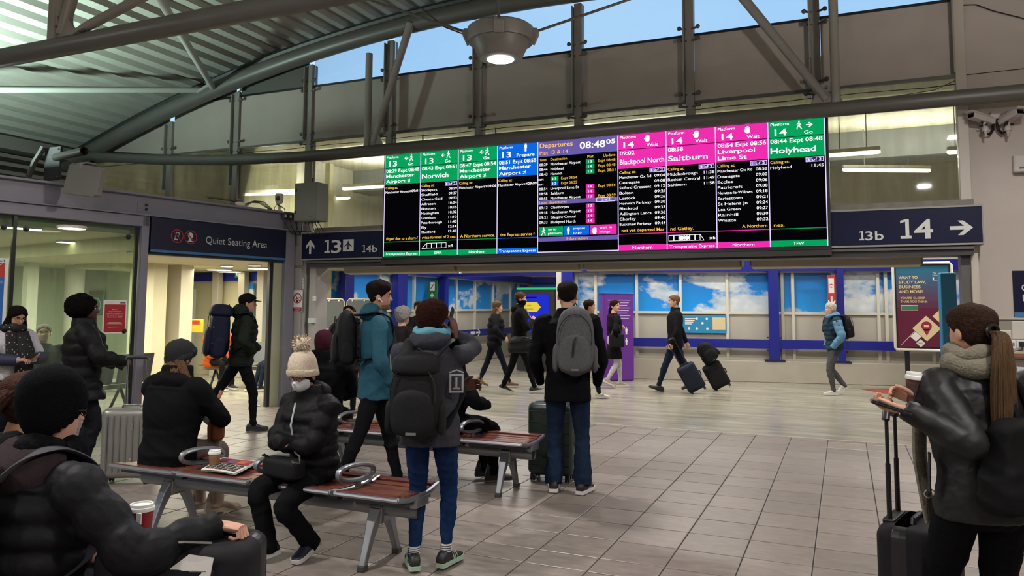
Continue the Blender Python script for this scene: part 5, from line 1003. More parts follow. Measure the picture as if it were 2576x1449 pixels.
for s in (.15, .85):
    b = B(); b.box(((c.x-a.x)*s-.01, 0, .06), ((c.x-a.x)*s+.01, .02, 4.6-a.z)); b.obj('hanger', steel, t)
# ================================================================== QUIET ROOM FITTINGS
def rthing(name, label, cat, px0, px1, py0, py1, Y, m, dep=.03, group=None): return small_box(name, label, cat, px0, px1, py0, py1, Y, m, dep, group)
for (px0, px1, py0, py1, lb) in ((394, 411, 765, 778, 'fire alarm call point plate on the pale pier'), (393, 410, 780, 793, 'blank switch plate under the fire alarm point'), (390, 412, 833, 848, 'double socket plate low on the pale pier')):
    t, W, H, dp = rthing('wall_plate', lb, 'switch', px0, px1, py0, py1, 10.49, wht, .02)
    b = B(); b.box((-W*.12, -dp-.004, H*.35), (W*.12, -dp, H*.65)); b.obj('button', pr if py0 == 765 else M('tag_grey', 'b9bec0'), t)
t, W, H, dp = rthing('exit_sign', 'green emergency exit sign on the blue beam seen through the doorway', 'sign', 594, 627, 682, 698, 13.05, emat('exit_green', '1f8a52', .8), .04)
P = Print((-W/2, -dp, 0), (1, 0, 0), (0, 0, 1), .003); walker(P, W*.17, H*.15, H*.7, emat('exit_white', 'ffffff', .9)); arrow(P, W*.75, H*.5, H*.8, emat('exit_white', 'ffffff', .9)); P.line(W*.3, H*.4, W*.6, H*.4, H*.14, emat('exit_white', 'ffffff', .9)); P.build(t)
b = B(); x0, x1 = onY(604, 740, 13.1).x, onY(640, 740, 13.1).x; b.box((x0, 13.06, 1.2), (x1, 13.1, 2.05)); b.obj('cloud_window', cloud, wq3)
b = B(); x0, x1 = onY(660, 740, 13.1).x, onY(700, 740, 13.1).x; b.box((x0, 13.06, .8), (x1, 13.1, 2.05)); b.obj('cloud_window', cloud, wq3)
t, W, H, dp = rthing('steel_cupboard', 'grey steel cupboard behind the yellow notices in the quiet room', 'cupboard', 452, 490, 728, 960, 12.4, M('cupboard_grey', '6f7370', .45), .3)
for s in (-.18, .22):
    b = B(); b.lathe([(.03, 0), (.03, .01)], (0, 0, 0), 10, Matrix.Translation((W*s, -dp, H*.35))@Matrix.Rotation(PI/2, 4, 'X')); b.obj('lock', M('tag_grey', 'b9bec0'), t)
t, W, H, dp = rthing('notice_cabinet', 'yellow notice panel with red headed leaflets in the quiet room', 'notice', 449, 512, 803, 836, 11.6, M('notice_yellow', 'd8ab2c', .5), .03)
P = Print((-W/2, -dp, 0), (1, 0, 0), (0, 0, 1), .003)
for x in (.02, .6): P.rect(W*x, H*.62, W*(x+.3), H*.92, M('leaflet_red', '9c2b2b', .5))
P.rect(W*.34, H*.66, W*.52, H*.82, black_m); P.poly([(W*.05, H*.3), (W*.25, H*.3), (W*.15, H*.12)], black_m); P.build(t)
t, W, H, dp = rthing('wall_monitor', 'framed information panel with a round dial behind the afro haired woman', 'screen', 226, 263, 731, 790, 11.15, M('monitor_teal', '5f8f8a', .4), .03)
b = B(); b.box((-W/2, -dp-.004, H*.8), (W/2, -dp, H)); b.obj('header', M('monitor_brown', '8a6f4a', .5), t); P = Print((-W/2, -dp, 0), (1, 0, 0), (0, 0, 1), .005); P.ring(W*.5, H*.38, W*.36, W*.05, wht); P.text('1', W*.5, H*.3, H*.2, wht, None, 'C'); P.build(t)
# ceiling lamps of the quiet room
qe = emat('quiet_glow', 'fff4c8', 6.)
def disc_lamp(px, py, r, label, sq=False):
    d_ = ray(px, py); zl = 2.49 if px < 300 else 2.29; p = CAMO+d_*((zl-CH)/d_.z); t = thing('ceiling_lamp', label, 'light', p, PI/2-QA, 'ceiling lamps of the quiet room')
    b = B(); b.lathe([(r, .012), (r, -.02), (r*.94, -.022)], (0, 0, 0), 20) if not sq else b.box((-r, -.08, -.02), (r, .08, .012)); b.obj('rim', white_p, t)
    b = B(); b.lathe([(.0, -.024), (r*.9, -.024), (r*.9, -.018)], (0, 0, 0), 20) if not sq else b.box((-r*.97, -.07, -.028), (r*.97, .07, -.02)); b.obj('diffuser', qe, t)
for px, py, r, lb in ((181, 571, .16, 'round ceiling lamp behind the glass wall near the beam'), (380, 672, .12, 'small round lamp just inside the doorway post'), (442, 672, .12, 'small round lamp above the pale pier'), (450, 678, .28, 'wide round lamp beyond the pale pier'), (571, 668, .12, 'round lamp under the middle of the Quiet Seating sign'), (552, 677, .26, 'wide round lamp above the steel cupboard'), (641, 666, .12, 'round lamp close to the sliding door edge'), (655, 674, .26, 'wide round lamp beside the exit sign'), (577, 682, .26, 'far round lamp above the exit sign')): disc_lamp(px, py, r, lb)
for px, py, r, lb in ((10, 567, .4, 'strip lamp at the picture edge behind the glass'), (220, 610, .42, 'long strip lamp behind the glass wall above the works poster')): disc_lamp(px, py, r, lb, True)
# grey beam seats inside the quiet room
def beam_seat(label, X, Y, rz, n_):
    t = thing('waiting_seats', label, 'seats', (X, Y, 0), rz); gm = M('seat_grey', '55585a', .5)
    for i in range(n_):
        x = (i-(n_-1)/2)*.56; b = B(); b.rings([[(x-.25, y, z), (x+.25, y, z), (x+.25, y, z+.035), (x-.25, y, z+.035)] for y, z in ((-.24, .43), (0, .42), (.22, .43))]); b.obj('seat', gm, t, bevel=.01)
        b = B(); b.rings([[(x-.25, y, z), (x+.25, y, z), (x+.25, y+.035, z), (x-.25, y+.035, z)] for y, z in ((.22, .45), (.27, .65), (.32, .86))]); b.obj('backrest', gm, t, bevel=.01)
    L_ = n_*.28; b = B(); b.box((-L_, -.03, .34), (L_, .03, .40)); b.obj('beam', steel, t)
    for s in (-1, 1):
        for q in (-1, 1):
            b = B(); b.tube([(s*L_*.7, 0, .36), (s*L_*.7, q*.26, .02)], .022, 8); b.obj('leg', black_m, t, True)
p = onZ(560, 985); beam_seat('row of grey seats inside the quiet room behind the man with the navy rucksack', p.x, p.y+.6, .4, 3)
p = onZ(690, 985); beam_seat('grey seats by the sliding door inside the quiet room', p.x+.35, p.y+1.1, .25, 2)
p = onP(120, 900, QP-QN*1.0, QN); beam_seat('row of dark seats behind the glass wall', p.x-.2, p.y+.4, PI/2-QA+PI, 4)
p = onZ(647, 1022); b = B(); b.add([(-.05, -.03, .003), (.03, -.05, .02), (.06, .01, .004), (.0, .05, .012)], [(0, 1, 2, 3)]); b.add([(-.05, -.03, .0), (.03, -.05, .017), (.06, .01, .001), (.0, .05, .009)], [(3, 2, 1, 0)]); o = tag(b.obj('paper_scrap', M('scrap', 'c9bd8a', .7)), 'crumpled scrap of paper on the floor by the doorway', 'litter'); o.location = p
# ================================================================== PEOPLE: builders
def remesh(b, vox, it=4, name='m'):
    me = b.mesh('tmp'); bm = bmesh.new(); bm.from_mesh(me); bmesh.ops.recalc_face_normals(bm, faces=bm.faces); bm.to_mesh(me); bm.free()
    o = bpy.data.objects.new('tmp', me); COL.objects.link(o)
    r = o.modifiers.new('r', 'REMESH'); r.mode = 'VOXEL'; r.voxel_size = vox; r.adaptivity = 0
    if it: s = o.modifiers.new('s', 'SMOOTH'); s.iterations = it; s.factor = .5
    dg = bpy.context.evaluated_depsgraph_get(); out = bpy.data.meshes.new_from_object(o.evaluated_get(dg)); bpy.data.objects.remove(o); bpy.data.meshes.remove(me); out.name = name
    return out
def wrinkle(me, amp, f=22., seed=0.):
    n = len(me.vertices); co = np.empty(n*3, 'f'); me.vertices.foreach_get('co', co); co = co.reshape(-1, 3); no = np.empty(n*3, 'f'); me.vertices.foreach_get('normal', no); no = no.reshape(-1, 3)
    rs = np.random.RandomState(int(abs(seed)*97)+5); d = np.zeros(n)
    for k in range(4):
        v = rs.normal(size=3); v[2] *= 1.7; v /= np.linalg.norm(v); w = rs.normal(size=3); w /= np.linalg.norm(w)
        ph = co@v*f*(.6+.35*k)+1.6*np.sin(co@w*f*.4+rs.rand()*6)+rs.rand()*6; d += (1-np.abs(np.sin(ph)))**2/(1+.5*k)
    co += no*(amp*(d-.8))[:, None]; me.vertices.foreach_set('co', co.ravel()); me.update()
def put(me, name, m, parent):
    me.materials.clear(); me.materials.append(m); me.polygons.foreach_set('use_smooth', [True]*len(me.polygons)); return link(name, me, parent)
def ik(a, c, l1, l2, hint):
    d = c-a; L = min(d.length, (l1+l2)*.999); u = d.normalized(); c = a+u*L
    x = (l1*l1-l2*l2+L*L)/(2*L); h = math.sqrt(max(l1*l1-x*x, 0)); h_ = hint-u*hint.dot(u)
    return a+u*x+h_.normalized()*h, c
def lerpv(pts, n):
    """resample a polyline of (x,y,z,r...) rows smoothly to n rows"""
    P_ = np.array(pts, float); t = np.linspace(0, len(P_)-1, n); out = []
    for s in t:
        i = min(int(s), len(P_)-2); u = s-i; p0, p1, p2, p3 = P_[max(i-1, 0)], P_[i], P_[i+1], P_[min(i+2, len(P_)-1)]
        out.append(.5*((2*p1)+(-p0+p2)*u+(2*p0-5*p1+4*p2-p3)*u*u+(-p0+3*p1-3*p2+p3)*u**3))
    return out
# ---- head
_FZ = [0, .05, .12, .2, .28, .36, .45, .52, .6, .7, .8, .88, .95, 1.0]
_FF = [.050, .074, .080, .082, .084, .086, .083, .083, .090, .092, .082, .065, .040, .0]
_FB = [.02, .0, -.028, -.048, -.062, -.072, -.083, -.090, -.096, -.100, -.096, -.082, -.055, -.0]
_FWd = [.030, .042, .053, .060, .066, .069, .072, .073, .0755, .077, .074, .064, .042, .0]
def headpt(phi, z):
    F, Bk, W = np.interp(z, _FZ, _FF), np.interp(z, _FZ, _FB), np.interp(z, _FZ, _FWd)
    mid = (F+Bk)/2*.35; c, s = math.cos(phi), math.sin(phi)
    y = mid+(F-mid)*max(c, 0)**.9 if c > 0 else mid+(Bk-mid)*(-c)**.9
    return Vector((W*math.copysign(abs(s)**.92, s), y, z*.232))
def ss(x): x = min(max(x, 0.), 1.); return x*x*(3-2*x)
def head_grid(fn, nz=34, nph=44):
    rs = []
    for i in range(nz+1):
        z = .5-.5*math.cos(PI*i/nz)*1.0; z = min(max(z, .0005), .9995)
        rs.append([fn(2*PI*j/nph, z) for j in range(nph)])
    return rs
def gauss(d, s): return math.exp(-(d/s)**2)
def face_pt(ph, z):
    p = headpt(ph, z); a = (ph+PI) % (2*PI)-PI; f = 0.
    f += .024*gauss(a, .17)*(gauss(z-.40, .055)+.55*gauss(z-.47, .06)+.25*gauss(z-.54, .05))
    f -= .009*(gauss(a-.40, .20)+gauss(a+.40, .20))*gauss(z-.535, .05)
    f += .004*gauss(abs(a), .5)*gauss(z-.61, .04)+.006*gauss(a, .30)*(gauss(z-.265, .022)+gauss(z-.225, .022))-.003*gauss(a, .25)*gauss(z-.245, .012)
    f += .006*gauss(a, .3)*gauss(z-.09, .05)+.004*(gauss(a-.75, .3)+gauss(a+.75, .3))*gauss(z-.42, .08)
    return p+Vector((math.sin(a)*.5, math.cos(a), -.25*gauss(a, .2)*gauss(z-.39, .03)))*f
def add_head(b, X, skin, brow, beard=None):
    b.mat(skin); b.rings([[X@p for p in r] for r in head_grid(face_pt)])
    for s in (-1, 1):
        b.mat(skin); b.ell((s*.078, -.012, .108), (.011, .020, .031), 10, 8, X@Matrix.Translation((0, 0, 0)))
        e = Vector((s*.031, .0665, .124)); b.mat(M('eye_white', 'cfc9c2', .3)); b.ell(e, (.0135, .012, .008), 10, 6, X); b.mat(M('eye_dark', '1c1210', .2)); b.ell(e+Vector((0, .0075, 0)), (.006, .006, .0062), 8, 6, X)
        b.mat(brow); b.tube([X@face_pt(s*.20, .605)+X.to_3x3()@Vector((0, .002, 0)), X@face_pt(s*.38, .628)+X.to_3x3()@Vector((0, .002, 0)), X@face_pt(s*.58, .60)+X.to_3x3()@Vector((0, .002, 0))], .0038, 5)
    b.mat(M('lips', '8a4a44', .5)); b.tube([X@face_pt(a, .247)+X.to_3x3()@Vector((0, .001, 0)) for a in (-.28, -.12, 0, .12, .28)], [.002, .005, .0055, .005, .002], 6)
    if beard:
        b.mat(beard); b.rings([[X@(face_pt(ph, z)+Vector((math.sin(ph)*.004, math.cos(ph)*.004, 0))) for ph in np.linspace(-1.5, 1.5, 25)] for z in np.linspace(.01, .21, 8)], cap=False, closed=False)
def hair_shell(X, thick, line=(.82, .66, .50, .12), noise=0., nf=40., top=0., soft=.06, seed=1, nz=30, nph=40, fade=1.):
    """cap of hair or knit over the head; line: hairline height at front, temple, ear, nape"""
    rs_ = np.random.RandomState(seed); b = B()
    def fn(ph, z):
        a = abs((ph+PI) % (2*PI)-PI); hl = np.interp(a, [0, .9, 1.5, 2.2, PI], [line[0], line[1], line[2], (line[2]+line[3])/2, line[3]])
        m = ss((z-hl)/soft+.5); p = headpt(ph, z); n = (p-Vector((0, -.008, .125))).normalized()
        t = thick*m*(fade+(1-fade)*ss((z-.52)/.28))-.012*(1-m)
        if noise: t += m*noise*(math.sin(nf*p.x*2.1+ph*3)*math.sin(nf*p.y*1.7+1)*math.sin(nf*p.z*1.9+2)+.6*(rs_.rand()-.5))
        q = p+n*t; q.z += top*ss((z-.6)/.4)*m; return X@q
    b.rings(head_grid(fn, nz, nph)); return b
def locks(X, path, w, d, n=26, k=40, seed=3, groove=.12):
    """hank of hair: path points with half widths w and depths d, grooved into strands"""
    rows = lerpv([(*p, ww, dd) for p, ww, dd in zip(path, w, d)], k); r = np.random.RandomState(seed); ph = r.rand(n)*.5; b = B(); rs = []
    g = [1-groove*(j % 2)-groove*.6*r.rand() for j in range(n)]
    for i, q in enumerate(rows):
        c = Vector(q[:3]); t = i/(k-1); rs.append([X@(c+Vector((math.cos(2*PI*j/n)*q[3]*g[j], math.sin(2*PI*j/n)*q[4]*g[j], -.03*(r.rand() if t > .9 else 0)*t+.004*math.sin(9*t+j)))) for j in range(n)])
    b.rings(rs); return b
# ---- hand: wrist frame Mx (x = thumb side, y = along the fingers, z = back of hand)
def add_hand(b, Mx, skin, s=1., curl=(.5, .6, .4), thumb=.5, side=1, spread=.06):
    b.mat(skin)
    rs = []
    for y, w, t, z in ((-.03, .027, .021, 0), (.0, .028, .019, 0), (.03, .038, .018, .002), (.065, .042, .016, .003), (.092, .040, .013, .002)):
        rs.append([Mx@Vector((math.cos(q)*w*s, y*s, (math.sin(q)*t+z)*s)) for q in np.linspace(0, 2*PI, 14, endpoint=False)])
    b.rings(rs)
    for i, (x, L, r) in enumerate(((.029, .070, .0088), (.010, .078, .0092), (-.010, .073, .0088), (-.028, .058, .0078))):
        p = Vector((x*side, .086, .002)); a = 0.; pts = [p-Vector((0, .02, 0)), p]; rr = [r*1.05, r*1.08]; az = (x*side)*spread/.03
        for c, l in zip(curl, (.45, .3, .25)):
            a += c*(1+.08*i); p = p+Vector((math.sin(az)*math.cos(a), math.cos(a), -math.sin(a)))*L*l; pts.append(p); rr.append(rr[-1]*.93)
        b.tube([Mx@(q*s) for q in pts], [q*s for q in rr], 8); b.ell((0, 0, 0), (rr[-1]*s,)*3, 8, 6, Matrix.Translation(Mx@(p*s)))
    p = Vector((.024*side, .012, -.004)); a = .75; pts = [p]; rr = [.014]
    for l, c in ((.042, .0), (.033, thumb*.6), (.027, thumb*.6)):
        a -= c; p = p+Vector((math.sin(a)*side*.85, math.cos(a)*.9, -.45*thumb-.15)).normalized()*l; pts.append(p); rr.append(rr[-1]*.88)
    b.tube([Mx@(q*s) for q in pts], [q*s for q in rr], 8); b.ell((0, 0, 0), (rr[-1]*s,)*3, 8, 6, Matrix.Translation(Mx@(p*s)))
def frame(o, y, z):
    y = Vector(y).normalized(); x = y.cross(Vector(z)).normalized(); z = x.cross(y).normalized(); m = Matrix((x, y, z)).transposed().to_4x4(); m.translation = o; return m
def shoe(parent, o, yaw, pitch, s, upper, sole, kind='shoe', trim=None):
    """o: point under the ankle on the floor; pitch > 0 lifts the heel"""
    X = Matrix.Translation(o)@Matrix.Rotation(yaw, 4, 'Z')@Matrix.Translation((0, .11*s, 0))@Matrix.Rotation(-pitch, 4, 'X')@Matrix.Translation((0, -.11*s, 0))
    W = [(-.085, .020, .03, .05), (-.078, .031, .018, .075), (-.05, .036, .018, .10 if kind == 'shoe' else .16), (-.0, .037, .018, .105 if kind == 'shoe' else .16), (.04, .039, .018, .088), (.09, .045, .018, .064), (.13, .047, .018, .052), (.165, .040, .018, .045), (.185, .022, .022, .036)]
    rows = lerpv(W, 22); b = B(); rs = []
    for y, w, z0, z1 in rows:
        rs.append([X@(Vector((w*math.copysign(abs(math.cos(q))**.7, math.cos(q)), y, z0+(z1-z0)*(.5+.5*math.sin(q)) if math.sin(q) > -.3 else z0))*s) for q in np.linspace(0, 2*PI, 16, endpoint=False)])
    b.rings(rs); o_ = b.obj('shoe' if kind == 'shoe' else 'boot', upper, parent, .9)
    b = B(); rs = []
    for y, w, z0, z1 in rows: rs.append([X@(Vector((sx*(w+.005), y*1.02, z))*s) for sx, z in ((-1, .0), (1, .0), (1, .03), (-1, .03))])
    b.rings(rs); b.obj('sole', sole, o_, bevel=.004)
    if trim:
        for k in range(3):
            for sx in (-1, 1):
                y = .03+.022*k; b = B(); b.tube([X@(Vector((sx*.041, y+.012, .028))*s), X@(Vector((sx*.040, y+.004, .05))*s), X@(Vector((sx*.030, y-.004, .078))*s)], .0042*s, 5); b.obj('stripe', trim, o_)
    return o_
def person(label, loc, rz, H=1.72, sex='m', ank=None, seat=None, lean=0., wr=None, hints=None, head=(0, 0), skin='c29680', brow='2a1d16', beard=None,
           top='24242a', topmat=None, trou='1c1d22', troumat=None, hem=-.06, puff=0., bulk=1., vox=.012, hair=None, shoes=('222226', 'd0cdc6'), toe=(0, 0), heel=(0, 0), handpose=None, hands=(1, 1), rough=.75,
           legw=1., flare=1., collar=.0, shoekind='shoe', shoetrim=None, wrk=.008, side_lean=0., twist=0., kneehint=None, sleeve=1.0, nolegs=False, armz=None):
    """local frame: x right, y forward, z up. ank / wr: (left, right) targets, local, metres"""
    k = H/1.75; root = Matrix.Translation(loc)@Matrix.Rotation(rz, 4, 'Z')
    sk = M('skin_'+skin, skin, .5, 0, .06, 25.); bw = M('brow_'+brow, brow, .8); tm = topmat or M('cloth_'+top, top, rough, 0, .15, 60., .35, 260., spec=.2); tr = troumat or M('cloth_'+trou, trou, .85, 0, .2, 40., .35, 320., spec=.2)
    hz = (seat+.10) if seat else .525*H
    R = Matrix.Rotation(-lean, 3, 'X')@Matrix.Rotation(side_lean, 3, 'Y'); Rt = R@Matrix.Rotation(twist, 3, 'Z')
    Pv = Vector((0, 0, hz)); ax = R@Vector((0, 0, 1))
    sw = (.112 if sex == 'm' else .098)*H*(.5+.5*bulk)
    N = Pv+ax*.295*H; Sh = [N+Rt@Vector((s*sw, -.005, -.035*H)) for s in (-1, 1)]; Hp = [Pv+Vector((s*.052*H, 0, -.01*H)) for s in (-1, 1)]
    ank = ank or ((-.09, 0, .085), (.09, 0, .085)); wr = wr or (None, None)
    ank = [Vector(a) for a in ank]; Kn = []
    for i in (0, 1):
        kh = Vector(kneehint[i]) if kneehint else Vector(((-.06, .06)[i], 1, .15)); kn, an = ik(Hp[i], ank[i], .245*H, .235*H, kh); Kn.append(kn); ank[i] = an
    El, Wr = [], []
    for i, s in ((0, -1), (1, 1)):
        t = Vector(wr[i]) if wr[i] is not None else Sh[i]+Vector((s*.05, .03, -.31*H)); h = Vector(hints[i]) if hints and hints[i] else Vector((s*.5, -1, -.3)); e, w = ik(Sh[i], t, .172*H, .15*H, h); El.append(e); Wr.append(w)
    # head
    hd = N+ax*(.022*H)+R@Vector((0, .02, 0)); Xh = Matrix.Translation(hd)@Matrix.Rotation(head[0], 4, 'Z')@Matrix.Rotation(head[1]-lean*.3, 4, 'X')@Matrix.Scale(k*.99, 4)@Matrix.Translation((0, .005, .008))
    b = B(); add_head(b, Xh, sk, bw, M('beard_'+beard, beard, .9) if beard else None)
    b.mat(sk); b.tube([N-ax*.06*k, N+ax*.02*k, Xh@Vector((0, -.012, .035)), Xh@Vector((0, -.015, .09))], [.062*k, .056*k, .054*k, .05*k], 14)
    b.rings([[Pv+ax*(t*H)+Rt@Vector((w*H*math.cos(q), d*H*math.sin(q), 0)) for q in np.linspace(0, 2*PI, 14, endpoint=False)] for t, w, d in ((-.04, .06, .045), (.1, .065, .045), (.22, .075, .05), (.29, .04, .035))])
    for i, s in ((0, -1), (1, 1)):
        b.tube([Sh[i], El[i], Wr[i]], [.034*k, .028*k, .024*k], 8)
        b.tube([Hp[i], Kn[i], ank[i]], [.05*k, .038*k, .03*k], 8)
        if hands[i]:
            hp = (handpose or {}).get(i, {}); fd = (Wr[i]-El[i]).normalized(); d_ = Vector(hp['dir']) if 'dir' in hp else fd; zn = Vector(hp.get('back', (s*1., .1, .2)))
            add_hand(b, frame(Wr[i]-d_.normalized()*.0, d_, zn), sk, k*(1. if sex == 'm' else .9), hp.get('curl', (.35, .45, .35)), hp.get('thumb', .4), (1 if i == 0 else -1)*hp.get('flip', 1)*1)
    body = b.obj('person', None, None, .8, fix=False); body.matrix_world = root; tag(body, label, 'person')
    # trousers
    if not nolegs:
        b = B(); lw = legw
        b.rings([[Pv+Vector((w*H*lw**.5*math.cos(q), d*H*math.sin(q)+(-.012 if not seat else .0), 0))+ax*(t*H) for q in np.linspace(0, 2*PI, 18, endpoint=False)] for t, w, d in ((-.075, .05, .045), (-.055, .088, .062), (-.01, .095, .068), (.05, .088, .062), (.08, .08, .055))])
        for i in (0, 1):
            a, kn, an = Hp[i]+Vector((0, 0, .01)), Kn[i], ank[i]; dn = (an-kn).normalized()
            rows = lerpv([(*a, .088*k*lw), (*(a.lerp(kn, .5)), .078*k*lw), (*kn, .060*k*lw), (*(kn.lerp(an, .35)), .058*k*lw), (*(kn.lerp(an, .75)), .046*k*lw*flare), (*(an+dn*.025), .044*k*lw*flare)], 22)
            b.tube([r[:3] for r in rows], [r[3]+(.003*math.sin(9*j) if 9 < j else 0) for j, r in enumerate(rows)], 14)
        me = remesh(b, vox, 4); wrinkle(me, wrk*.8, 26, loc[0]+.3); put(me, 'trousers', tr, body)
    # top
    b = B(); bk = bulk
    lv_ = [(hem, .098 if hem > -.12 else .112, .070 if hem > -.12 else .088), (hem*.3, .096, .071), (.06, .090, .067), (.14, .098, .072), (.21, .104, .074), (.255, .098, .064), (.285, .062, .050), (.312+collar, .046, .044)]
    if sex == 'f': lv_ = [(t, w*.95, d*(1.06 if .1 < t < .2 else .96)) for t, w, d in lv_]
    rows = lerpv(lv_, 60); rs = []
    for t, w, d in rows:
        pf = 0
        if puff and t < .26: pf = .026*(abs(math.sin(PI*t*H/puff))**.6-.5)
        cb = Pv+ax*(t*H)+(Vector((0, .01, 0)) if .08 < t < .25 else Vector())
        rs.append([cb+Rt@Vector(((w*H*bk+pf)*math.copysign(abs(math.cos(q))**.85, math.cos(q)), (d*H*bk+pf)*math.sin(q), 0)) for q in np.linspace(0, 2*PI, 24, endpoint=False)])
    b.rings(rs)
    for i, s in ((0, -1), (1, 1)):
        a = Sh[i]; e, w = El[i], Wr[i]; fd = (w-e).normalized(); sl = sleeve
        ctrl = [(*(a+Rt@Vector((-s*.06*k, 0, .0))), .058*k*bk), (*a, .062*k*bk), (*(a.lerp(e, .5)), .056*k*bk), (*e, .052*k*bk), (*(e.lerp(w, .5)), .047*k*bk), (*(w+fd*.005), .036*k*bk)]
        rows = lerpv(ctrl, 46); L = (e-a).length+(w-e).length; b.tube([r[:3] for r in rows], [r[3]+(.017*(abs(math.sin(PI*(j/46*L)/puff))**.6-.5) if puff and j > 5 else 0) for j, r in enumerate(rows)], 14)
    me = remesh(b, vox, 2 if puff else 3); wrinkle(me, wrk, 18, loc[1]); coat = put(me, 'coat' if bulk > 1.02 else 'top', tm, body)
    # shoes
    su, so = M('shoe_'+shoes[0], shoes[0], .5), M('sole_'+shoes[1], shoes[1], .6); S = []
    if not nolegs:
        for i in (0, 1):
            o = ank[i].copy(); o.z = max(o.z-.075*k, 0) if heel[i] < .6 else max(o.z-.11*k, 0); o += Vector((0, 0, 0)); S.append(shoe(body, o, toe[i], heel[i], k*.98, su, so, shoekind, M('trim_'+shoetrim, shoetrim, .5) if shoetrim else None))
    # hair
    if hair: hair(body, Xh, k)
    body['_'] = 0; del body['_']
    return dict(body=body, N=N, Sh=Sh, El=El, Wr=Wr, Xh=Xh, Pv=Pv, ax=ax, R=R, root=root, k=k, H=H, Hp=Hp, Kn=Kn, coat=coat, ank=ank, bulk=bulk)
# ---- hair and hats
def h_short(col='2a1c14', th=.014, line=(.82, .66, .48, .14), noise=.003, top=.0, name='hair', nf=40., rough=.8, bump=.6, fade=1., soft=.16):
    def f(body, X, k): o = hair_shell(X, th, line, noise, nf, top, soft, fade=fade, nz=40, nph=60).obj(name, M('hair_'+col, col, rough, 0, .35, 70., bump, 180.), body, 1.2, fix=True)
    return f
def h_afro(col='0c0a0a', c=(0, -.065, .155), r=(.14, .145, .135)):
    def f(body, X, k):
        b = B(); b.ell(c, r, 28, 20, X); me = remesh(b, .009, 2); wrinkle(me, .006, 60, 1.7); wrinkle(me, .004, 130, 2.9); put(me, 'afro_hair', M('hair_'+col, col, .95, 0, .4, 70., 1., 160., spec=.15), body)
        hair_shell(X, .014, (.80, .64, .46, .1), .002).obj('hair', M('hair_'+col, col), body, 1.2)
    return f
def h_beanie(col, th=.016, line=(.66, .58, .46, .24), top=.03, noise=.0, cuff=None, pom=None, name='beanie', rib=True, mat=None):
    def f(body, X, k):
        m = mat or M('knit_'+col, col, .9, 0, .12, 80., .5, 160.); o = hair_shell(X, th, line, .0012, 90., top, .03, 1, 30, 60).obj(name, m, body, 1.2)
        if cuff:
            b = B(); rs = []
            for dz, dr in ((0, .004), (.0, .012), (.016, .017), (.035, .017), (.05, .012), (.05, .002)):
                ring = []
                for j in range(60):
                    ph = 2*PI*j/60; a = abs((ph+PI) % (2*PI)-PI); z = np.interp(a, [0, .9, 1.5, 2.2, PI], [line[0], line[1], line[2], (line[2]+line[3])/2, line[3]]); p = headpt(ph, z); n = Vector((p.x, p.y, 0)).normalized(); ring.append(X@(p+n*(dr+th*.7+.0022*(j % 2))+Vector((0, 0, dz*1.0-.012))))
                rs.append(ring)
            b.rings(rs, cap=False); b.obj('cuff', m, o, 1.2)
        if pom:
            b = B(); c = X@Vector((0, -.035, .232+top+pom*.75)); r = np.random.RandomState(4)
            for j in range(260):
                d = Vector(r.normal(size=3)).normalized(); b.tube([c+d*pom*.2*k, c+d*pom*(.85+.3*r.rand())*k], [.006*k, .002], 4)
            b.ell(c, (pom*.75*k,)*3, 10, 8); stuff(b.obj('bobble', m, o))
    return f
def combo(*fs):
    def f(body, X, k):
        for q in fs: q(body, X, k)
    return f
def h_locks(col, path, w, d, name='hair', seed=3, groove=.12, n=26):
    def f(body, X, k): locks(X, path, w, d, n, 40, seed, groove).obj(name, M('hair_'+col, col, .55, 0, .35, 30., .5, 120., stretch=(6, 6, .6)), body, 1.2)
    return f
def glasses(col='15130f', name='glasses'):
    def f(body, X, k):
        b = B()
        for s in (-1, 1):
            c = Vector((s*.034, .094, .122)); b.tube([X@(c+Vector((math.cos(q)*.025, -.004*abs(math.cos(q)), math.sin(q)*.018))) for q in np.linspace(0, 2*PI, 17)], .0022*k, 5); b.tube([X@(c+Vector((s*.025, -.004, .004))), X@Vector((s*.079, .06, .128)), X@Vector((s*.082, -.02, .128))], .002*k, 5)
        b.tube([X@Vector((-.009, .095, .125)), X@Vector((0, .099, .127)), X@Vector((.009, .095, .125))], .002*k, 5); b.obj(name, M('frame_'+col, col, .3), body)
    return f
def band(body, pts, w, m, name, parent=None, th=.006, n=30, up=None):
    """flat strap through points"""
    rows = lerpv([tuple(p) for p in pts], n); b = B(); b.tube([Vector(r) for r in rows], w, 8, flat=th/w, up=up); return b.obj(name, m, parent or body, True)
def ringroll(P, m, name, r=.055, rr=.03, dz=.0, dy=0., sx=1.25, sy=1.0, seed=2, vox=None, tilt=.0, lumps=.25, col=None):
    """scarf, hood or collar rolled round the neck"""
    b = B(); c = P['N']+P['ax']*(.03*P['k']+dz)+P['R']@Vector((0, dy, 0)); q = np.linspace(0, 2*PI, 41); g = np.random.RandomState(seed); ph = g.rand(4)*6
    pts = [c+P['R']@Vector((math.cos(a)*r*sx*P['k']*1.2, math.sin(a)*r*sy*P['k']*1.2, tilt*math.sin(a)+.008*math.sin(3*a+ph[0]))) for a in q]
    b.tube(pts, [rr*(1+lumps*math.sin(4*a+ph[1])*.5+lumps*math.sin(7*a+ph[2])*.3) for a in q], 12); o = b.obj(name, m, P['body'], 1.2); return o
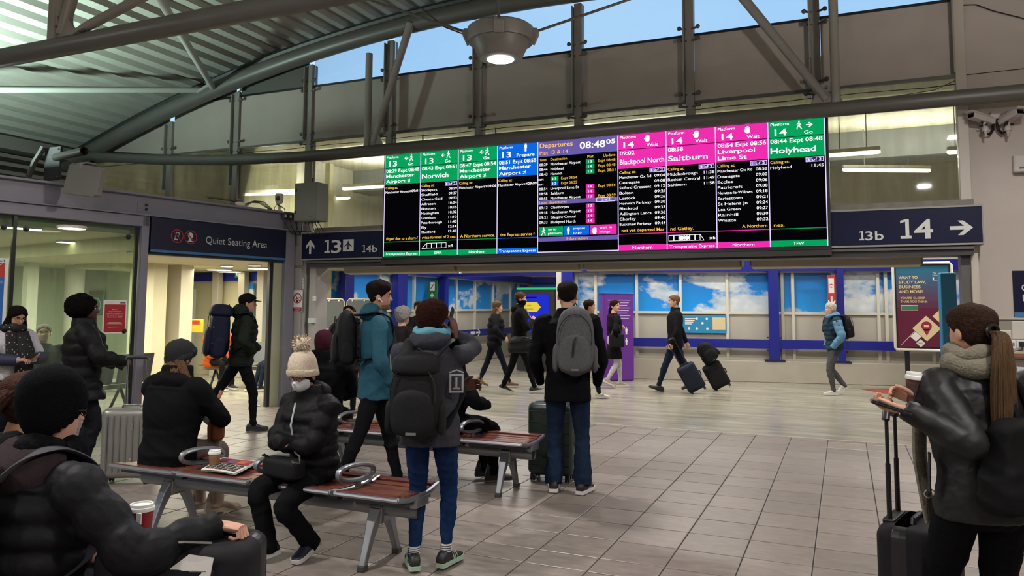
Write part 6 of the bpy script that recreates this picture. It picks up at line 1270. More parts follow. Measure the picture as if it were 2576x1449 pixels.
def hood(P, m, W=.12, Dp=.07, Hh=.16, dy=-.07, dz=.03, name='hood', fur=None):
    """hood lying behind the neck: a sagging pouch"""
    b = B(); k = P['k']; c = P['N']+P['R']@Vector((0, dy*k, dz*k)); b.ell((0, 0, 0), (W*k, Dp*k, Hh*.5*k), 20, 12, Matrix.Translation(c)@P['R'].to_4x4()@Matrix.Rotation(.45, 4, 'X')); b.ell((0, .02, .02), (W*.8*k, Dp*.8*k, Hh*.35*k), 18, 10, Matrix.Translation(c)@P['R'].to_4x4()); me = remesh(b, .01, 3); wrinkle(me, .006, 30, 3.1); o = put(me, name, m, P['body'])
    if fur: furring(P, fur, W*1.0, dy*.6, dz+.06, o)
    return o
def furring(P, m, W, dy, dz, parent, n=420, L=.05, seed=9, arc=(0, 2*PI), sy=.8):
    g = np.random.RandomState(seed); b = B(); k = P['k']; c = P['N']+P['R']@Vector((0, dy*k, dz*k))
    for j in range(n):
        a = arc[0]+(arc[1]-arc[0])*g.rand(); p = c+P['R']@Vector((math.cos(a)*W*k, math.sin(a)*W*sy*k, .02*math.sin(a))); d = Vector(g.normal(size=3)).normalized()+Vector((math.cos(a), math.sin(a), .2))*.5; b.tube([p, p+d.normalized()*L*(.6+.6*g.rand())], [.006, .0015], 3)
    return stuff(b.obj('fur_trim', m, parent))
def backpack(label, P, W, H, Dp, m, z=.0, y=-.0, straps=True, trim=None, style='plain', name='backpack', strapm=None, rx=0., x=0., one=0):
    """rucksack worn on the back of person P (or standing free when P is a matrix)"""
    if isinstance(P, dict): X = P['root']@Matrix.Translation(P['Pv']+P['ax']*(.06*P['H']+z))@P['R'].to_4x4()
    else: X = P
    t = thing(name, label, 'backpack'); t.matrix_world = X; trim = trim or black_m
    yo = -(.078*(P['H'] if isinstance(P, dict) else 0))-Dp/2-.01+y; T = Matrix.Translation((x, yo, 0))@Matrix.Rotation(rx, 4, 'X')
    def blob(w, h, d, z0, dy, pw=3.): 
        b = B(); rs = []
        for i in range(15):
            tt = i/14; zz = tt*h; e = (1-abs(2*tt-1)**4)**.5 if 0 < tt < 1 else .12; up_ = 1-.18*tt
            rs.append([T@Vector((w/2*e*up_*math.copysign(abs(math.cos(q))**.6, math.cos(q)), dy+d/2*e*(1-.25*tt)*math.copysign(abs(math.sin(q))**.7, math.sin(q)), z0+zz)) for q in np.linspace(0, 2*PI, 24, endpoint=False)])
        b.rings(rs); return b
    bag = blob(W, H, Dp, 0, 0).obj('bag', m, t, 1.2)
    blob(W*.82, H*.55, Dp*.35, H*.05, -Dp*.45).obj('front_pocket', m, t, 1.2)
    zp = [T@Vector((W*.40*math.cos(a), -Dp*.46, H*(.55+.33*math.sin(a)))) for a in np.linspace(-.3, PI+.3, 15)]
    b = B(); b.tube(zp, .004, 5); b.obj('zip', trim, bag)
    if style == 'slash':
        b = B(); b.tube([T@Vector((-.02, -Dp*.64, H*.28)), T@Vector((-.008, -Dp*.66, H*.5)), T@Vector((.012, -Dp*.63, H*.56))], .007, 5); b.obj('pocket_zip', trim, bag)
    if style == 'flap':
        blob(W*.9, H*.3, Dp*1.05, H*.72, -.01).obj('lid', m, t, 1.2)
    if style == 'trek':
        blob(W*1.02, H*.26, Dp*1.1, H*.78, 0).obj('lid', m, t, 1.2)
        for zz in (.3, .6):
            b = B(); b.tube([T@Vector((W*.45*s, -Dp*.3, H*zz)) for s in (-1, 0, 1)], .012, 5); b.obj('compression_strap', M('strap_blue', '1d4a6b', .6), t)
    b = B(); b.box((-.03, -Dp*.64, H*.09), (.03, -Dp*.625, H*.12), T); b.obj('badge', M('badge_grey', '6b6b6b', .5), bag)
    for s in (-1, 1):
        blob(W*.16, H*.4, Dp*.6, .03, 0).obj('side_pocket', m, t, 1.2).location = Vector((s*W*.46, 0, 0))
    if straps and isinstance(P, dict):
        k = P['k']; inv = X.inverted()@P['root']; 
        for i, s in ((0, -1), (1, 1)):
            if one and s != one: continue
            S = P['Sh'][i]; n_ = P['N']; up_ = P['ax']
            base = n_.lerp(S, .62); q = max(P['bulk']-1.05, 0)*.13; f = P['R']@Vector((0, 1, 0))
            pts = [T@Vector((s*W*.25, Dp*.4, H*.9)), inv@(base+up_*(.045+q)*k-f*(.085+q*.5)*k), inv@(base+up_*(.064+q*.8)*k), inv@(base+up_*.02*k+f*(.088+q)*k), inv@(base-up_*.13*k+f*(.115+q)*k), inv@(base-up_*.26*k+f*.075*k+P['R']@Vector((s*.06, 0, 0))), T@Vector((s*W*.48, Dp*.4, H*.12))]
            rows = lerpv([tuple(p) for p in pts], 36); b = B(); b.tube([Vector(r) for r in rows], .032*k, 8, flat=.24, up=(0, .15, 1)); b.obj('strap', strapm or m, t, 1.2)
    b = B(); b.tube([T@Vector((-.03, Dp*.35, H*.97)), T@Vector((0, Dp*.3, H*1.04)), T@Vector((.03, Dp*.35, H*.97))], .007, 6); b.obj('grab_loop', trim, t, True)
    return t
def away(a, px=1288): return .41-math.atan((px-1288)/1915)-a
def gd(px, dep): p = CAMO+ray(px, 900)*dep; return (p.x, p.y, 0.)
# ================================================================== PEOPLE: the cast
def gp(px, py): p = onZ(px, py); return (p.x, p.y, 0.)
def loc_of(P, w): return P.inverted()@Vector(w)
def rootm(loc, rz): return Matrix.Translation(loc)@Matrix.Rotation(rz, 4, 'Z')
blk = '0f0f12'; leather = M('leather', '141417', .52, 0, .2, 12., .4, 30., spec=.35); quilt = M('quilt_black', '0f0f12', .6, 0, .15, 20., .2, 60., spec=.25)
# ---- man in dark coat with grey backpack, seen from behind
L_ = gp(1428, 1238); A = person('man in a long black coat and jeans seen from behind, grey backpack on one shoulder', L_, away(.12), 1.82, 'm', ((-.12, .02, .085), (.13, -.03, .085)), head=(-.05, .02), hem=-.105, bulk=1.13, top=blk, trou='1d2b40', legw=1.12, flare=1.5,
    wr=((-.24, .12, .90), (.25, .10, .90)), hints=((-.5, -1, 0), (.5, -1, 0)), hair=h_short('1d1613', .014, (.84, .70, .46, .24), .003, fade=.3), shoes=('18181b', 'd4d2cc'), toe=(.05, -.35), shoetrim='d8d8d4', hands=(0, 0), vox=.011, collar=.02)
backpack('grey backpack hanging from the shoulder of the man in the long black coat', A, .35, .58, .18, M('bag_grey', '56575a', .8, 0, .15, 60., .3, 200.), -.07, 0., True, None, 'slash', x=.075, one=1, strapm=M('bag_grey', '56575a'))
for s in (-1, 1):
    b = B(); c = A['Sh'][0 if s < 0 else 1]; b.tube([c+Vector((-s*.05, -.01, .062)), c+Vector((s*.02, -.01, .055))], .018, 6, flat=.4); b.obj('epaulette', M('cloth_'+blk, blk), A['body'], True)
# ---- man on the phone, from behind
L_ = gp(1078, 1432); rz = away(.10); rm = rootm(L_, rz)
A = person('person in charcoal hoodie and blue jeans holding a phone to the ear, large black backpack', L_, rz, 1.62, 'm', ((-.085, -.02, .085), (.095, .05, .085)), head=(-.25, .05), hem=-.075, bulk=1.16, top='3a3b42', trou='182c50', legw=1.02, skin='5a3527', wr=((.16, .22, 1.06), (.135, .06, 1.395)), hints=((-.6, .2, -1), (.75, .1, -1.3)),
    hair=h_short('2c1714', .030, (.84, .68, .52, .16), .006, .005, 'hair', 90., .95, 1.), shoes=('1a1c1e', '9fb8a5'), toe=(.35, -.35), shoetrim='a9c4b0', vox=.0105, handpose={1: dict(dir=(-.2, .05, .97), back=(.9, -.3, .1), curl=(.5, .5, .4)), 0: dict(dir=(1, -.1, .2), back=(0, .9, .3), curl=(.4, .4, .3))}, flare=.9)
hood(A, M('cloth_3a3b42', '3a3b42'), .145, .085, .16, -.055, .035); ringroll(A, M('teal_lining', '4f8fa3', .7), 'hood_lining', .068, .03, .05, .0, 1.2, 1.1, 4)
bpk = backpack('large black roll top backpack worn by the phone caller', A, .33, .50, .19, M('bag_black', '18191b', .6, 0, .12, 40., .2, 200.), -.15, 0., True, None, 'flap', x=-.04)
pd = A['root']@(A['Wr'][1]+Vector((-.035, .035, .09))); t = thing('mobile_phone', 'dark phone pressed to the ear of the hoodie wearer', 'phone', pd, rz); t.rotation_euler = (-.25, .15, rz); b = B(); b.box((-.005, -.037, -.075), (.005, .037, .075)); b.obj('case', M('phone_black', '121318', .25), t, bevel=.004); b = B(); b.box((-.0065, -.033, -.068), (-.005, .033, .068)); b.obj('screen', M('phone_glass', '05060a', .08), t)
P = Print(A['Pv']+A['ax']*.14*A['H']+Vector((.135, -.125, -.02)), (1, .25, 0), (0, 0, 1), .004); gpz = M('print_grey', '9a9a9c', .7)
P.frame(0, 0, .085, .11, .012, gpz); P.rect(.022, .02, .063, .03, gpz); P.rect(.036, .02, .048, .09, gpz); P.line(0, .118, .045, .135, .008, gpz); P.line(.04, .135, .085, .118, .008, gpz); P.build(A['coat'], 'back_print')
for i in (0, 1):
    b = B(); an = A['ank'][i]
    for q in range(4): b.tube([an+Vector((0, 0, .012+q*.012)), an+Vector((0, 0, .018+q*.012))], .037, 10)
    b.obj('striped_sock', M('sock_white', 'c9c9c6', .8), A['body'])
# ---- man in teal jacket
L_ = gp(938, 1240); A = person('bearded man in a teal rain jacket with black backpack and wireless earphone', L_, away(1.45, 938), 1.80, 'm', ((-.09, .22, .085), (.09, -.30, .11)), heel=(0, .5), head=(-.1, .0), hem=-.09, bulk=1.14, top='2b5566', trou='15161a', skin='b98a72', wr=((-.25, .16, .93), (.27, .12, .90)), hints=((-1, -.8, 0), (1, -.8, 0)), hands=(0, 0),
    hair=h_short('1a1311', .024, (.80, .66, .44, .24), .006, .010, fade=.22), beard='86604f', vox=.011, rough=.55, collar=.015, shoes=('18181b', '2a2a2c'))
hood(A, M('cloth_2b5566', '2b5566'), .13, .09, .17, -.05, .03); ringroll(A, M('grey_collar', '6e6a62', .8), 'inner_collar', .052, .022, .0, 0., 1.15, 1.1, 5)
backpack('black backpack worn by the man in the teal jacket', A, .30, .48, .20, M('bag_dark', '15161a', .65, 0, .12, 40., .2, 200.), -.0, 0., True)
b = B(); k_ = A['Xh']; b.ell((.083, -.008, .10), (.008, .009, .010), 8, 6, k_); b.tube([k_@Vector((.088, -.002, .10)), k_@Vector((.089, .018, .075))], .0045, 6); b.obj('earphone', wht, A['body'], True)
for (z0, z1, xx) in ((.20, .05, .105),):
    b = B(); b.tube([A['Pv']+Vector((.16, .10, .22)), A['Pv']+Vector((.165, .11, .06))], .006, 5); b.obj('pocket_zip', M('tag_grey', 'b9bec0'), A['coat'])
# ---- seated woman in cream bobble hat
L_ = (-3.17, 4.10, 0); A = person('seated woman in a cream bobble hat, white face mask and black puffer jacket', L_, 2.98, 1.53, 'f', ((-.10, .10, .09), (.06, .30, .085)), seat=.44, lean=.12, head=(.10, -.25), hem=-.05, puff=.075, bulk=1.28, topmat=quilt, trou='121316', legw=1.18, flare=1.25, wr=((.06, .27, .70), (-.05, .29, .72)), hints=((-1, -.2, -.6), (1, -.2, -.6)), hands=(0, 0), skin='a87d66', brow='1b1412',
    hair=combo(h_short('1a1413', .012, (.80, .5, .3, .05)), h_beanie('c9bba6', .022, (.71, .64, .56, .36), .06, 0, True, .072), glasses('5a2e2a')), shoes=('151a2c', 'c9c9cc'), toe=(.15, -.30), heel=(.25, .15), vox=.0105, collar=.035)
b = B(); X = A['Xh']; rs = []
for z, o_ in ((.10, .006), (.16, .016), (.24, .022), (.33, .018), (.42, .010), (.47, .004)): rs.append([X@(face_pt(a, z)*1.0+Vector((math.sin(a), math.cos(a), 0))*(o_*(1-.5*abs(a)/1.3)+.003)) for a in np.linspace(-1.3, 1.3, 21)])
b.rings(rs, cap=False, closed=False); o = b.obj('face_mask', M('mask_white', 'c6c8cc', .7), A['body'], True); sd = o.modifiers.new('s', 'SOLIDIFY'); sd.thickness = .003
hood(A, quilt, .14, .09, .17, -.06, .02); b = B(); b.tube([A['N']+A['R']@Vector((-.005, .125, -.02)), A['Pv']+A['R']@Vector((-.005, .175, .30)), A['Pv']+A['R']@Vector((-.01, .16, .18))], .006, 5); b.obj('zip', M('tag_grey', 'b9bec0'), A['coat'])
p = A['root']@(A['Pv']+Vector((-.02, .27, .03))); t = thing('crossbody_bag', 'black crossbody bag with metal clips on the lap of the masked woman', 'bag', p, 2.98); b = B(); b.rings([[v+Vector((0, 0, -.06)) for v in r] for r in rbox(.30, .12, .12, .03)]); b.obj('bag', M('bag_dark', '15161a'), t, .9)
b = B(); b.tube([(-.14, 0, .05), (-.16, .02, .09), (-.15, .05, .12)], .006, 6); b.tube([(-.14, .0, .04), (-.13, .05, .06)], .01, 6); b.obj('clip', chrome, t, True); b = B(); b.tube([(.12, .02, .05), (.14, .05, .07), (.11, .06, .08), (.10, .03, .06)], .005, 5); b.obj('strap_end', black_m, t, True)
# ---- woman in flat grey cap, seated facing away
L_ = (-4.45, 4.10, 0); A = person('seated woman in a grey cap with long fair hair and black coat, turned away', L_, away(.75, 430), 1.66, 'f', ((-.08, .42, .09), (.10, .40, .09)), seat=.44, lean=.10, head=(.0, .02), hem=-.085, bulk=1.42, top='0f1012', trou='6b625c', legw=1.1, wr=((-.05, .36, .72), (.12, .38, .70)), hints=((-1, -.3, -.5), (1, -.3, -.5)), hands=(0, 0),
    hair=combo(h_short('5a4433', .016, (.80, .6, .3, .0)), h_locks('5a4433', [(.0, -.07, .10), (.03, -.09, .03), (.07, -.08, -.04)], [.06, .065, .04], [.04, .045, .03]), h_locks('5a4433', [(.055, -.065, .11), (.09, -.06, .02), (.125, -.035, -.07), (.15, .0, -.17), (.155, .03, -.27)], [.035, .04, .038, .03, .012], [.045, .045, .04, .03, .01]), h_beanie('2b2c2f', .026, (.74, .66, .56, .34), .012, 0, True, None, 'cap')), vox=.0105, collar=.045, shoes=('9c8a7c', 'a2917f'), shoekind='boot', toe=(-.5, -.7))
hood(A, M('cloth_0f1012', '0f1012'), .17, .09, .20, -.05, -.02); ringroll(A, M('collar_pale', '9a958c', .8), 'inner_collar', .045, .02, .03, 0., 1.1, 1.1, 7)
b = B(); X = A['Xh']; c = X@Vector((.095, .03, .165)); b.ell(c, (.022, .022, .022), 10, 8); b.obj('cap_bobble', M('knit_2b2c2f', '2b2c2f'), A['body'], True)
for i in (0, 1):
    b = B(); kn, an = A['Kn'][i], A['ank'][i]; b.tube([kn.lerp(an, .45), kn.lerp(an, .8), an+Vector((0, 0, -.03))], [.062, .055, .052], 12); b.obj('boot_shaft', M('shoe_9c8a7c', '9c8a7c'), A['body'], True)
ph_ = onY(548, 1075, 4.45); t = thing('handbag', 'tan leather handbag with strap on the hip of the woman in the grey cap', 'handbag', ph_-Vector((0, 0, .09)), away(1.2)); tan = M('tan_leather', '7c4426', .4, 0, .15, 12.); b = B(); b.rings(rbox(.20, .10, .17, .04)); b.obj('bag', tan, t, .9)
b = B(); b.tube([(.05, -.055, -.02), (.05, -.06, .1), (.03, -.04, .22), (-.02, .02, .36)], .014, 6, flat=.3); b.obj('strap', M('tan_strap', '8f5430', .4), t, True); b = B(); b.cbox((.05, -.062, .0), (.03, .008, .02)); b.obj('buckle', chrome, t)
b = B(); b.box((-.06, -.065, .16), (.03, -.06, .28), Matrix.Rotation(.4, 4, 'Y')); b.obj('paper_slip', M('slip_pink', 'b08a82', .7), t)
# ---- man in black beanie, nearest the camera
hc = CAMO+ray(162, 1003)*2.68; rz = away(1.0, 158); fwd = Vector((-math.sin(rz), math.cos(rz), 0)); L_ = (hc.x-fwd.x*.15, hc.y-fwd.y*.15, 0); rm = rootm(L_, rz)
hw = CAMO+ray(545, 1322)*2.62; A = person('seated man in a black beanie and glasses with his hand on a black suitcase', L_, rz, 1.76, 'm', ((-.15, .45, .09), (.16, .44, .09)), seat=.42, lean=.13, head=(-.22, -.02), hem=-.06, puff=.085, bulk=1.30, topmat=M('quilt_slate', '15161a', .6, 0, .15, 20., .2, 60., spec=.25), trou='16171a', legw=1.15, wr=((-.15, .38, .62), tuple(loc_of(rm, hw))), hints=((-1, -.4, -.6), (.5, -.5, -.9)), skin='c79883',
    hair=combo(h_beanie('0c0d10', .019, (.62, .48, .30, .04), .035, 0, None), glasses()), vox=.0085, collar=.0, handpose={1: dict(dir=tuple((rm.to_3x3().inverted()@(Vector((.93, .33, -.12))))), back=(-.2, .1, 1), curl=(1.0, 1.1, .7), thumb=.9), 0: {}}, hands=(1, 1), wrk=.006)
ringroll(A, M('fleece_black', '101114', .95, 0, .2, 60., .6, 90.), 'scarf', .066, .046, .01, .0, 1.2, 1.15, 3, lumps=.3)
ho = hood(A, M('hood_brown', '30272a', .8, 0, .1, 20., .2, 100.), .19, .12, .20, -.06, -.015)
backpack('grey backpack on the back of the man in the black beanie', A, .34, .52, .20, M('bag_slate', '3d3d42', .75, 0, .12, 50., .3, 200.), -.10, 0., True, None, 'plain', strapm=M('strap_slate', '434349', .8))
# ---- brown haired woman beside him
hc = CAMO+ray(88, 1010)*3.1; L_ = (hc.x-.06, hc.y-.08, 0); A = person('long brown haired person in black half hidden behind the man in the beanie', L_, away(1.2, 60), 1.66, 'f', ((-.1, .42, .09), (.1, .42, .09)), seat=.43, lean=.1, head=(.0, .0), bulk=1.2, top='0d0d10', wr=((-.1, .3, .66), (.1, .3, .66)), hints=((-1, -.3, -.5), (1, -.3, -.5)), hands=(0, 0),
    hair=combo(h_short('3a2620', .022, (.84, .7, .42, .02), .002), h_locks('3a2620', [(.0, -.04, .19), (.0, -.12, .14), (.0, -.20, .05), (.01, -.27, -.05), (.02, -.31, -.14)], [.07, .085, .095, .09, .05], [.06, .06, .055, .05, .03], groove=.06, n=60)), vox=.012, skin='c08d70')
# ---- afro haired woman with suitcase
L_ = gd(208, 7.25); rz = away(1.45, 208); A = person('woman with a large afro in a black quilted jacket holding a suitcase handle', L_, rz, 1.66, 'f', ((-.09, .0, .085), (.09, .05, .085)), head=(-.15, .05), hem=-.12, puff=.11, bulk=1.48, topmat=quilt, skin='3a241c', brow='0c0808', wr=((-.12, .30, .98), (.20, .32, 1.02)), hints=((-1, -.6, -.2), (1, -.8, -.3)), hair=h_afro(), vox=.0115, collar=.03,
    handpose={1: dict(curl=(1., 1., .6), back=(.8, 0, .6))})
# ---- woman with phone by the glass
L_ = gd(28, 7.9); rz = away(2.75, 28); A = person('dark haired woman in a patterned scarf and white and navy jacket reading her phone', L_, rz, 1.58, 'f', head=(.1, -.38), hem=-.03, bulk=1.12, top='b9b8bc', trou='15161a', skin='b98c74', wr=((-.08, .30, 1.00), (.06, .31, 1.00)), hints=((-1, -.5, -.8), (1, -.5, -.8)), hair=combo(h_short('15100f', .018, (.80, .62, .4, .05)), h_locks('15100f', [(-.07, .0, .12), (-.09, .02, .0), (-.085, .05, -.10), (-.08, .07, -.18)], [.03, .04, .04, .015], [.05, .05, .03, .012]), h_locks('15100f', [(.06, -.02, .12), (.085, .0, .0), (.09, .03, -.12), (.085, .04, -.2)], [.03, .045, .04, .015], [.05, .05, .03, .012], seed=8), glasses('3a2a22')), vox=.012,
    handpose={0: dict(dir=(.3, .9, .15), back=(-.3, -.1, -.9), curl=(.3, .4, .3)), 1: dict(dir=(-.4, .85, .1), back=(.3, .2, .9), curl=(.5, .6, .4))})
m_sc = M('scarf_print', '1a1819', .85); nt = m_sc.node_tree; tc = nt.nodes.new('ShaderNodeTexCoord'); mp = nt.nodes.new('ShaderNodeMapping'); mp.inputs['Rotation'].default_value = (.3, .78, .2); mp.inputs['Scale'].default_value = (30, 30, 30); vo = nt.nodes.new('ShaderNodeTexVoronoi'); vo.inputs['Randomness'].default_value = .15; vo.inputs['Scale'].default_value = 1.
rp = nt.nodes.new('ShaderNodeValToRGB'); rp.color_ramp.elements[0].position = .16; rp.color_ramp.elements[1].position = .2; rp.color_ramp.elements[0].color = (*lin('b5b0a8'), 1); rp.color_ramp.elements[1].color = (*lin('171516'), 1); nt.links.new(tc.outputs['Object'], mp.inputs['Vector']); nt.links.new(mp.outputs[0], vo.inputs['Vector']); nt.links.new(vo.outputs['Distance'], rp.inputs['Fac']); nt.links.new(rp.outputs['Color'], nt.nodes['Principled BSDF'].inputs['Base Color'])
ringroll(A, m_sc, 'scarf', .06, .045, .0, .01, 1.2, 1.2, 6)
b = B(); c = A['N']; b.tube([c+Vector((-.05, .10, -.02)), c+Vector((-.07, .15, -.2)), c+Vector((-.06, .16, -.42)), c+Vector((-.06, .15, -.6))], [.06, .085, .09, .085], 12, flat=.3, up=(0, 1, 0)); b.tube([c+Vector((.06, .10, -.02)), c+Vector((.05, .15, -.2)), c+Vector((.05, .16, -.36))], [.05, .07, .07], 12, flat=.3, up=(0, 1, 0)); b.obj('scarf_end', m_sc, A['body'], 1.)
for i in (0, 1):
    b = B(); b.tube([A['El'][i].lerp(A['Wr'][i], -.1), A['El'][i].lerp(A['Wr'][i], .5), A['El'][i].lerp(A['Wr'][i], .97)], [.066, .06, .05], 12); b.obj('navy_cuff', M('cuff_navy', '1d2340', .7), A['body'], 1.)
p = A['root']@((A['Wr'][0]+A['Wr'][1])/2+Vector((0, .10, .035))); t = thing('mobile_phone', 'phone held by the woman in the patterned scarf', 'phone', p, rz); t.rotation_euler = (.5, 0, rz); b = B(); b.box((-.036, -.075, -.005), (.036, .075, .005)); b.obj('case', M('phone_black', '121318'), t, bevel=.004); b = B(); b.box((-.032, -.07, .005), (.032, .07, .0065)); b.obj('screen', emat('phone_screen', 'b9c4e6', .8), t)
# ---- walking man with navy rucksack
L_ = gp(600, 1085); A = person('walking man in a dark green jacket and black cap with a big navy rucksack', L_, away(1.45, 600), 1.74, 'm', ((-.08, -.48, .20), (.08, .16, .085)), heel=(.75, 0), lean=.06, head=(-.1, 0), hem=-.06, puff=.09, bulk=1.18, top='1f231f', trou='0f1012', skin='a97a66', wr=((-.22, .25, 1.0), (.24, .12, .98)), hints=((-1, -.6, -.2), (1, -.6, -.2)), hands=(0, 0), hair=combo(h_short('17120f', .01, (.8, .62, .48, .14)), h_beanie('121315', .02, (.74, .70, .62, .44), .0, 0, None, None, 'cap')), vox=.0115, collar=.01, shoes=('151517', '1c1c1e'))
hood(A, M('cloth_1f231f', '1f231f'), .14, .11, .22, -.06, .05); b = B(); X = A['Xh']; b.rings([[X@(headpt(a, .70)+Vector((math.sin(a)*e, math.cos(a)*e, -.012*(e/.07)))) for a in np.linspace(-.9, .9, 13)] for e in (.01, .04, .075)], cap=False, closed=False); o = b.obj('visor', M('knit_121315', '121315'), A['body'], True); sd = o.modifiers.new('s', 'SOLIDIFY'); sd.thickness = .006
backpack('big navy trekking rucksack on the walking man in the doorway', A, .36, .66, .28, M('bag_navy', '161a2e', .7, 0, .15, 30., .2, 150.), -.14, 0., True, None, 'trek')
# ---- seated person in maroon beanie
L_ = (-4.62, 6.05, 0); A = person('seated person in a maroon beanie and black coat facing the portal', L_, away(.15), 1.66, 'm', ((-.1, .42, .09), (.1, .42, .09)), seat=.44, lean=.02, head=(.1, 0), hem=-.06, bulk=1.4, top='0c0c0f', trou='141519', wr=((-.1, .34, .66), (.1, .34, .66)), hints=((-1, -.3, -.4), (1, -.3, -.4)), hands=(0, 0), hair=h_beanie('3c1c26', .018, (.68, .58, .45, .2), .03), vox=.013, collar=.05)
# ---- seated person with fur trimmed hood
L_ = (-3.28, 6.12, 0); A = person('seated person in a black coat with fur trimmed hood, half hidden by the phone caller', L_, away(1.25), 1.62, 'f', ((-.09, .36, .09), (.09, .40, .09)), seat=.44, lean=.12, head=(.2, -.1), hem=-.08, bulk=1.35, top='0f0f12', trou='0e0e11', legw=1.2, wr=((-.1, .34, .66), (.1, .34, .68)), hints=((-1, -.3, -.4), (1, -.3, -.4)), hands=(0, 0), hair=h_short('15100e', .02, (.8, .6, .4, .05)), vox=.013, collar=.03, shoes=('131314', '1a1a1b'), shoekind='boot', toe=(-.1, -.2))
ho = hood(A, M('cloth_0f0f12', '0f0f12'), .15, .10, .20, -.08, .0); furring(A, M('fur_black', '0d0c0c', .9), .14, -.05, .06, ho)
# ---- woman in fur collar facing the camera
L_ = gp(870, 1052); A = person('woman facing us in a black coat with a fur hood by the notice boards', L_, away(2.9), 1.60, 'f', head=(-.05, .05), hem=-.12, puff=.1, bulk=1.25, topmat=quilt, skin='a5765c', brow='15100d', wr=((-.24, .1, .82), (.24, .1, .82)), hands=(0, 0), hair=h_short('120d0c', .007, (.82, .66, .5, .1), 0), vox=.015)
ho = hood(A, quilt, .15, .09, .18, -.05, .01); furring(A, M('fur_grey', '3a3532', .9), .15, .0, .05, ho, 300, .045)
# ---- person with grey fluffy hat, and a face beyond
L_ = gp(1006, 1095); A = person('person in a fluffy grey hat and dark brown coat behind the teal jacket', L_, away(.7), 1.58, 'f', bulk=1.15, top='221d1c', head=(0, .02), hair=h_short('8a8784', .03, (.74, .6, .4, .08), .008, .0, 'fluffy_hat', 70., .95, 1.), vox=.015, hem=-.12, hands=(0, 0))
L_ = gp(1050, 1006); A = person('fair skinned person whose forehead shows over the phone caller', L_, away(3.0), 1.68, 'f', bulk=1.1, top='2a2c33', hair=h_short('3a2418', .012, (.80, .62, .4, .06)), vox=.016, skin='cfa48c', hands=(0, 0))
# ---- walking pair in the concourse
L_ = gp(1243, 974); A = person('walking woman in a navy padded jacket and tan boots', L_, away(1.5), 1.70, 'f', ((-.06, -.30, .10), (.07, .30, .085)), heel=(.35, 0), hem=-.07, bulk=1.22, puff=.12, top='15171c', trou='161a26', skin='c99a84', lean=.05, wr=((-.2, .22, .98), (.22, .18, .95)), hints=((-1, -.8, 0), (1, -.8, 0)), hair=combo(h_short('57432f', .016, (.82, .64, .36, .04)), h_locks('57432f', [(.03, -.06, .10), (.05, -.06, .02), (.05, -.05, -.06), (.04, -.04, -.1)], [.055, .06, .05, .02], [.045, .045, .035, .015])), vox=.015, shoes=('7a5a3c', '5a4330'), shoekind='boot', hands=(0, 1))
L_ = gp(1305, 990); A = person('walking man in black with a neck gaiter pulled over his nose', L_, away(1.5), 1.86, 'm', ((-.07, .30, .085), (.08, -.30, .11)), heel=(-.15, .3), hem=-.06, bulk=1.12, top='16171a', trou='121316', skin='c0927c', wr=((-.2, .15, .95), (.10, .24, 1.32)), hints=((-1, -.8, 0), (1, -.3, -.9)), hair=h_short('4a3526', .012, (.80, .66, .48, .16)), vox=.0145, shoes=('18181a', 'cfcdc8'), hands=(0, 1), handpose={1: dict(curl=(1., 1., .6))})
b = B(); X = A['Xh']; b.rings([[X@(headpt(ph, z)+Vector((math.sin(ph), math.cos(ph), 0))*.012) for ph in np.linspace(0, 2*PI, 26, endpoint=False)] for z in (.0, .12, .25, .40)], cap=False); b.tube([X@Vector((0, -.01, -.06)), X@Vector((0, -.005, .03))], [.075, .07], 16); b.obj('neck_gaiter', M('cloth_121316', '121316'), A['body'], 1.); hood(A, M('cloth_16171a', '16171a'), .13, .09, .15, -.06, .0)
p = A['root']@(A['Pv']+Vector((.20, .06, -.18))); t = thing('duffel_bag', 'black duffel bag slung across the man in the neck gaiter', 'bag', p, away(1.5)); b = B(); b.rings([[Vector((v.x*(1.2-1.2*v.z), v.y*(1.1-.6*v.z), v.z-.06-.25*v.y*v.y)) for v in r] for r in rbox(.26, .52, .30, .09)]); me = remesh(b, .014, 3); wrinkle(me, .014, 14); put(me, 'bag', M('bag_dark', '15161a'), t); b = B(); b.tube([(-.02, .18, .22), (-.1, .16, .5), (-.16, .05, .72), (-.14, -.1, .68)], .022, 6, flat=.3); b.obj('strap', black_m, t, True); b = B(); b.tube([(.1, -.26, .16), (.13, 0, .24), (.1, .26, .16)], .004, 5); b.obj('zip', M('zip_dark', '2a2a2c', .4), t)
# ---- woman in black coat and white leggings
L_ = gp(1545, 975); A = person('woman in a black coat and white leggings by the purple kiosk looking towards us', L_, away(1.3), 1.73, 'f', ((-.07, .16, .085), (.07, -.20, .12)), heel=(0, .45), head=(-.95, .0), hem=-.20, bulk=1.06, top='121215', trou='b9b7b6', legw=.92, skin='cfa08c', brow='2a1612', wr=((-.12, .2, 1.15), (.22, -.02, .90)), hints=((-1, -.6, -.5), (1, -.8, 0)), hair=combo(h_short('241512', .014, (.82, .62, .42, .08)), h_locks('241512', [(.0, -.085, .12), (.0, -.11, .02), (.0, -.11, -.12), (.0, -.10, -.24)], [.035, .045, .04, .01], [.03, .035, .03, .01])), vox=.015, shoes=('a59a8a', 'd8d5cc'), hands=(1, 0), handpose={0: dict(curl=(1., .9, .6))})
p = A['root']@(A['Pv']+Vector((.25, -.05, -.12))); t = thing('shoulder_bag', 'dark shoulder bag of the woman in the white leggings', 'bag', p, away(1.3)); b = B(); b.rings(rbox(.10, .30, .26, .03)); b.obj('bag', M('bag_dark', '15161a'), t, .9); b = B(); b.tube([(0, -.1, .25), (-.03, -.03, .45), (-.06, .0, .56), (-.03, .05, .45), (0, .1, .25)], .010, 6); b.obj('strap', black_m, t, True)
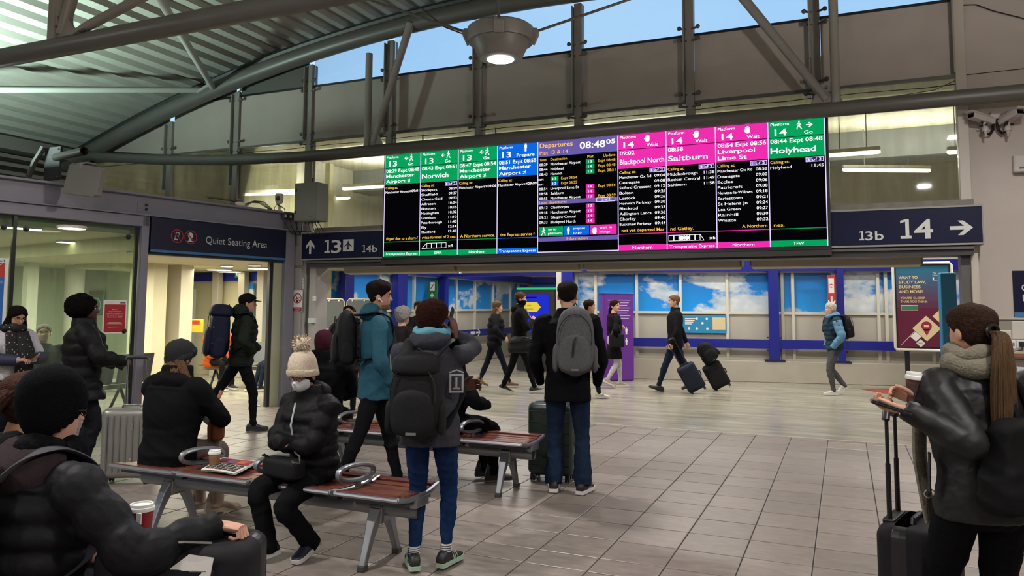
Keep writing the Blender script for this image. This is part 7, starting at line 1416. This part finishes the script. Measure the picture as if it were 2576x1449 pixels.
# ---- someone behind the man in the long coat
L_ = gp(1480, 1004); A = person('person walking almost hidden behind the man in the long black coat, white trainers showing', L_, away(1.5), 1.72, 'f', ((-.07, .20, .085), (.07, -.2, .1)), heel=(0, .4), top='1a1a1e', trou='1d2333', skin='c79883', vox=.016, hair=h_short('2a1c14', .014), shoes=('d4cdc0', 'd8d5cc'), shoetrim='7a4a4a', hands=(0, 0))
# ---- walking man with suitcases
L_ = gp(1700, 984); A = person('man in a dark coat and jeans walking with two wheeled suitcases', L_, away(-1.5), 1.83, 'm', ((-.06, .33, .095), (.08, -.32, .11)), heel=(-.35, .35), lean=-.02, hem=-.085, bulk=1.10, top='16171b', trou='1b2334', legw=1.05, skin='c99c86', wr=((-.24, .10, .88), (.24, -.25, .88)), hints=((-1, -.6, 0), (1, -.6, 0)), hair=h_short('6b4d33', .013, (.82, .68, .48, .15)), vox=.0145, shoes=('121214', '1a1a1c'), collar=.02, handpose={0: dict(curl=(1., 1., .6)), 1: dict(curl=(1., 1., .6))})
backpack('black rucksack strapped on top of the trailing suitcase', Matrix.Translation((pK.x-.10, pK.y+.22, .56))@Matrix.Rotation(.25, 4, 'Z')@Matrix.Rotation(-.75, 4, 'Y'), .34, .42, .22, M('bag_dark', '15161a'), straps=False)
# ---- older man in blue puffer
L_ = gp(2103, 994); A = person('white haired man in a blue puffer jacket and grey jeans walking with hands in pockets', L_, away(-1.5), 1.70, 'm', ((-.07, .06, .085), (.08, -.20, .14)), heel=(0, .6), lean=.05, head=(0, 0), hem=-.05, puff=.085, bulk=1.20, top='22384a', trou='4e4f52', legw=1.06, skin='cf9f8c', brow='8a8480', wr=((-.20, .10, .86), (.20, .08, .86)), hints=((-1, -.9, 0), (1, -.9, 0)), hands=(0, 0), hair=h_short('b9b4ac', .012, (.80, .66, .48, .16)), vox=.0135, shoes=('c9c8c4', 'd6d4ce'), rough=.5)
for i in (0, 1):
    b = B(); a, e, w = A['Sh'][i], A['El'][i], A['Wr'][i]; rows = lerpv([(*a, .080), (*(a.lerp(e, .5)), .075), (*e, .069), (*(e.lerp(w, .5)), .062), (*w, .05)], 34); b.tube([r[:3] for r in rows], [r[3]+.012*(abs(math.sin(j*.55))**.5-.5) for j, r in enumerate(rows)], 14); b.obj('sleeve', M('puffer_blue', '4f7fa3', .5), A['body'], 1.2)
ho = hood(A, M('puffer_blue', '4f7fa3'), .13, .09, .18, -.05, .03); ringroll(A, M('puffer_blue', '4f7fa3'), 'collar', .06, .04, .0, 0, 1.2, 1.2, 8)
backpack('black daypack on the white haired man in the blue puffer', A, .30, .44, .18, M('bag_dark', '15161a'), .0)
# ---- woman with ponytail, right foreground
hc = CAMO+ray(2432, 850)*3.05; rz = away(-.62, 2420); fw_ = Vector((-math.sin(rz), math.cos(rz), 0)); L_ = (hc.x-fw_.x*.05, hc.y-fw_.y*.05, 0); rm = rootm(L_, rz)
wl = CAMO+ray(2278, 1030)*2.86; wrr = CAMO+ray(2302, 1005)*3.0
A = person('woman with a long fair ponytail in a black leather jacket holding cup and phone', L_, rz, 1.62, 'f', ((-.10, .10, .085), (.10, -.06, .085)), head=(.15, .03), hem=-.055, bulk=1.20, topmat=leather, trou='0f0f11', legw=1.08, skin='c09078', wr=(tuple(loc_of(rm, wl)), tuple(loc_of(rm, wrr))), hints=((-.6, -.9, -.9), (.6, -.8, -.8)), vox=.0095, wrk=.006,
    hair=combo(h_short('2e2019', .012, (.82, .64, .44, .12), .001), h_locks('54412f', [(.0, -.10, .125), (-.01, -.155, .11), (-.03, -.185, .02), (-.035, -.19, -.12), (-.025, -.185, -.28), (-.005, -.175, -.42), (.015, -.165, -.50)], [.022, .034, .048, .058, .062, .05, .012], [.022, .03, .036, .038, .034, .024, .008], 'ponytail', 5, .08, 64), ), handpose={0: dict(dir=tuple(rm.to_3x3().inverted()@Vector((-.95, .25, .05))), back=(0, 0, -1), curl=(.5, .7, .5)), 1: dict(curl=(.8, .7, .4))}, shoes=('121214', '1a1a1c'))
b = B(); X = A['Xh']; b.tube([X@Vector((0, -.098+.0*q, .125))+X.to_3x3()@Vector((math.cos(q)*.026, -.012, math.sin(q)*.026)) for q in np.linspace(0, 2*PI, 15)], .008, 6); b.obj('hair_tie', black_m, A['body'], True)
scm = M('scarf_olive', '6f6a5c', .95, 0, .15, 40., .6, 120.)
ringroll(A, scm, 'scarf', .066, .044, -.01, .0, 1.2, 1.2, 6, lumps=.25); ringroll(A, scm, 'scarf', .060, .034, .035, .005, 1.2, 1.15, 9, lumps=.2)
b = B(); c = A['N']; rows = lerpv([(*(c+Vector((-.07, .08, -.02))), .05), (*(c+Vector((-.13, .15, -.16))), .06), (*(c+Vector((-.14, .17, -.34))), .055), (*(c+Vector((-.12, .17, -.52))), .05), (*(c+Vector((-.11, .16, -.62))), .045)], 20); b.tube([r[:3] for r in rows], [r[3] for r in rows], 12, flat=.4); o = b.obj('scarf_end', scm, A['body'], 1.)
pt = A['root']@(A['Wr'][1]+Vector((0, .05, .0))); cup('holiday paper cup in the hand of the ponytailed woman', (CAMO+ray(2298, 1012)*3.0), .10, .034, M('cup_holiday', '5a3a33', .6, 0, .6, 30.), wht, M('sleeve_dark', '3a302b', .7), rot=(.05, .08, 0))
pp = CAMO+ray(2258, 1030)*2.83; t = thing('mobile_phone', 'black phone in the outstretched hand of the ponytailed woman', 'phone', pp, away(-1.2)); t.rotation_euler = (.3, 0, away(-1.2)); b = B(); b.box((-.037, -.05, -.006), (.037, .095, .006)); b.obj('case', M('phone_black', '121318'), t, bevel=.005); b = B(); b.box((-.033, -.045, .006), (.033, .09, .0075)); b.obj('screen', M('phone_glass', '05060a', .08), t)
tb_ = CAMO+ray(2590, 1185)*2.8; t = thing('tote_bag', 'big black tote bag hanging at the side of the ponytailed woman', 'bag', tb_-Vector((0, 0, .16)), away(-.4)); b = B(); b.rings([[Vector((v.x*(1.15-.9*v.z), v.y*(1.2-1.6*v.z), v.z)) for v in r] for r in rbox(.40, .16, .36, .07)]); me = remesh(b, .012, 3); wrinkle(me, .012, 14, 2.); put(me, 'bag', M('tote_black', '0b0b0d', .8, spec=.2), t); b = B(); b.tube([(-.05, 0, .33), (-.04, .03, .45), (.0, .1, .56), (.05, .05, .45), (.07, .02, .33)], .012, 6); b.obj('strap', M('tote_black', '0b0b0d'), t, True)
b = B(); s1_ = CAMO+ray(2338, 1140)*2.95; s2_ = CAMO+ray(2338, 1235)*2.95; b.tube([s1_, s1_.lerp(s2_, .5), s2_], .026, 6, flat=.2); t2 = b.obj('bag_strap', leather, None, True); tag(t2, 'loose black leather strap with metal buckle hanging by the suitcase handle', 'strap'); b = B(); b.tube([s2_+RT*(.02*math.cos(q))+UP*(.016*math.sin(q)-.01) for q in np.linspace(0, 2*PI, 13)], .003, 5); b.obj('buckle', chrome, t2)
# ---- people inside the quiet room
p = onZ(500, 985); A = person('person in an orange puffer jacket seated in the quiet room', (p.x-.1, p.y+.45, 0), away(2.2), 1.70, 'm', ((-.1, .42, .09), (.1, .42, .09)), seat=.42, lean=.2, head=(.3, -.3), puff=.09, bulk=1.3, top='b3541c', trou='15161a', wr=((-.1, .32, .6), (.1, .32, .6)), hands=(0, 0), hair=h_short('17120f', .02), vox=.015)
p = onZ(690, 990); A = person('person in a pale jacket slumped on the seats by the sliding door', (p.x-.25, p.y+.6, 0), away(-2.2), 1.74, 'm', ((-.1, .52, .09), (.1, .55, .09)), seat=.42, lean=-.25, head=(0, -.2), bulk=1.2, top='8a8672', trou='1b2333', wr=((-.1, .22, .62), (.1, .22, .62)), hands=(0, 0), hair=h_beanie('17171a', .016), vox=.015)
p = onP(104, 950, QP-QN*.85, QN); A = person('grey haired person seated behind the glass wall', (p.x, p.y, 0), away(2.6), 1.72, 'm', ((-.1, .42, .09), (.1, .42, .09)), seat=.42, lean=-.05, bulk=1.15, top='23252b', wr=((-.1, .3, .6), (.1, .3, .6)), hands=(0, 0), hair=h_short('77736d', .01), vox=.016)

for _n, _m in MATS.items():
    if _m.use_nodes and 'Principled BSDF' in _m.node_tree.nodes:
        _s = _m.node_tree.nodes['Principled BSDF'].inputs['Specular IOR Level']
        if _n.startswith(('cloth_', 'knit_', 'hair_', 'fleece', 'hood_', 'fur_', 'beard_', 'brow_')): _s.default_value = .06
        elif _n.startswith(('bag_', 'quilt_', 'suitcase_black', 'suitcase_navy', 'tote', 'strap_')): _s.default_value = .16
